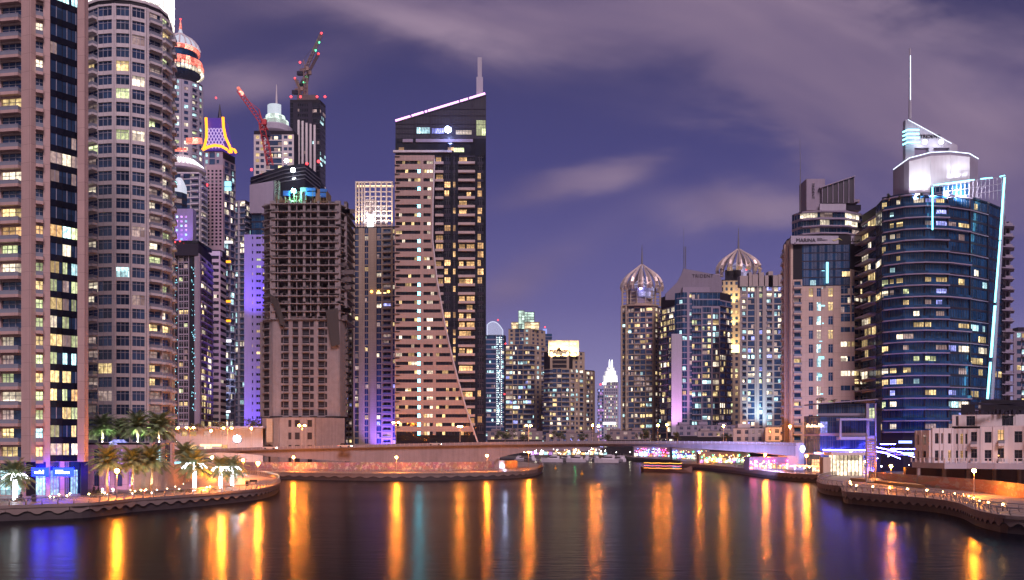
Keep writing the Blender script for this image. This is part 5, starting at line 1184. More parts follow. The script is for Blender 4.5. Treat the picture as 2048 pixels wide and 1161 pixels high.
# ================================================================ GROUND, WATER, QUAYS
PZ = 2.2
def G(px, py, z=PZ):            # picture point lying at height z
    Y = F*(CZ-z)/(py-HY); return (WX(px, Y), Y)
def smooth(pts, n=4):
    out = []
    for i in range(len(pts)-1):
        p0, p1, p2, p3 = pts[max(i-1, 0)], pts[i], pts[i+1], pts[min(i+2, len(pts)-1)]
        for k in range(n):
            t = k/n; out.append(tuple(.5*((2*b) + (-a+c)*t + (2*a-5*b+4*c-d_)*t*t + (-a+3*b-3*c+d_)*t**3) for a, b, c, d_ in zip(p0, p1, p2, p3)))
    out.append(pts[-1]); return out
left_q = smooth([(-112, 104), (-96, 117)] + [G(*p) for p in ((0, 1014), (88, 1011), (176, 1008), (264, 999), (352, 993), (440, 986), (514, 979), (547, 971), (557, 963), (550, 957), (520, 951), (475, 947), (430, 945))], 5)
cen_q = smooth([G(*p) for p in ((400, 942), (480, 944), (571, 945.5), (660, 947), (752, 948), (873, 947.5), (950, 946), (1010, 944.5), (1060, 941.5), (1082, 935.5), (1084, 931), (1072, 927.5), (1045, 924), (1000, 921))], 4)
far_q = smooth([(WX(1240, 639), 639), (WX(1256, 590), 590)] + [G(*p) for p in ((1264, 915.5), (1300, 918), (1335, 920), (1362, 922))], 2)
mid_q = smooth([G(*p) for p in ((1362, 922), (1363, 925), (1366, 928), (1400, 930), (1443, 933), (1482, 937), (1522, 942), (1560, 946), (1600, 949), (1645, 951), (1700, 951))], 4)
rt_q1 = smooth([G(*p) for p in ((1700, 950), (1665, 952), (1645, 957), (1637, 963), (1650, 969.5), (1688, 974))], 4)
rt_q2 = smooth([G(*p) for p in ((1688, 976), (1691, 984), (1720, 987), (1757, 990), (1805, 994), (1855, 998), (1890, 1002), (1921, 1008), (1938, 1014), (1954, 1021), (1987, 1029), (2048, 1036))] + [(78, 98), (88, 86)], 4)
paving = pmat('promenade_paving', (.27, .21, .17), rough=.5, noise=.3, scale=.5, joints=(1.2, 1.2, .03), streak=0)
soil = pmat('dark_ground', (.10, .09, .09), rough=.9, noise=.5)
def land(name, pts, z=PZ, m=paving):
    b = MB(); b.prism(pts, -4, z); return tag(b.build(name, m), kind='structure')
land('promenade', left_q + [(-130, 420), (-330, 300), (-330, 104)])
land('ground', [(-4000, 301), (-331, 301), (-131, 421), (-90, 540), (-60, 640), (61, 640), (560, 1250), (4000, 1200), (9000, 9000), (-9000, 9000)], 1.7, soil)
land('promenade', cen_q + [(-12, 545), (-89, 539), (-129, 419)], 2.18)
land('promenade', far_q + mid_q + [(140, 320), (300, 700), (4000, 1199), (560, 1249), (62, 641)], 2.19)
land('promenade', rt_q1 + rt_q2 + [(400, 86), (600, 500), (150, 300)], 2.2)
# water
wm = bpy.data.materials.new('night_water'); wm.use_nodes = True; t = N(wm.node_tree); bs = t.n['Principled BSDF']
bs.inputs['Base Color'].default_value = (.003, .003, .006, 1); bs.inputs['IOR'].default_value = 1.065
p = t.pos(); x, y, z = t.sep(p)
n1 = t.noise(t.comb(t.m('MULTIPLY', x, .35), y, 0), .9, 3, .6); n2 = t.noise(t.comb(t.m('MULTIPLY', x, .25), y, 4), .12, 2, .5)
n4 = t.noise(t.comb(t.m('MULTIPLY', x, .12), y, 7), .42, 4, .65); n3 = t.noise(t.comb(t.m('MULTIPLY', x, .3), y, 9), .028, 3, .5)
t.put(bs.inputs['Roughness'], t.m('ADD', .17, t.m('MULTIPLY', n3, .10)))
bs.inputs['Specular IOR Level'].default_value = .5
bp = t.n.new('ShaderNodeBump'); bp.inputs['Strength'].default_value = .5; bp.inputs['Distance'].default_value = .09
t.put(bp.inputs['Height'], t.m('ADD', t.m('MULTIPLY', n1, 1.1), t.m('ADD', t.m('MULTIPLY', n2, .6), t.m('MULTIPLY', n4, 1.0)))); t.l.new(bp.outputs[0], bs.inputs['Normal'])
b = MB(); b.poly([(-2500, -60, 0), (2500, -60, 0), (2500, 2500, 0), (-2500, 2500, 0)]); tag(b.build('water', wm), kind='structure')
# quay walls : overhanging edge beam, near-black set-back face, scalloped brackets
cope = pmat('quay_coping', (.22, .17, .16)); under = pmat('dark_quay_wall', (.055, .045, .05), rough=.6, noise=.5)
def resample(pts, step):
    out = [pts[0]]; acc = 0
    for a, c in zip(pts, pts[1:]):
        L = math.dist(a, c); d_ = step - acc
        while d_ <= L: out.append((a[0]+(c[0]-a[0])*d_/L, a[1]+(c[1]-a[1])*d_/L)); d_ += step
        acc = (acc + L) % step
    return out
def nrm(pts, i):
    a, c = pts[max(i-1, 0)], pts[min(i+1, len(pts)-1)]; L = math.dist(a, c) or 1
    return ((c[1]-a[1])/L, -(c[0]-a[0])/L)
def quay(pts, label, wave=2.9, maxp=100):
    """pts run so that the water is on the right-hand side"""
    cx = sum(p[0] for p in pts)/len(pts); cy = sum(p[1] for p in pts)/len(pts)
    r_ = empty('quay_wall', (cx, cy, 0), label, 'quay wall', 'quay walls along the water')
    P_ = resample(pts, 1.2); n = len(P_); nn = [nrm(P_, i) for i in range(n)]
    off = lambda i, d_: (P_[i][0] + nn[i][0]*d_, P_[i][1] + nn[i][1]*d_)
    b = MB()
    for i in range(n-1):
        a, c = off(i, .5), off(i+1, .5); a2, c2 = off(i, -.6), off(i+1, -.6)
        b.prism([a, c, c2, a2], 1.92, 2.36)
    b.build('coping', cope, r_)
    b = MB()
    for i in range(n-1):
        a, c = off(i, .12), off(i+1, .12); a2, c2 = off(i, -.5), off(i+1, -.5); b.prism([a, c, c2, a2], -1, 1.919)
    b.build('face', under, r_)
    # wavy precast units hanging under the coping
    Q = resample(pts, wave); m_ = min(len(Q)-1, maxp); b0 = MB(); cnt = 0
    for i in range(len(Q)-1):
        fr, L = frame(Q[i], Q[i+1]); fr = (fr[0], fr[1], fr[2])
        prof = [(0, 1.9), (L, 1.9), (L*.99, 1.38), (L*.84, 1.30), (L*.70, 1.1), (L*.58, .92), (L*.44, .88), (L*.30, 1.0), (L*.16, 1.28), (L*.01, 1.38)]
        b_ = MB() if cnt < maxp else b0; b_.front(fr, prof, .13, .38)
        if cnt < maxp: b_.build('scallop', cope, r_)
        cnt += 1
    if b0.v: tag(b0.build('scallop', cope, r_), kind='stuff')
    return r_
rail_steel = pmat('railing_steel', (.40, .36, .36), rough=.35, metal=.7, noise=.1)
def railing(pts, label, step=2.2, maxp=100, z=PZ):
    cx = sum(p[0] for p in pts)/len(pts); cy = sum(p[1] for p in pts)/len(pts)
    r_ = empty('railing', (cx, cy, z), label, 'railing', 'railings along the quays')
    P_ = resample(pts, step); rest = MB(); base = None; P_ = [p for p in P_ if p[1] > 80]
    for i in range(len(P_)):
        nx, ny = nrm(P_, i); ang = math.atan2(ny, nx)
        if i < maxp:
            if base is None:
                b = MB(); b.tube([(.05, 0, .12), (.22, 0, .45), (.28, 0, .8), (.16, 0, 1.15)], [.12, .10, .09, .08], 5); base = b.mesh('post', [rail_steel])
            o = bpy.data.objects.new('post', base); C.objects.link(o); o.parent = r_; o.location = Vector((P_[i][0], P_[i][1], z)) - r_.location; o.rotation_euler = (0, 0, ang)
        else: rest.tube([(P_[i][0]+nx*.1, P_[i][1]+ny*.1, z+.12), (P_[i][0]+nx*.28, P_[i][1]+ny*.28, z+.8), (P_[i][0]+nx*.16, P_[i][1]+ny*.16, z+1.15)], .06, 4)
    if rest.v: tag(rest.build('post', rail_steel, r_), kind='stuff')
    P3 = resample(pts, step/2)
    for dz, off_, rr_ in ((1.17, .16, .08), (.9, .27, .03), (.68, .26, .03), (.46, .23, .03)):
        b = MB(); b.tube([(P3[i][0]+nrm(P3, i)[0]*off_, P3[i][1]+nrm(P3, i)[1]*off_, z+dz) for i in range(len(P3))], rr_, 4, cap=False); b.build('rail', rail_steel, r_)
    return r_
QS = [(left_q, 'left near', 'running past the palms and the blue-lit shop'), (cen_q, 'centre', 'in front of the mural hoarding under the bridge'), (far_q, 'far dark', 'beside the moored yachts'), (mid_q, 'right middle', 'in front of the cafe parasols'), (rt_q1, 'short curved', 'at the head of the right bank'), (rt_q2, 'right near', 'winding along the lower right')]
for q_, a_, c_ in QS:
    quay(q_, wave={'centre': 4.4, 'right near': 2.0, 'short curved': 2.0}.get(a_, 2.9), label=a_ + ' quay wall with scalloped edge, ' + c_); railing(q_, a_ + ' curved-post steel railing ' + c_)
inner = [(p[0] + .30*8 + 2, p[1] + 9) for p in rt_q2 if p[1] > 100]
railing(inner, 'dark inner fence behind the planting strip of the right quay', step=1.6)
rr = random.Random(55)
bl = emat('added_bollard_lamp', (1, .50, .16), 60, True); ip = resample(inner, 4.6)  # bollard lights added to suggest the glow of the quay
for i, (bx_, by_) in enumerate(ip[:22]):
    b = MB(); b.lathe(bx_, by_-1.2, [(.09, PZ), (.08, PZ+.85)], 6, 1); b.lathe(bx_, by_-1.2, [(.12, PZ+.86), (.14, PZ+1.05), (.05, PZ+1.12)], 6, 0)
    tag(b.build('added_bollard_light', [bl, dark]), 'added amber bollard light suggesting the glow of the right quay, along its inner fence', 'bollard light', 'added bollard lights on the right quay')
for i, (px, py, lab) in enumerate([(1800, 985, 'stack of planks on the right quay by the sand heap'), (1868, 990, 'stack of planks halfway along the orange hoarding'), (1995, 1008, 'stack of planks nearest on the right quay')]):
    x, y = G(px, py); b = MB()
    for k_ in range(9): b.box(x-1.5+rr.uniform(-.2, .2), x+1.5+rr.uniform(-.2, .2), y+.26*(k_ % 3), y+.26*(k_ % 3)+.24, PZ+.11*(k_//3), PZ+.11*(k_//3)+.1)
    tag(b.build('plank_stack', pmat('sawn_timber', (.45, .30, .16))), lab, 'planks')
# orange mud bank and a second fence at the right
b = MB(); pts = [G(*p) for p in ((1700, 962), (1735, 965), (1790, 972), (1850, 978), (1800, 966), (1740, 960))]; b.prism(pts, 2.21, 2.9); tag(b.build('sand_heap', pmat('orange_sand', (.42, .28, .14), noise=.5)), 'heap of orange sand covered by a pale sheet on the right quay', 'sand heap')
b = MB(); c0 = G(1750, 966); b.ball((c0[0], c0[1], 2.5), 2.2, sq=.4); tag(b.build('tarpaulin', pmat('pale_sheet', (.6, .5, .35))), 'pale crumpled sheet lying on the sand heap', 'tarpaulin')
# ---- hoardings with printed pictures
def hoardmat(name, scale, c1, c2):
    m = bpy.data.materials.new(name); m.use_nodes = True; t = N(m.node_tree); bs = t.n['Principled BSDF']; p = t.pos(); x, y, z = t.sep(p)
    h = t.m('ADD', x, t.m('MULTIPLY', y, .3)); v = t.comb(h, t.m('MULTIPLY', z, 1.3), 0)
    vo = t.n.new('ShaderNodeTexVoronoi'); vo.inputs['Scale'].default_value = scale; t.put(vo.inputs['Vector'], v); vo.inputs['Randomness'].default_value = .9
    n_ = t.noise(t.comb(h, t.m('MULTIPLY', z, .6), 2), .9, 4, .75, .6)
    pn = t.n.new('ShaderNodeTexWhiteNoise'); t.put(pn.inputs['Vector'], t.comb(t.m('FLOOR', t.m('DIVIDE', h, 7)), 1, 1))
    c = t.mix(n_, (*c1, 1), (*c2, 1)); c = t.mix(t.m('GREATER_THAN', n_, .54), c, (.55, .5, .45, 1)); c = t.mix(.35, c, vo.outputs['Color'], 'MULTIPLY')
    c = t.mix(t.m('MULTIPLY', pn.outputs['Value'], .5), c, (.10, .07, .10, 1)); t.put(bs.inputs['Base Color'], c); bs.inputs['Roughness'].default_value = .5; return m
def hoarding(pts, h, m, label, z=PZ, step=6.0, grp='printed hoardings'):
    P_ = resample(pts, step) + [pts[-1]]; r_ = empty('hoarding', (P_[0][0], P_[0][1], z), label, 'hoarding', grp)
    for a, c in zip(P_, P_[1:]):
        if math.dist(a, c) < .5: continue
        fr, L = frame(a, c); b = MB(); b.ob(fr, .02, L-.02, -.12, 0, z, z+h); b.build('panel', m, r_)
    return r_
h1 = hoardmat('printed_mural', .7, (.42, .25, .2), (.22, .17, .28)); h2 = hoardmat('printed_city_mural', .8, (.62, .34, .22), (.42, .22, .20))
hoarding([G(*p) for p in ((468, 942), (600, 942.8), (760, 943), (900, 942.8), (960, 941.5), (1035, 937))], 3.0, h1, 'long hoarding printed with colourful people, on the centre promenade under the bridge')
hoarding([G(*p) for p in ((1738, 963), (1760, 966), (1830, 973), (1900, 979), (1980, 987), (2060, 999))], 2.5, h2, 'hoarding printed with orange street scenes, under the white terrace houses at the right')
# ---- bridge
deckm = pmat('bridge_concrete', (.23, .205, .23), noise=.5, streak=.5, joints=(6, 30, .02)); 
br = empty('bridge', (WX(1000, 300), 300, 0), 'long low concrete road bridge arching from the left bank to the blue-lit glass block', 'bridge')
def BY(px): 
    pts = [(300, 270), (480, 298), (800, 303), (985, 305), (1300, 303), (1610, 292), (1700, 290)]
    for (a, b_), (c, d_) in zip(pts, pts[1:]):
        if a <= px <= c: return b_ + (d_-b_)*(px-a)/(c-a)
    return pts[-1][1]
def lerp(px, pts):
    for (a, b_), (c, d_) in zip(pts, pts[1:]):
        if a <= px <= c: return b_ + (d_-b_)*(px-a)/(c-a)
    return pts[0][1] if px < pts[0][0] else pts[-1][1]
topc = [(300, 902), (430, 898), (480, 896), (600, 892.5), (800, 888), (980, 884.5), (1150, 882.5), (1300, 882.5), (1450, 883.5), (1600, 886)]
botc = [(300, 912), (430, 905), (480, 907), (560, 915), (700, 924), (800, 930), (984, 931), (985, 920), (1020, 910), (1060, 903), (1110, 897), (1180, 893.5), (1250, 893), (1330, 894.5), (1400, 898), (1460, 902), (1540, 908), (1600, 914)]
def slabs(px0, px1, t_, b_, d0, d1, name, m, step=12, parent=br, dy=0):
    mb = MB(); px = px0
    while px < px1-.5:
        q = min(px+step, px1); ya, yb = BY(px), BY(q)
        za, zb = ZF(b_(px), ya), ZF(b_(q), yb); zc, zd = ZF(t_(q), yb), ZF(t_(px), ya)
        A, B = (WX(px, ya), ya), (WX(q, yb), yb)
        mb.quad8([(A[0], A[1]+d0, za), (B[0], B[1]+d0, zb), (B[0], B[1]+d1, zb), (A[0], A[1]+d1, za), (A[0], A[1]+d0, zd), (B[0], B[1]+d0, zc), (B[0], B[1]+d1, zc), (A[0], A[1]+d1, zd)])
        px = q
    return mb.build(name, m, parent)
tp = lambda px: lerp(px, topc)
slabs(300, 1605, lambda p: tp(p)+5.5, lambda p: max(lerp(p, botc), tp(p)+7), 0, 24, 'deck', deckm)
slabs(300, 1605, tp, lambda p: tp(p)+4.9, -.5, -.1, 'parapet', deckm)
slabs(300, 1605, lambda p: tp(p)+4.95, lambda p: tp(p)+6.3, -1.0, .4, 'edge_beam', cope)
slabs(300, 1605, lambda p: tp(p)+1, lambda p: tp(p)+5.4, 23, 23.4, 'parapet', deckm)
b = MB()
for px in range(306, 1605, 9): Y_ = BY(px); b.box(WX(px, Y_)-.12, WX(px, Y_)+.12, Y_-.62, Y_-.501, ZF(tp(px)+4.9, Y_), ZF(tp(px), Y_)+.06)
tag(b.build('parapet_post', steel, br), kind='stuff')
b = MB(); b.box(WX(990, 305), WX(998, 305), 306, 322, -3, 9); b.build('pier', deckm, br)
b = MB(); b.box(WX(1600, 288), WX(1612, 288), 289.5, 312, 1, ZF(886, 288)); b.build('abutment', white, br)
slabs(300, 1600, lambda p: tp(p)+5.1, lambda p: tp(p)+5.45, 1, 22, 'carriageway', pmat('asphalt', (.05, .05, .055)))
lamp('SPOT', (WX(1010, 318), 312, 3.0), 9000, (.55, .65, 1.0), .5, br, (WX(1004, 305), 306, 8), 120, .9)
for px in (1440, 1500, 1560): lamp('SPOT', (WX(px, 280), 270, 3.5), 40000, (.45, .42, 1.0), 1.5, br, (WX(px, 288), 288, 9), 110, 1)
# ---- street lamps
pole_m = pmat('lamp_pole', (.45, .40, .38), rough=.4, metal=.4, noise=.1)
E_sod = emat('sodium_globe', (1.0, .25, .015), 1800, True); E_sod2 = emat('sodium_head', (1.0, .28, .025), 700, True)
def street_lamp(px, py, pyb, Y, label, heads=1, m=None, r=.37, grp='orange street lamps', col=None):
    zt, zb = ZF(py, Y), ZF(pyb, Y); x = WX(px, Y); m = m or E_sod
    r_ = empty('street_lamp', (x, Y, zb), label, 'street lamp', grp)
    b = MB(); b.tube([(x, Y, zb), (x, Y, zb+.5), (x, Y, zb+.51), (x, Y, zt-.25)], [.16, .14, .09, .06], 6); b.build('pole', pole_m, r_)
    if heads == 1:
        b = MB(); b.ball((x, Y, zt), r, n=8); b.build('globe', m, r_); lamp('SPOT', (x, Y, zt-r-.1), 6500, (1, .36, .08), .15, r_, (x, Y, 0), 156, .5)
        b = MB(); b.lathe(x, Y, [(r*1.15, zt+r*.75), (r*.5, zt+r*1.15), (.02, zt+r*1.3)], 8); b.build('cap', pole_m, r_)
    else:
        for s_ in (-1, 1):
            e = heads/F*Y/2; b = MB(); b.tube([(x, Y, zt-.3), (x+s_*e*.5, Y, zt+.05), (x+s_*e, Y, zt)], [.07, .06, .05], 5); b.build('arm', pole_m, r_)
            b = MB(); b.ball((x+s_*e, Y, zt-.12), r*1.1, n=8, sq=.7); b.build('lamp_head', m, r_); lamp('SPOT', (x+s_*e, Y, zt-.6), 4000, (1, .36, .08), .15, r_, (x+s_*e, Y, 0), 155, .5)
            b = MB(); b.box(x+s_*e-.42, x+s_*e+.42, Y-.25, Y+.25, zt+.13, zt+.26); b.build('hood', pole_m, r_)
    return r_
YG = lambda pyb, z=PZ: F*(CZ-z)/(pyb-HY)
for px, py, pyb, lab in ((234, 942, 997, 'globe street lamp on the left promenade, in front of the first lit palm trunks'), (443, 938, 987, 'globe street lamp among the white-lit palm trunks'), (516, 927, 973, 'globe street lamp at the rounded tip of the left promenade'),
    (486, 921, 958, 'globe street lamp behind the rounded tip of the left promenade'), (587, 915, 944, 'globe lamp on the centre promenade, leftmost in front of the mural'), (793, 915, 945.5, 'globe lamp on the centre promenade, middle of the mural'), (974, 912, 944, 'globe lamp on the centre promenade, near the right end of the mural'), (1057, 904, 938, 'globe lamp at the far rounded end of the centre promenade'),
    (1399, 905, 930, 'globe lamp at the start of the right middle quay, under the bridge'), (1531, 909, 940, 'globe lamp on the right middle quay, left of the cafe parasols'), (1613, 912, 948, 'globe lamp on the right middle quay in front of the cafe'), (1722, 928, 948, 'globe lamp left of the slatted pylon'),
    (1782, 933, 967, 'globe lamp on the right quay at the start of the orange hoarding'), (1948, 942, 992, 'globe lamp nearest on the right quay, over the orange hoarding')):
    street_lamp(px, py, pyb, YG(pyb), 'orange ' + lab)
street_lamp(424, 915, 950, 240, 'orange globe lamp half behind the palm crowns, beside the road')
for px, py, pyb, Y, h, lab in ((604, 851, 890, 312, 11, 'in front of the concrete podium'), (792, 845, 886, 314, 10, 'at the foot of the beige sail wall'), (920, 853, 884, 314, 6, 'at the flaring right edge of the beige sail wall'), (1057, 851, 883, 314, 9, 'below the lantern-topped tower'),
    (1185, 851, 882, 312, 0, 'below the golden arch tower, left of a pair'), (1197, 853, 882, 320, 0, 'right-hand one of the pair below the golden arch tower'), (1316, 851, 882, 312, 0, 'below the free-standing onion-crowned tower'), (1334, 850, 882, 320, 0, 'between the onion-crowned tower and the violet pier'), (1447, 852, 883, 308, 0, 'in front of the dark terrace villas'), (1580, 853, 884, 300, 0, 'in front of the orange-lit villa'),
    (356, 856, 896, 285, 0, 'leftmost on the left road'), (380, 855, 896, 287, 14, 'second from the left on the left road'), (422, 862, 893, 315, 0, 'small single one on the left road'), (455, 856, 896, 303, 16, 'left of the blinding white floodlight'), (503, 857, 893, 306, 0, 'between the white floodlight and the concrete podium')):
    street_lamp(px, py, pyb, Y, 'tall orange road lamp ' + lab, heads=h if h else 1, m=E_sod2, r=.40, grp='orange road lamps on the bridge')
floodlight(474, 878, 306, emat('white_blue_flood', (.75, .85, 1.0), 200, True), 0, (1, 1, 1), 'blinding blue-white floodlight by the road on the left', None, 0, 1.25)
b = MB(); x = WX(474, 306); b.tube([(x, 306.3, 2.2), (x, 306.3, ZF(881, 306))], .12, 6); tag(b.build('floodlight_pole', pole_m), 'thin pole carrying the blinding blue-white floodlight', 'pole')
# ---- low buildings behind the bridge on the left
Y = 326; T = Tower('low_building', 'long low pinkish building with lit slots behind the left road', 'building', 430, Y, 71, wall=beige2, nind=40, bars=False)
T.core([(344, Y+5), (440, Y+8), (526, Y+8)], 2.2, ZF(856, Y), 16)
T.fac((344, Y+5), (526, Y+8), 2.2, ZF(856, Y), 3, [(14, 's'), (8, 'r'), (3, 's'), (10, 'r'), (10, 's'), (12, 'r'), (14, 's'), (9, 'r'), (20, 's'), (30, 's')], lit=[('y', .45), ('W', .2)]); T.finish(lambda a, b: b < 895)
pbox(T, 344, 526, Y+3, 857, 853, 14, pale, 'roof'); pbox(T, 400, 442, Y+1.5, 893, 889, .5, E_warmband, 'lit_slot')
# ---- villas behind the bridge, centre and right
def villa(px0, px1, Y, top, label, wall, seed, lit, dep=12, roofbox=True, base=2.2, nf=2, grp='low villas behind the bridge'):
    T = Tower('villa', label, 'house', (px0+px1)/2, Y, seed, wall=wall, nind=40, bars=True, group=grp)
    T.core([(px0, Y), (px1, Y)], base, ZF(top, Y), dep); n_ = max(2, int((px1-px0)/14)); z1_ = ZF(top, Y)-.3; z0_ = max(base, z1_-3.4*nf)
    cols = []
    for i in range(n_): cols += [(3, 's'), (T.rng.choice((3, 4, 5)), T.rng.choice('wwg') if False else 'w')]
    T.fac((px0, Y), (px1, Y), z0_, z1_, nf, cols + [(3, 's')], lit=lit, sill=.2, head=.75); T.finish(lambda a, b: b < 900)
    if roofbox:
        rr_ = random.Random(seed); w_ = (px1-px0)
        for i in range(max(1, int(w_/34))): a = px0 + w_*(i+.2)/max(1, int(w_/34)); b = MB(); b.box(WX(a, Y), WX(a+w_*.3/max(1, int(w_/34))+6, Y), Y+3, Y+8, z1_+.3, z1_+rr_.uniform(1.5, 2.6)); b.build('roof_room', wall, T.root)
    return T
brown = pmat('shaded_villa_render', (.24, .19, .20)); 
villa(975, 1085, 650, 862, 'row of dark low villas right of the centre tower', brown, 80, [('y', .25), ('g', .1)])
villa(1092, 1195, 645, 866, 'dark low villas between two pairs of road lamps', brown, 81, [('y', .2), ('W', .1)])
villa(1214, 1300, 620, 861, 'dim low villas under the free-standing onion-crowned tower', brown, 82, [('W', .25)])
villa(1352, 1470, 540, 850, 'stepped grey villas with roof cabins, below the TRIDENT tower', mauve, 83, [('W', .1)], nf=2)
villa(1395, 1478, 510, 862, 'front row of plain grey villas below the TRIDENT tower', pmat('grey_villa_render', (.34, .29, .30)), 87, [('y', .15)], nf=1)
villa(1466, 1530, 420, 856, 'pinkish villas with bay windows left of the orange-lit villa', beige2, 84, [('y', .1)])
villa(1530, 1608, 410, 854, 'low villa lit bright orange by a road lamp, at the right end of the bridge', beige2, 85, [], roofbox=False)
lamp('POINT', (WX(1575, 398), 398, ZF(860, 398)), 9000, (1, .36, .06), .4, None, name='villa_lamp_glow').parent = None
# ---- shops far under the bridge, string of lights
rr = random.Random(21)
def sparkle(px0, px1, Y, z0_, z1_, n, mats, label, name='shop_front', s0=.12, s1=.45, cat='shop'):
    r_ = empty(name, (WX((px0+px1)/2, Y), Y, PZ), label, cat)
    b = MB(); b.box(WX(px0, Y), WX(px1, Y), Y+1, Y+8, PZ, z1_+1.2); b.build('wall', pmat('shop_wall', (.25, .2, .25)), r_)
    n_ = max(4, int((px1-px0)/9)); yb_ = Y
    for i in range(n_):      # shop windows of different brightness under little awnings
        a_, c_ = WX(px0+(px1-px0)*(i+.08)/n_, Y), WX(px0+(px1-px0)*(i+.86)/n_, Y)
        b = MB(); b.box(a_, c_, Y+.7, Y+.9, PZ+.3, PZ+.3+(z1_-PZ)*rr.uniform(.35, .6)); b.build('shop_window', rr.choice((L_wht, L_warm, L_pur, L_cyn, L_warm, L_wht)), r_)
        b = MB(); b.box(a_-.2, c_+.2, Y-.6, Y+.8, PZ+(z1_-PZ)*.72, PZ+(z1_-PZ)*.76); b.build('awning', rr.choice((mauve, redst, white)), r_)
    n = n//2
    for k_, m_ in enumerate(mats):
        b = MB()
        for i in range(n//len(mats)):
            x = rr.uniform(WX(px0, Y), WX(px1, Y)); z = rr.uniform(z0_, z1_); s_ = rr.uniform(s0, s1); b.box(x-s_/2, x+s_/2, Y+.2, Y+.5, z-s_*rr.uniform(.4, 1.4), z+s_*.6)
        tag(b.build('shop_light', m_, r_), kind='stuff')
    return r_
S1, S2, S3, S4, S5 = (emat('spark_white', (.95, .85, .8), 3.5, True), emat('spark_pink', (1, .04, .30), 26, True), emat('spark_gold', (1, .52, .14), 6, True), emat('spark_blue', (.08, .18, 1), 26, True), emat('spark_green', (.05, 1, .3), 12, True))
sparkle(1268, 1345, 560, 3.2, 8.0, 190, [S1, S2, S4, S1], 'brightly lit pink and blue shop row seen under the bridge, behind the red parasols')
sparkle(1345, 1420, 480, 3.4, 7.4, 140, [S1, S3, S4, S5], 'lit white and gold shop row under the right part of the bridge arch')
sparkle(1400, 1500, 390, 2.8, 6.4, 170, [S3, S1, S3, S5], 'warm lit terrace cafe under the right end of the arch')
sparkle(1060, 1262, 640, 3.0, 7.0, 90, [S1, S3, S1], 'far bank of small lights behind the moored yachts', s0=.3, s1=.9)
sparkle(1500, 1592, 300, 2.8, 5.6, 130, [S1, S3, S2], 'crowded cafe front glowing at the right end of the bridge')
# ---- parasols
def parasol(x, y, z, m, label, grp, r=1.7, h=2.7):
    r_ = empty('parasol', (x, y, z), label, 'parasol', grp)
    b = MB(); b.tube([(x, y, z), (x, y, z+h)], .04, 5); b.build('pole', pole_m, r_)
    b = MB(); b.lathe(x, y, [(r, z+h-.55), (r*.95, z+h-.42), (.05, z+h)], 8); b.build('canopy', m, r_)
    return r_
pw = pmat('white_parasol_cloth', (.6, .55, .5), noise=.1); prd = pmat('red_parasol_cloth', (.6, .03, .05), noise=.1)
Ym = lambda px: 16729/(lerp(px, [(1366, 928), (1443, 933), (1522, 942), (1600, 949), (1645, 951)])-HY)
for i in range(12):
    px = 1590 + (i//2)*11.5 + (i % 2)*5; Y_ = Ym(px)+8+(i % 2)*9; parasol(WX(px, Y_), Y_, PZ, pw, 'white cafe parasol over lit tables in front of the blue-lit glass block', 'white cafe parasols')
lamp_m = emat('cafe_lamp', (1, .82, .55), 60, True)
for i in range(14):
    px = 1590 + i*9.5; Y_ = Ym(px)+8+(i % 3)*3; b = MB(); x = WX(px, Y_); b.ball((x, Y_, PZ+1.55+(i % 2)*.5), .14, n=6); b.tube([(x, Y_, PZ), (x, Y_, PZ+1.45)], .03, 4, m=1)
    tag(b.build('table_lamp', [lamp_m, dark]), 'warm table lamp under the white cafe parasols', 'lamp', 'table lamps of the cafe')
for i in range(7):
    px = 1300 + i*10; Y_ = 500; parasol(WX(px, Y_), Y_+(i % 2)*5, PZ, prd, 'red parasol on the far quay under the bridge arch', 'red parasols on the far quay', 2.4, 3.2)
for i in range(9): b = MB(); px = 1415+i*9; Y_ = 372; b.ball((WX(px, Y_), Y_, PZ+1+rr.uniform(0, 1.6)), .2, n=6); tag(b.build('lantern', emat('amber_lantern', (1, .65, .2), 45, True)), 'small amber lantern on the cafe terrace under the right end of the arch', 'lantern', 'terrace lanterns')
# ---- 25 : glass block with blue neon, right
Y = 268
T = Tower('office_block', 'low dark glass block with a pale portal frame and blue-lit terraces', 'building', 1690, Y, 90, wall=mauve, glz=glass, nind=100, fr=frame_d)
T.core([(1608, Y+6), (1640, Y), (1752, Y-2), (1762, Y+4)], 2.2, ZF(832, Y), 14); T.core([(1636, Y+3), (1752, Y+1)], ZF(832, Y)+.1, ZF(806, Y), 10)
T.fac((1608, Y+6), (1640, Y), 2.2, ZF(834, Y), 3, [(1, 'g'), (1, 'g')], lit=[('c', .1), ('W', .15)], bars=(2, 1), slab=.08)
T.fac((1640, Y), (1732, Y-1.6), 2.2, ZF(834, Y), 3, [(1, 'g')]*6, lit=[('b', .12)], bars=(2, 1), slab=.14)
T.fac((1732, Y-1.6), (1752, Y-2), 2.2, ZF(808, Y), 4, [(2, 's'), (4, 'g'), (1, 's')], lit=[('g', .6)], bars=(1, 1))
T.fac((1636, Y+3), (1730, Y+1.2), ZF(832, Y)+.1, ZF(808, Y), 1, [(1, 'g')]*5, bars=(3, 1), slab=.2); T.finish(lambda a, b: b < 900)
b = MB(); b.prism([(WX(1634, Y), Y+1), (WX(1754, Y), Y-1), (WX(1754, Y), Y+12), (WX(1634, Y), Y+12)], [ZF(809, Y), ZF(800, Y), ZF(800, Y), ZF(809, Y)], [ZF(807, Y), ZF(798, Y), ZF(798, Y), ZF(807, Y)]); b.build('roof', mauve, T.root)
b = MB()
for p0, p1 in ((838, 842), (874, 880)): b.box(WX(1668, Y), WX(1732, Y), Y-5, Y-1.9, ZF(p1, Y), ZF(p0, Y))
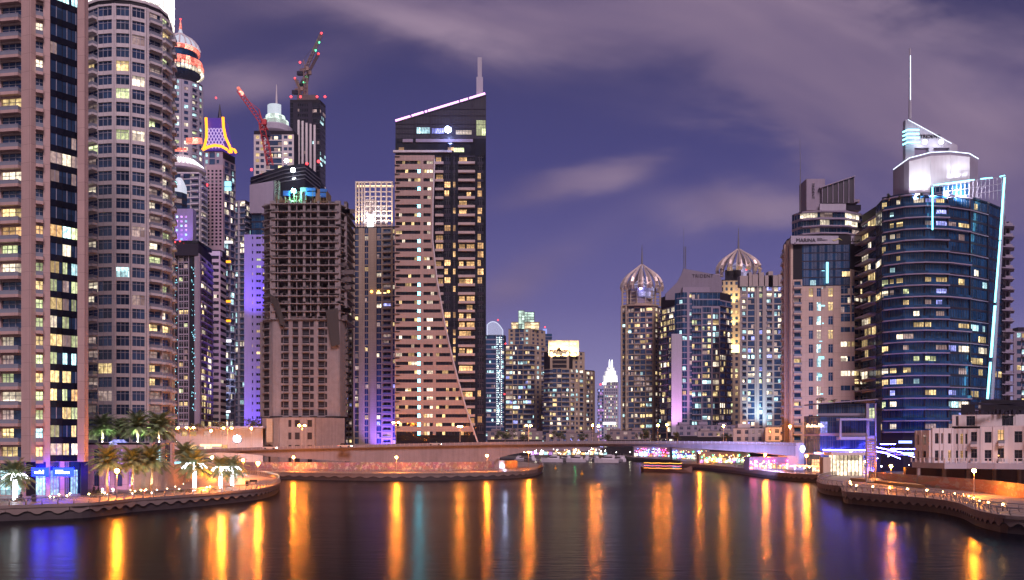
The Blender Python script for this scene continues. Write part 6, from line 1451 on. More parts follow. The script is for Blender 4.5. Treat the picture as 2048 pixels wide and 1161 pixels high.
b.box(WX(1668, Y), WX(1671, Y), Y-4.9, Y-4.3, ZF(874, Y)+.01, ZF(842, Y)-.01); b.build('portal_frame', pale, T.root)
lamp('SPOT', (WX(1700, Y-12), Y-14, 3), 30000, (.10, .10, 1.0), 1, T.root, (WX(1700, Y), Y-2, 12), 130, .9)
lamp('SPOT', (WX(1790, Y-12), Y-10, 3), 26000, (.10, .10, 1.0), 1, T.root, (WX(1800, Y), Y+8, 12), 130, .9)
text('ALFRESCO', WX(1612, Y), Y-.4, ZF(853, Y), 1.1, emat('sign_gold', (1, .7, .4), 3), T.root, .04) if False else None
b = MB(); x = WX(1609, Y+3); rr = random.Random(9)
for i in range(13): b.box(x, x+rr.uniform(.1, .3), Y+1.2-i*.3, Y+1.3-i*.3, ZF(855, Y), ZF(855, Y)+rr.uniform(.4, 1.3)); x += .32
b.build('script_sign', emat('gold_script', (1, .75, .5), 4), T.root)
b = MB(); b.ball((WX(1603, Y), Y-1, ZF(898, Y)), .8, sq=1.4); b.build('blue_sign', emat('ice_blue_sign', (.6, .75, 1), 7, True), T.root)
b = MB(); b.box(WX(1626, Y), WX(1640, Y), Y-1.4, Y-1, ZF(908, Y), ZF(905, Y)); b.box(WX(1643, Y), WX(1656, Y), Y-1.4, Y-1, ZF(907, Y), ZF(904, Y)); b.build('shop_sign', emat('blue_white_sign', (.3, .5, 1), 5), T.root)
# neon-edged terraces and stairs
T = empty('terrace_stair', (WX(1770, 256), 256, PZ), 'terraces and stair outlined with blue-white neon behind the slatted pylon', 'stairs')
b = MB(); Yt = 256
for px0, px1, p0 in ((1645, 1732, 903), (1752, 1790, 903), (1790, 1832, 897), (1800, 1835, 908)): b.box(WX(px0, Yt), WX(px1, Yt), Yt, Yt+5, ZF(p0+3, Yt), ZF(p0, Yt))
b.build('terrace', mauve, T)
b = MB()
for pts in ([(1645, 900), (1732, 901)], [(1752, 895), (1780, 901), (1800, 905), (1832, 916)], [(1752, 903), (1775, 908), (1800, 918)], [(1780, 898), (1832, 899)], [(1760, 889), (1790, 889)]):
    b.tube([(WX(a, Yt), Yt-.3, ZF(c, Yt)) for a, c in pts], .08, 5)
b.build('neon_tube', emat('blue_white_neon', (.12, .10, 1.0), 110, True), T)
b = MB(); b.box(WX(1796, Yt), WX(1822, Yt), Yt-.6, Yt-.4, ZF(887, Yt), ZF(882, Yt)); b.box(WX(1805, Yt), WX(1825, Yt), Yt-.9, Yt-.7, ZF(911, Yt), ZF(905, Yt)); b.build('neon_sign', emat('pale_blue_sign', (.25, .35, 1), 4, True), T)
b = MB()
for i in range(16): x, z = rr.uniform(WX(1650, Yt), WX(1835, Yt)), rr.uniform(PZ+2, PZ+7); b.ball((x, Yt-.8, z), rr.uniform(.1, .26), n=6)
tag(b.build('spot_lamp', emat('bright_white_spots', (.9, .85, 1), 25, True), T), kind='stuff')
# restaurant pavilion under the terraces
T = empty('restaurant_pavilion', (WX(1700, 252), 252, PZ), 'glazed restaurant pavilion glowing warm white under a pale flat roof', 'building')
b = MB(); b.box(WX(1660, 250), WX(1734, 250), 249, 255, ZF(911, 250), ZF(905, 250)); b.build('roof', white, T)
b = MB(); b.box(WX(1664, 250), WX(1732, 250), 252, 252.3, PZ, ZF(911, 250)-.01); b.build('lit_interior', emat('lit_restaurant', (1, .82, .6), 1.5, pattern=1), T)
b = MB()
for i in range(10): x = WX(1664+i*7.5, 250); b.box(x-.08, x+.08, 249.6, 249.8, PZ, ZF(911, 250)-.01)
b.build('mullion', dark, T)
b = MB(); b.box(WX(1644, 250), WX(1659, 250), 249, 252, PZ, ZF(915, 250)); tag(b.build('kiosk', pmat('warm_kiosk', (.6, .5, .4))), 'small plain pale kiosk left of the glowing restaurant pavilion', 'kiosk')
# slatted pylon
Yp = 205; T = empty('gangway_pylon', (WX(1742, Yp), Yp, PZ), 'tall slatted steel pylon standing at the head of the right quay', 'pylon')
b = MB()
for px in (1733, 1751): b.box(WX(px, Yp)-.12, WX(px, Yp)+.12, Yp, Yp+.3, PZ, ZF(873, Yp))
b.build('upright', steel, T)
b = MB()
for i in range(11): z = ZF(877+i*5.4, Yp); b.box(WX(1734, Yp), WX(1750, Yp), Yp+.02, Yp+.2, z-.42, z+.0)
tag(b.build('slat', pmat('pylon_slats', (.33, .24, .28)), T))
b = MB()
for px in (1736, 1740, 1745, 1750): b.tube([(WX(px, Yp), Yp-.2, PZ), (WX(px+3, Yp), Yp-.2, ZF(915, Yp))], .06, 4)
b.build('strut', steel, T)
# ---- 26 : white terrace houses on a deck, right
Y = 192
T = Tower('terrace_houses', 'row of white cubic terrace houses with tall dark windows on a raised deck, lower right', 'house', 1950, Y, 95, wall=white, nind=60, fr=frame_d, glz=glassb)
zd = ZF(925, Y); PX = [(1833, Y+3), (1862, Y-2), (1905, Y-1), (1960, Y-4), (2016, Y-6), (2075, Y-9)]
tops = [861, 857, 858, 854, 853, 852]
for i in range(5):
    a, c = PX[i], PX[i+1]; c2 = (c[0], a[1]) if i in (1, 3) else c
    T.core([a, c], zd, ZF(tops[i], Y), 14)
    pat = [[(3, 's'), (5, 'w'), (5, 's'), (9, 'w'), (6, 's')], [(5, 's'), (10, 'w'), (3, 's'), (5, 'w'), (9, 's'), (8, 'w'), (4, 's')], [(6, 's'), (5, 'w'), (3, 's'), (6, 'w'), (3, 's'), (5, 'w'), (6, 's'), (11, 'b'), (5, 's')], [(5, 's'), (13, 'w'), (7, 's'), (9, 'b'), (6, 's')], [(9, 's'), (17, 'w'), (7, 's'), (12, 'b'), (4, 's')]][i]
    T.fac(a, c, zd, ZF(tops[i], Y), 2, pat, lit=[('w', .1)], sill=.10, head=.70, bars=(1, 1))
T.finish()
b = MB(); Pq = [(WX(a, c), c-6) for a, c in [(1800, Y+8)] + PX]; b.prism(Pq + back(Pq, 16), ZF(936, Y), zd-.01); b.build('deck', pale, T.root)
b = MB(); Pq2 = [(x, y+.3) for x, y in Pq]
for (xA, yA), (xB, yB) in zip(Pq2, Pq2[1:]):
    fr, L = frame((xA, yA), (xB, yB)); b.ob(fr, 0, L, 0, .08, zd+1.0, zd+1.1); n_ = int(L/1.3)
    for i in range(n_): b.ob(fr, L*i/n_, L*i/n_+.28, 0, .25, zd, zd+1.0)
b.build('balustrade', white, T.root)
b = MB()
for px in (1838, 1890, 1938, 1990, 2040): b.box(WX(px, Y-3)-.3, WX(px, Y-3)+.3, Y-3, Y-2.4, PZ, ZF(936, Y)-.01)
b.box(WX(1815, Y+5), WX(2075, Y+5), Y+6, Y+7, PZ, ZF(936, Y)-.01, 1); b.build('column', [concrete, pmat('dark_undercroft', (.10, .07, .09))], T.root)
lamp('POINT', (WX(1995, Y-6), Y-7.5, ZF(912, Y-6)), 60, (1, .45, .15), .15, T.root)
# ---- 27 : upper white roofs behind
Y = 228
T = Tower('terrace_houses', 'upper white stepped houses with roof plant, directly above the terrace row at the right edge', 'house', 1980, Y, 96, wall=white, nind=40, fr=frame_d, glz=glassb)
T.core([(1904, Y+2), (2080, Y-4)], 2.2, ZF(830, Y), 14); T.core([(1922, Y+3.5), (1950, Y+3)], ZF(830, Y)+.05, ZF(808, Y), 10); T.core([(1962, Y+3), (2080, Y-1)], ZF(830, Y)+.05, ZF(800, Y), 10)
T.fac((1904, Y+2), (2080, Y-4), ZF(853, Y), ZF(830, Y), 1, [(4, 's'), (4, 'w'), (8, 's'), (14, 'w'), (20, 's'), (9, 's'), (18, 'w'), (30, 's')], sill=.05, head=.9, bars=(2, 1)); T.finish()
b = MB(); rr = random.Random(4)
for i in range(16): x = WX(1925+i*8, Y); b.box(x, x+rr.uniform(.3, 1), Y-3, Y-2, ZF(830, Y)+.01, ZF(830, Y)+rr.uniform(.4, 1.4))
for i in range(6): b.tube([(WX(1935, Y), Y-2+i*.2, ZF(812-i*1.5, Y)), (WX(2048, Y), Y-3, ZF(806+i*2, Y))], .06, 4)
b.build('roof_plant', dkgrey, T.root)
# ---- podium left with blue dome, curved wall
Y = 176
T = Tower('podium_building', 'pinkish podium with columns and violet-lit openings behind the warm-lit palms', 'building', 260, Y, 97, wall=beige, nind=40, fr=frame_d)
T.core([(172, Y+2), (300, Y), (345, Y+10)], 2.2, ZF(886, Y), 16)
T.fac((172, Y+2), (300, Y), 2.2, ZF(890, Y), 2, [(10, 's'), (12, 'w'), (5, 'S'), (10, 'w'), (5, 'S'), (10, 'w'), (6, 's'), (10, 'w'), (5, 'S'), (14, 's')], lit=[('p', .7)], sill=.15, head=.8)
T.fac((300, Y), (345, Y+10), 2.2, ZF(886, Y), 2, [(1, 's'), (3, 'g'), (1, 's'), (3, 'g'), (1, 's')], lit=[('c', .5)]); T.finish()
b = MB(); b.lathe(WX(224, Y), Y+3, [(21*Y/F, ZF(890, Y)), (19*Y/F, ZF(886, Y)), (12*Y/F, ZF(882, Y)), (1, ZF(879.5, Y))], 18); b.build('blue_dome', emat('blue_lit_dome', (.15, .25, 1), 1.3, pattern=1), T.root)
b = MB(); f_, L = frame((WX(336, 195), 195), (WX(362, 195), 195)); b.ob(f_, 0, L, 0, .5, ZF(936, 195), ZF(924, 195)); b.build('lit_sign', E_cyanpan, T.root)
lamp('SPOT', (WX(215, 168), 168, 3), 2500, (.5, .2, 1), .4, T.root, (WX(215, Y), Y, 4), 120, 1)
curvew = [(WX(a, c), c) for a, c in ((268, 172), (300, 173), (330, 178), (352, 188), (372, 205), (384, 226), (400, 250))]
r_ = empty('retaining_wall', (curvew[2][0], curvew[2][1], PZ), 'curved stone retaining wall with uplights behind the lit palm trunks', 'wall')
b = MB(); cs = smooth(curvew, 4)
for a, c in zip(cs, cs[1:]): b.prism([a, c, (c[0]-.3, c[1]+1), (a[0]-.3, a[1]+1)], PZ, PZ+5.0)
b.build('stone_face', pmat('rough_stone', (.42, .33, .30), bump=.6, noise=.6, scale=1.2), r_)
for i in range(3, len(cs), 3): 
    a = cs[i]; n_ = (.3, -1.2); lamp('SPOT', (a[0]+n_[0], a[1]+n_[1], PZ+.15), 420, (1, .7, .5), .1, r_, (a[0], a[1]+.3, PZ+4), 95, .9)
    b = MB(); b.ball((a[0]+n_[0], a[1]+n_[1], PZ+.1), .12, n=6); b.build('uplight', emat('small_uplight', (1, .75, .5), 12), r_)
# ---- palms
leafm = pmat('palm_leaf', (.20, .27, .13), rough=.55, noise=.5, scale=.8); trunkm = pmat('palm_trunk', (.30, .22, .15), noise=.6, scale=2.5, bump=.8)
E_fairy = emat('fairy_lights', (.85, .88, 1.0), 10, True)
def palm(px, pyb, Y, pytop, spread, label, seed, lit=False, up=0, zb=PZ, upcol=(1, .78, .5)):
    r = random.Random(seed); x0 = WX(px, Y); ztop = ZF(pytop, Y); sp = spread/F*Y; hh = (ztop - zb); tr = zb + hh*.62 if not lit else zb + hh*.50
    R_ = empty('palm_tree', (x0, Y, zb), label, 'palm tree', 'date palms on the left bank')
    b = MB(); k_ = 9; b.tube([(x0 + .12*math.sin(i*.7+seed), Y, zb + (tr-zb)*i/k_) for i in range(k_+1)], [.34, .27] + [.23]*(k_-3) + [.28, .42], 8); b.build('trunk', trunkm, R_)
    b = MB(); top = Vector((x0, Y, tr)); nf_ = 58
    for i in range(nf_):
        az = 2*math.pi*(i*.618 % 1) + r.uniform(-.15, .15); el = R(84 - 112*((i+.5)/nf_)**1.0) + r.uniform(-.1, .1); Lf = sp*r.uniform(.85, 1.12)
        pts = []; pnt = Vector(top); dx, dy = math.cos(az), math.sin(az); e = el; seg = 9
        for s_ in range(seg+1):
            pts.append(Vector(pnt)); st = Lf/seg; pnt = pnt + Vector((dx*math.cos(e), dy*math.cos(e), math.sin(e)))*st; e -= .05 + .17*s_/seg*(1.3 if el > 0 else .6)
        b.tube(pts, [.05 - .004*q for q in range(seg+1)], 3, cap=False)
        side = Vector((-dy, dx, 0))
        for s_ in range(seg*3-2):
            f_ = (s_+1)/(seg*3); q = f_*seg; qi = int(q); P_ = pts[qi].lerp(pts[min(qi+1, seg)], q-qi); tdir = (pts[min(qi+1, seg)] - pts[max(qi-0, 0)]).normalized()
            ll = sp*.24*math.sin(math.pi*min(1, f_*.85+.14))**.7*r.uniform(.8, 1.1)
            for sg in (-1, 1):
                tip = P_ + side*sg*ll*.8 + tdir*ll*.55 + Vector((0, 0, -ll*.22 + r.uniform(-.1, .1)*ll))
                wv = tdir*.055*sp/3; b.poly([P_-wv, P_+wv, tip+wv*.2, tip-wv*.2])
    b.build('crown', leafm, R_)
    if lit:
        b = MB(); n_ = 90
        b.tube([(x0 + .33*math.cos(i*1.05), Y + .33*math.sin(i*1.05), zb+.2 + (tr-zb-.2)*i/n_) for i in range(n_+1)], .07, 4)
        for a in range(9):
            az = R(40*a + 7); ln = sp*(.5 + .04*(a*7 % 5))
            b.tube([(x0 + math.cos(az)*ln*q, Y + math.sin(az)*ln*q, tr + ln*.35*math.sin(q*2.6) - .35*q*q*ln) for q in (0, .2, .4, .6, .8, 1)], .045, 4)
        b.build('fairy_lights', E_fairy, R_)
    if up:
        lamp('SPOT', (x0+.5, Y-1.1, zb+.25), up, upcol, .15, R_, (x0, Y, tr+1.5), 62 if zb < 3 else 125, .8)
        b = MB(); b.ball((x0+.5, Y-1.1, zb+.15), .13, n=6); b.build('uplight', E_white, R_)
    return R_
palm(30, 992, 141, 905, 46, 'palm at the far left with a white fairy-lit trunk, beside the blue-lit shop', 1, lit=True)
palm(215, 975, 158, 884, 46, 'palm with lit trunk left of the blue-domed podium, nearest the orange globe lamp', 2, up=7000)
palm(265, 972, 162, 886, 42, 'middle palm of the three with warm-lit trunks', 3, up=7000)
palm(303, 972, 164, 882, 46, 'right-hand palm of the three with warm-lit trunks', 4, up=7000)
palm(205, 880, 186, 838, 38, 'palm on the podium terrace at the left, its crown lit green from below', 5, up=9000, zb=12, upcol=(.75, 1, .6))
palm(275, 880, 184, 836, 44, 'large palm on the podium terrace, crown lit from below', 6, up=11000, zb=12, upcol=(.85, 1, .6))
palm(318, 885, 188, 838, 46, 'dark broad palm on the podium terrace at the foot of the curved tower', 7, up=4000, zb=12)
palm(389, 975, 166, 880, 46, 'palm with a white fairy-lit trunk, left of a group of three', 8, lit=True)
palm(441, 968, 176, 898, 36, 'fairy-lit palm behind the orange globe lamp, middle of the group of three', 9, lit=True)
palm(464, 960, 186, 902, 36, 'fairy-lit palm nearest the promenade tip, right of the group of three', 10, lit=True)
palm(370, 930, 200, 872, 34, 'darker unlit palm behind the fairy-lit group', 11)
palm(240, 880, 190, 843, 30, 'small dim palm between the two terrace palms', 12, zb=12)
# ---- trees and shrubs
leaf2 = pmat('dark_foliage', (.05, .065, .03), rough=.6, noise=.6, scale=1.2)
def tree(px, Y, pyb, pyt, w_, label, seed, zb=None):
    r = random.Random(seed); zb = ZF(pyb, Y) if zb is None else zb; zt = ZF(pyt, Y); x0 = WX(px, Y); rw = w_/F*Y/2; h = zt-zb
    R_ = empty('tree', (x0, Y, zb), label, 'tree', 'dark trees behind the bridge'); b = MB(); b.tube([(x0, Y, zb), (x0+.1, Y, zb+h*.5)], [.22, .12], 6)
    for k_ in range(3): b.tube([(x0+.1, Y, zb+h*.4), (x0+r.uniform(-1, 1)*rw*.5, Y+r.uniform(-1, 1), zb+h*.75)], [.1, .04], 4)
    b.build('trunk', trunkm, R_); b = MB(); cl = [(r.gauss(0, .38), r.gauss(0, .38), r.uniform(-.35, .4)) for _ in range(16)]
    for i in range(900):
        c = r.choice(cl); v = Vector((r.gauss(0, 1), r.gauss(0, 1), r.gauss(0, 1))).normalized()*r.uniform(.05, .30)
        P_ = Vector((x0 + (c[0]+v.x)*rw, Y + (c[1]+v.y)*rw, zb + h*(.62 + (c[2]+v.z)*.75))); a = Vector((r.gauss(0, 1), r.gauss(0, 1), r.gauss(0, 1))).normalized()*h*.05; c2 = a.orthogonal().normalized()*h*.03
        b.poly([P_-a, P_-c2, P_+a, P_+c2])
    b.build('crown', leaf2, R_)
for i, (px, Y, pb, pt, w_, lab) in enumerate([(1290, 360, 885, 860, 28, 'rounded tree left of the pair of lamps under the onion-crowned tower'), (1120, 400, 885, 862, 34, 'dark tree right of the lantern tower lamp pair'), (1010, 380, 885, 858, 44, 'dark tree right of the centre tower foot'), (1215, 400, 885, 868, 26, 'small dark tree right of the lamps under the golden arch tower'), (1452, 320, 884, 868, 26, 'bush-like tree beside the road lamp in front of the grey villas'), (1355, 330, 885, 866, 22, 'narrow dark tree by the violet-lit pier'),
    (505, 300, 860, 838, 46, 'dark tree on the roof line left of the concrete podium'), (440, 310, 860, 843, 50, 'dark tree row above the long low building'), (395, 310, 862, 846, 40, 'dark tree above the long low building, right of the curved tower'), (1048, 420, 885, 868, 30, 'small tree behind the bridge under the lantern tower'), (1165, 420, 885, 868, 36, 'dark tree left of the lamps under the golden arch tower'),
    (1778, 252, 402, 389, 14, 'small roof plant at the left edge of the white billboard'), (1838, 255, 402, 386, 16, 'small palm-like roof plant in front of the white billboard'), (1800, 254, 403, 392, 16, 'low roof shrub left of the white billboard'), (1642, 236, 807, 796, 20, 'small roof tree on the low dark glass block'), (1668, 236, 806, 799, 18, 'low roof shrub right of the small roof tree on the glass block')]):
    tree(px, Y, pb, pt, w_, lab, 200+i)
# ---- garden lamps on the left promenade
gl = emat('garden_lamp', (1, .85, .35), 45, True); gw = emat('garden_uplight', (1, .85, .7), 90, True)
rr = random.Random(12)
for i, (px, py) in enumerate([(100, 997), (108, 999), (118, 993), (134, 996), (140, 991), (172, 989), (178, 992), (204, 987), (209, 990), (262, 984), (270, 986), (282, 984), (292, 983), (350, 984), (358, 982), (414, 978), (420, 977)]):
    x, y = G(px, py); b = MB(); b.ball((x, y, PZ+.32), .13, n=6); b.tube([(x, y, PZ), (x, y, PZ+.22)], .05, 5, m=1); tag(b.build('garden_lamp', [gl, dark]), 'small yellow garden lamp set low in the planting strip of the left promenade', 'garden lamp', 'low yellow garden lamps')
for px, py, nm in ((205, 982, 'leftmost'), (226, 982, 'second'), (255, 979, 'third'), (273, 979, 'fourth'), (295, 976, 'fifth'), (313, 976, 'rightmost')):
    x, y = G(px, py); b = MB(); b.ball((x, y, PZ+.3), .15, n=6); b.lathe(x, y, [(.2, PZ), (.2, PZ+.15)], 8, m=1); tag(b.build('ground_light', [gw, dark]), 'bright white ground light at the foot of the warm-lit palms, %s of six' % nm, 'ground light', 'white ground lights under the palms')
for i, (px, py) in enumerate([(40, 1003), (120, 1000), (190, 996), (280, 990), (360, 985), (420, 981)]):
    x, y = G(px, py); b = MB()
    for k_ in range(140): P_ = Vector((x+rr.gauss(0, 1.2), y+rr.gauss(0, .5), PZ+rr.uniform(0, .5))); a = Vector((rr.gauss(0, 1), rr.gauss(0, 1), 1)).normalized()*.22; c2 = Vector((.07, 0, 0)); b.poly([P_-c2, P_+c2, P_+a])
    tag(b.build('low_plants', leaf2), 'low planting along the railing of the left promenade, ' + ['by the far-left palm', 'in front of the blue-lit shop', 'left of the nearest globe lamp', 'below the three warm-lit palms', 'left of the fairy-lit palms', 'below the fairy-lit palms'][i], 'plants', 'planting strips')
# bins, benches, lifebuoy
for px, py, lab in ((68, 1004, 'dark litter bin on the left promenade by the far-left palm'), (494, 972, 'dark blue litter bin at the tip of the left promenade')):
    x, y = G(px, py); r_ = empty('litter_bin', (x, y, PZ), lab, 'litter bin'); b = MB(); b.lathe(x, y, [(.34, PZ), (.4, PZ+.9)], 10); b.build('body', dkgrey, r_); b = MB(); b.lathe(x, y, [(.44, PZ+.95), (.42, PZ+1.1), (.1, PZ+1.2)], 10); b.build('lid', dark, r_)
x, y = G(291, 990); b = MB(); b.lathe(0, 0, [], 3) if False else None
pts = [(x+.38*math.cos(a), y-.6, PZ+.75+.38*math.sin(a)) for a in [i*math.pi/6 for i in range(13)]]; b.tube(pts, .09, 6, cap=False); tag(b.build('lifebuoy', pmat('lifebuoy_red', (.55, .08, .04), noise=.1)), 'orange-red lifebuoy hanging on the left promenade railing', 'lifebuoy')
x, y = G(506, 968); r_ = empty('bench', (x, y, PZ), 'dark bench near the tip of the left promenade', 'bench'); b = MB(); b.box(x-.9, x+.9, y-.25, y+.25, PZ+.42, PZ+.5); b.build('seat', dark, r_); b = MB(); b.box(x-.9, x+.9, y+.22, y+.3, PZ+.5, PZ+.95); b.build('backrest', dark, r_)
for s_ in (-.7, .7): b = MB(); b.box(x+s_-.05, x+s_+.05, y-.2, y+.2, PZ, PZ+.42); b.build('leg', dark, r_)
# ---- people
skin = pmat('skin', (.35, .2, .14), noise=.1); cloth = pmat('dark_clothes', (.05, .05, .07)); cloth2 = pmat('red_clothes', (.25, .06, .06)); hairm = pmat('black_hair', (.01, .01, .01))
def person(x, y, z, label, sit=False, top=cloth, turn=0, walk=.12):
    h = 0 if not sit else -.42
    J = {'pel': (0, 0, .95+h), 'che': (0, .0, 1.3+h), 'nek': (0, 0, 1.48+h), 'hed': (0, -.02, 1.66+h)}
    for s_, n_ in ((1, 'l'), (-1, 'r')):
        J['sh'+n_] = (.19*s_, 0, 1.42+h); J['el'+n_] = (.25*s_, -.02*s_, 1.15+h); J['ha'+n_] = (.24*s_, -.18 if not sit else -.32, .92+h+(.12 if sit else 0)); J['hi'+n_] = (.10*s_, 0, .90+h)
        if sit: J['kn'+n_] = (.13*s_, -.44, .50); J['an'+n_] = (.13*s_, -.48, .09); J['to'+n_] = (.13*s_, -.62, .04)
        else: J['kn'+n_] = (.11*s_, -walk*s_*.8, .50); J['an'+n_] = (.11*s_, walk*s_*.6, .09); J['to'+n_] = (.11*s_, walk*s_*.6-.15, .04)
    E = [('pel', 'che'), ('che', 'nek'), ('nek', 'hed')]
    for n_ in 'lr': E += [('che', 'sh'+n_), ('sh'+n_, 'el'+n_), ('el'+n_, 'ha'+n_), ('pel', 'hi'+n_), ('hi'+n_, 'kn'+n_), ('kn'+n_, 'an'+n_), ('an'+n_, 'to'+n_)]
    K = list(J); me = bpy.data.meshes.new('person'); me.from_pydata([J[k_] for k_ in K], [(K.index(a), K.index(c)) for a, c in E], [])
    me.materials.append(top); o = bpy.data.objects.new('person', me); C.objects.link(o); o.location = (x, y, z); o.rotation_euler = (0, 0, R(turn)); tag(o, label, 'person')
    sk = o.modifiers.new('skin', 'SKIN'); ss = o.modifiers.new('sub', 'SUBSURF'); ss.levels = ss.render_levels = 1
    rad = dict(pel=.15, che=.16, nek=.06, hed=.10, sh=.07, el=.05, ha=.04, hi=.10, kn=.07, an=.045, to=.04)
    for i, k_ in enumerate(K): q = rad.get(k_, rad.get(k_[:2], .05)); me.skin_vertices[0].data[i].radius = (q, q*.8 if k_ in ('che', 'pel') else q)
    me.skin_vertices[0].data[0].use_root = True
    b = MB(); b.ball((x, y, z+1.72+h), .115, n=10); hd = b.build('hair', hairm); hd.parent = o; hd.matrix_parent_inverse = o.matrix_basis.inverted(); hd.location = hd.location
    b = MB(); b.ball((x+math.sin(R(turn))*.03, y-math.cos(R(turn))*.035, z+1.67+h), .105, n=10); fc = b.build('face', skin); fc.parent = o; fc.matrix_parent_inverse = o.matrix_basis.inverted()
    return o
bpy.context.view_layer.update()
for px, py, s_, tp_, tn, lab in ((188, 985, True, cloth, 25, 'person in dark clothes sitting by the podium wall, left of two'), (197, 986, True, cloth, -30, 'person in dark clothes sitting by the podium wall, right of two'), (113, 990, False, cloth2, 15, 'person in red-brown clothes standing in front of the blue-lit shop'), (42, 1001, True, cloth, 0, 'seated person in dark clothes beside the far-left palm')):
    x, y = G(px, py); person(x, y, PZ, lab, s_, tp_, tn)
    if s_: b = MB(); b.box(x-.3, x+.3, y-.15, y+.35, PZ, PZ+.40); tag(b.build('stone_block', cope), 'low stone seat block under the ' + lab.split(',')[0].replace('person in dark clothes ', 'person ') + (' (left)' if px == 188 else ' (right)' if px == 197 else ''), 'seat block')
# ---- boats
hullw = pmat('white_gelcoat', (.62, .60, .66), rough=.3, noise=.08, streak=.05)
def yacht(px, Y, L, ang, label):
    h = L*.15; r_ = empty('motor_yacht', (WX(px, Y), Y, 0), label, 'boat', 'white motor yachts moored beyond the bridge')
    ca, sa = math.cos(R(ang)), math.sin(R(ang)); X0 = WX(px, Y)
    T_ = lambda p: (X0 + p[0]*ca - p[1]*sa, Y + p[0]*sa + p[1]*ca, p[2])
    def loft(secs, m, name, par=r_):
        b = MB(); n_ = len(secs[0])
        for s_ in secs: b.v += [T_(p) for p in s_]
        for i in range(len(secs)-1):
            for k_ in range(n_): k2 = (k_+1) % n_; b.f.append((i*n_+k_, i*n_+k2, (i+1)*n_+k2, (i+1)*n_+k_)); b.mi.append(0)
        b.f.append(tuple(range(n_))); b.mi.append(0); b.f.append(tuple((len(secs)-1)*n_+k_ for k_ in range(n_))); b.mi.append(0); return b.build(name, m, par)
    B = L*.15
    loft([[(x_*L, -w_*B, zt_*h), (x_*L, -w_*B*.8, -.3), (x_*L, w_*B*.8, -.3), (x_*L, w_*B, zt_*h)] for x_, w_, zt_ in ((-.5, .9, .95), (-.2, 1, 1.0), (.15, .92, 1.1), (.35, .55, 1.25), (.5, .04, 1.45))], hullw, 'hull')
    loft([[(x_*L, -w_*B, h), (x_*L, -w_*B*.8, h*z_), (x_*L, w_*B*.8, h*z_), (x_*L, w_*B, h)] for x_, w_, z_ in ((-.34, .7, 1.9), (-.1, .75, 2.0), (.1, .65, 1.85), (.26, .35, 1.1))], hullw, 'cabin')
    loft([[(x_*L, -w_*B, h*1.45), (x_*L, -w_*B, h*1.75), (x_*L, w_*B, h*1.75), (x_*L, w_*B, h*1.45)] for x_, w_ in ((-.25, .79), (.0, .8), (.16, .6))], glassb, 'window')
    loft([[(x_*L, -w_*B, h*2.05), (x_*L, -w_*B*.8, h*2.3), (x_*L, w_*B*.8, h*2.3), (x_*L, w_*B, h*2.05)] for x_, w_ in ((-.22, .6), (.02, .5))], hullw, 'flybridge')
    b = MB(); b.tube([T_((-.16*L, 0, h*2.2)), T_((-.2*L, 0, h*3.2))], .07, 4); b.build('mast', steel, r_)
rr = random.Random(31)
for i, (px, Y_, L, a, pos_) in enumerate([(1040, 540, 10, 60, 'leftmost, half under the bridge wall'), (1063, 560, 11, 105, 'second from the left, by the promenade tip lamp'), (1104, 515, 13, 172, 'large, third from the left'), (1132, 560, 11, 120, 'behind the large ones at the left'), (1152, 515, 12, 165, 'large with a dark cabin strip, in the middle'), (1176, 570, 11, 75, 'small, right behind the middle one'), (1190, 545, 10, 110, 'between the middle and the bright one'), (1213, 500, 14, 170, 'large and bright, right of the middle'), (1236, 530, 11, 130, 'right behind the bright one'), (1247, 545, 10, 80, 'right end of the row by the dark quay'), (1225, 575, 10, 100, 'small, hidden behind the bright one')]):
    yacht(px, Y_, L, a, 'white motor yacht moored past the bridge, ' + pos_)
for i in range(26):
    b = MB(); px = rr.uniform(1040, 1262); Y_ = rr.uniform(560, 640); b.ball((WX(px, Y_), Y_, rr.uniform(4, 7)), rr.uniform(.12, .24), n=6); b.tube([(WX(px, Y_), Y_, 0), (WX(px, Y_), Y_, 4)], .06, 4, m=1)
    tag(b.build('dock_lamp', [emat('dock_lamp_light', (.9, .95, 1) if i % 5 else (1, .9, .7), 130, True), dark]), 'tiny white lamp over the moored yachts', 'lamp', 'dock lamps over the yachts')
b = MB(); px, Y_ = 1150, 590; b.ball((WX(px, Y_), Y_, 6.5), .35, n=6); b.tube([(WX(px, Y_), Y_, 0), (WX(px, Y_), Y_, 6.3)], .07, 4, m=1); tag(b.build('navigation_light', [emat('green_nav', (.05, 1, .3), 160, True), dark]), 'green navigation light above the moored yachts', 'navigation light')
# water taxi with strings of lights
Yb = 345; r_ = empty('wooden_ferry', (WX(1330, Yb), Yb, 0), 'low wooden ferry strung with golden and pink lights, off the right middle quay', 'boat')
def TB(p): a = R(-38); return (WX(1330, Yb) + p[0]*math.cos(a) - p[1]*math.sin(a), Yb + p[0]*math.sin(a) + p[1]*math.cos(a), p[2])
b = MB(); secs = [[(x_, -w_, zt_), (x_, -w_*.6, -.3), (x_, w_*.6, -.3), (x_, w_, zt_)] for x_, w_, zt_ in ((-11, .3, 2.2), (-9, 1.8, 1.6), (-3, 2.4, 1.2), (4, 2.4, 1.2), (9, 1.7, 1.6), (12, .2, 2.6))]
for s_ in secs: b.v += [TB(p) for p in s_]
for i in range(5):
    for k_ in range(4): k2 = (k_+1) % 4; b.f.append((i*4+k_, i*4+k2, i*4+4+k2, i*4+4+k_)); b.mi.append(0)
b.build('hull', pmat('dark_wood', (.12, .07, .04)), r_)
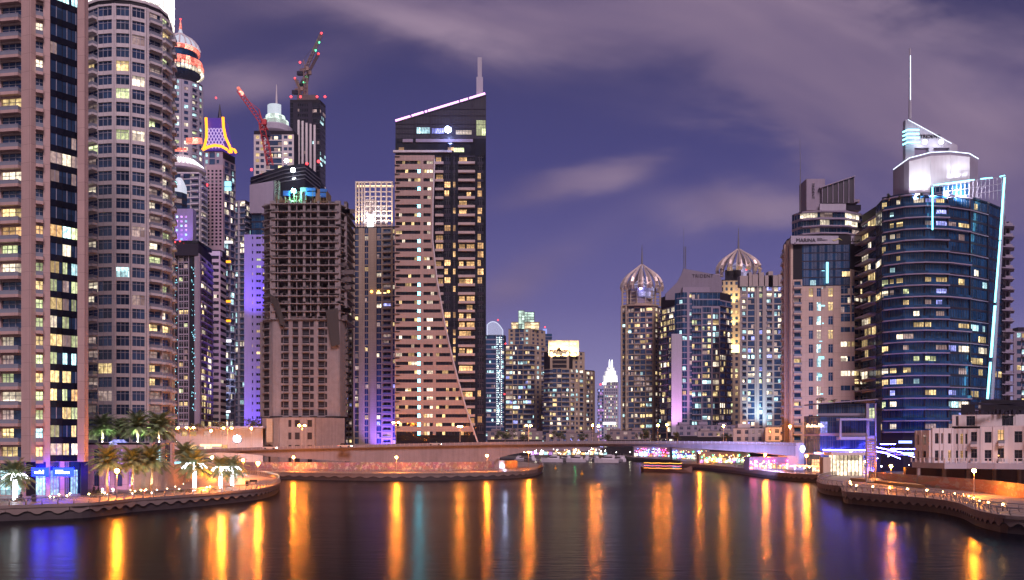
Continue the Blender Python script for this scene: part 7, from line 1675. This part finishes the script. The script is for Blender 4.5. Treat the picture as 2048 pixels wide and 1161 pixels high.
b = MB(); b.quad8([TB(p) for p in ((-8, -2, 3.3), (8, -2, 3.3), (8, 2, 3.3), (-8, 2, 3.3), (-8, -2, 3.5), (8, -2, 3.5), (8, 2, 3.5), (-8, 2, 3.5))]); b.build('roof', pmat('dark_wood', (.12, .07, .04)), r_)
for x_ in (-7.5, -2.5, 2.5, 7.5):
    for y_ in (-1.9, 1.9): b = MB(); b.tube([TB((x_, y_, 1.1)), TB((x_, y_, 3.3))], .06, 4); b.build('post', pmat('dark_wood', (.12, .07, .04)), r_)
for zz, m_ in ((3.6, emat('gold_string', (1, .45, .06), 5, True)), (2.5, emat('pink_string', (1, .2, .4), 3, True)), (1.5, emat('orange_string', (1, .3, .04), 5, True))):
    b = MB(); b.tube([TB((-8.5+i*1.7, -2.1, zz+.08*math.sin(i*2))) for i in range(11)], .06, 4); b.build('light_string', m_, r_)
for px, Yq, lab in ((1111, 380, 'small orange buoy afloat right of the centre promenade tip'), (1164, 315, 'small orange buoy afloat in mid-channel')):
    b = MB(); b.ball((WX(px, Yq), Yq, .35), .5); b.tube([(WX(px, Yq), Yq, .6), (WX(px, Yq), Yq, 1.7)], .08, 5); tag(b.build('buoy', emat('orange_buoy', (1, .4, .05), .35)), lab, 'buoy')
# cars on the bridge road
for i, (px, Y_, m_, lab) in enumerate([(1330, 312, (.3, .2, .6), 'dark violet car on the bridge by the lamp post pair'), (540, 290, (.5, .5, .5), 'pale car on the left road before the concrete podium'), (870, 304, (.4, .4, .42), 'grey car passing the foot of the beige sail wall'), (690, 298, (.5, .48, .45), 'white van-like car between the podium and the beige column tower')]):
    z = ZF(tp(px)+5.2, Y_); x = WX(px, Y_); r_ = empty('car', (x, Y_, z), lab, 'car', 'cars on the bridge'); mm = pmat('car_paint_%d' % i, m_, rough=.25, noise=.02, streak=0)
    f_ = ((x, Y_), (1, 0), (0, -1)); b = MB(); b.front(f_, [(-2.2, z+.3), (2.2, z+.3), (2.25, z+.75), (1.4, z+.9), (-1.9, z+.95), (-2.25, z+.7)], -.85, .85); b.build('body', mm, r_)
    b = MB(); b.front(f_, [(-1.7, z+.951), (1.1, z+.921), (.5, z+1.45), (-1.2, z+1.48)], -.75, .75); b.build('cabin', glassb, r_)
    for wx in (-1.4, 1.4):
        for wy in (-.8, .8): b = MB(); b.tube([(x+wx, Y_+wy-.1, z+.32), (x+wx, Y_+wy+.1, z+.32)], .32, 12); b.build('wheel', dark, r_)
    for wy in (-.6, .6):
        b = MB(); b.ball((x+2.26, Y_+wy, z+.62), .12, n=6); b.build('headlight', emat('headlight', (1, .95, .85), 30), r_)
        b = MB(); b.ball((x-2.26, Y_+wy, z+.68), .1, n=6); b.build('taillight', E_red, r_)
# ---- thin city haze over the water
if HAZE:
    b = MB(); b.box(-1150, 1350, -30, 2350, -9, 330); hz = b.build('haze', bpy.data.materials.new('night_haze')); hm = hz.data.materials[0]; hm.use_nodes = True; hm.node_tree.nodes.clear()
    pv = hm.node_tree.nodes.new('ShaderNodeVolumePrincipled'); pv.inputs['Density'].default_value = HAZE; pv.inputs['Color'].default_value = (.8, .75, .95, 1); pv.inputs['Anisotropy'].default_value = .3
    oo = hm.node_tree.nodes.new('ShaderNodeOutputMaterial'); hm.node_tree.links.new(pv.outputs[0], oo.inputs['Volume']); tag(hz, kind='stuff')
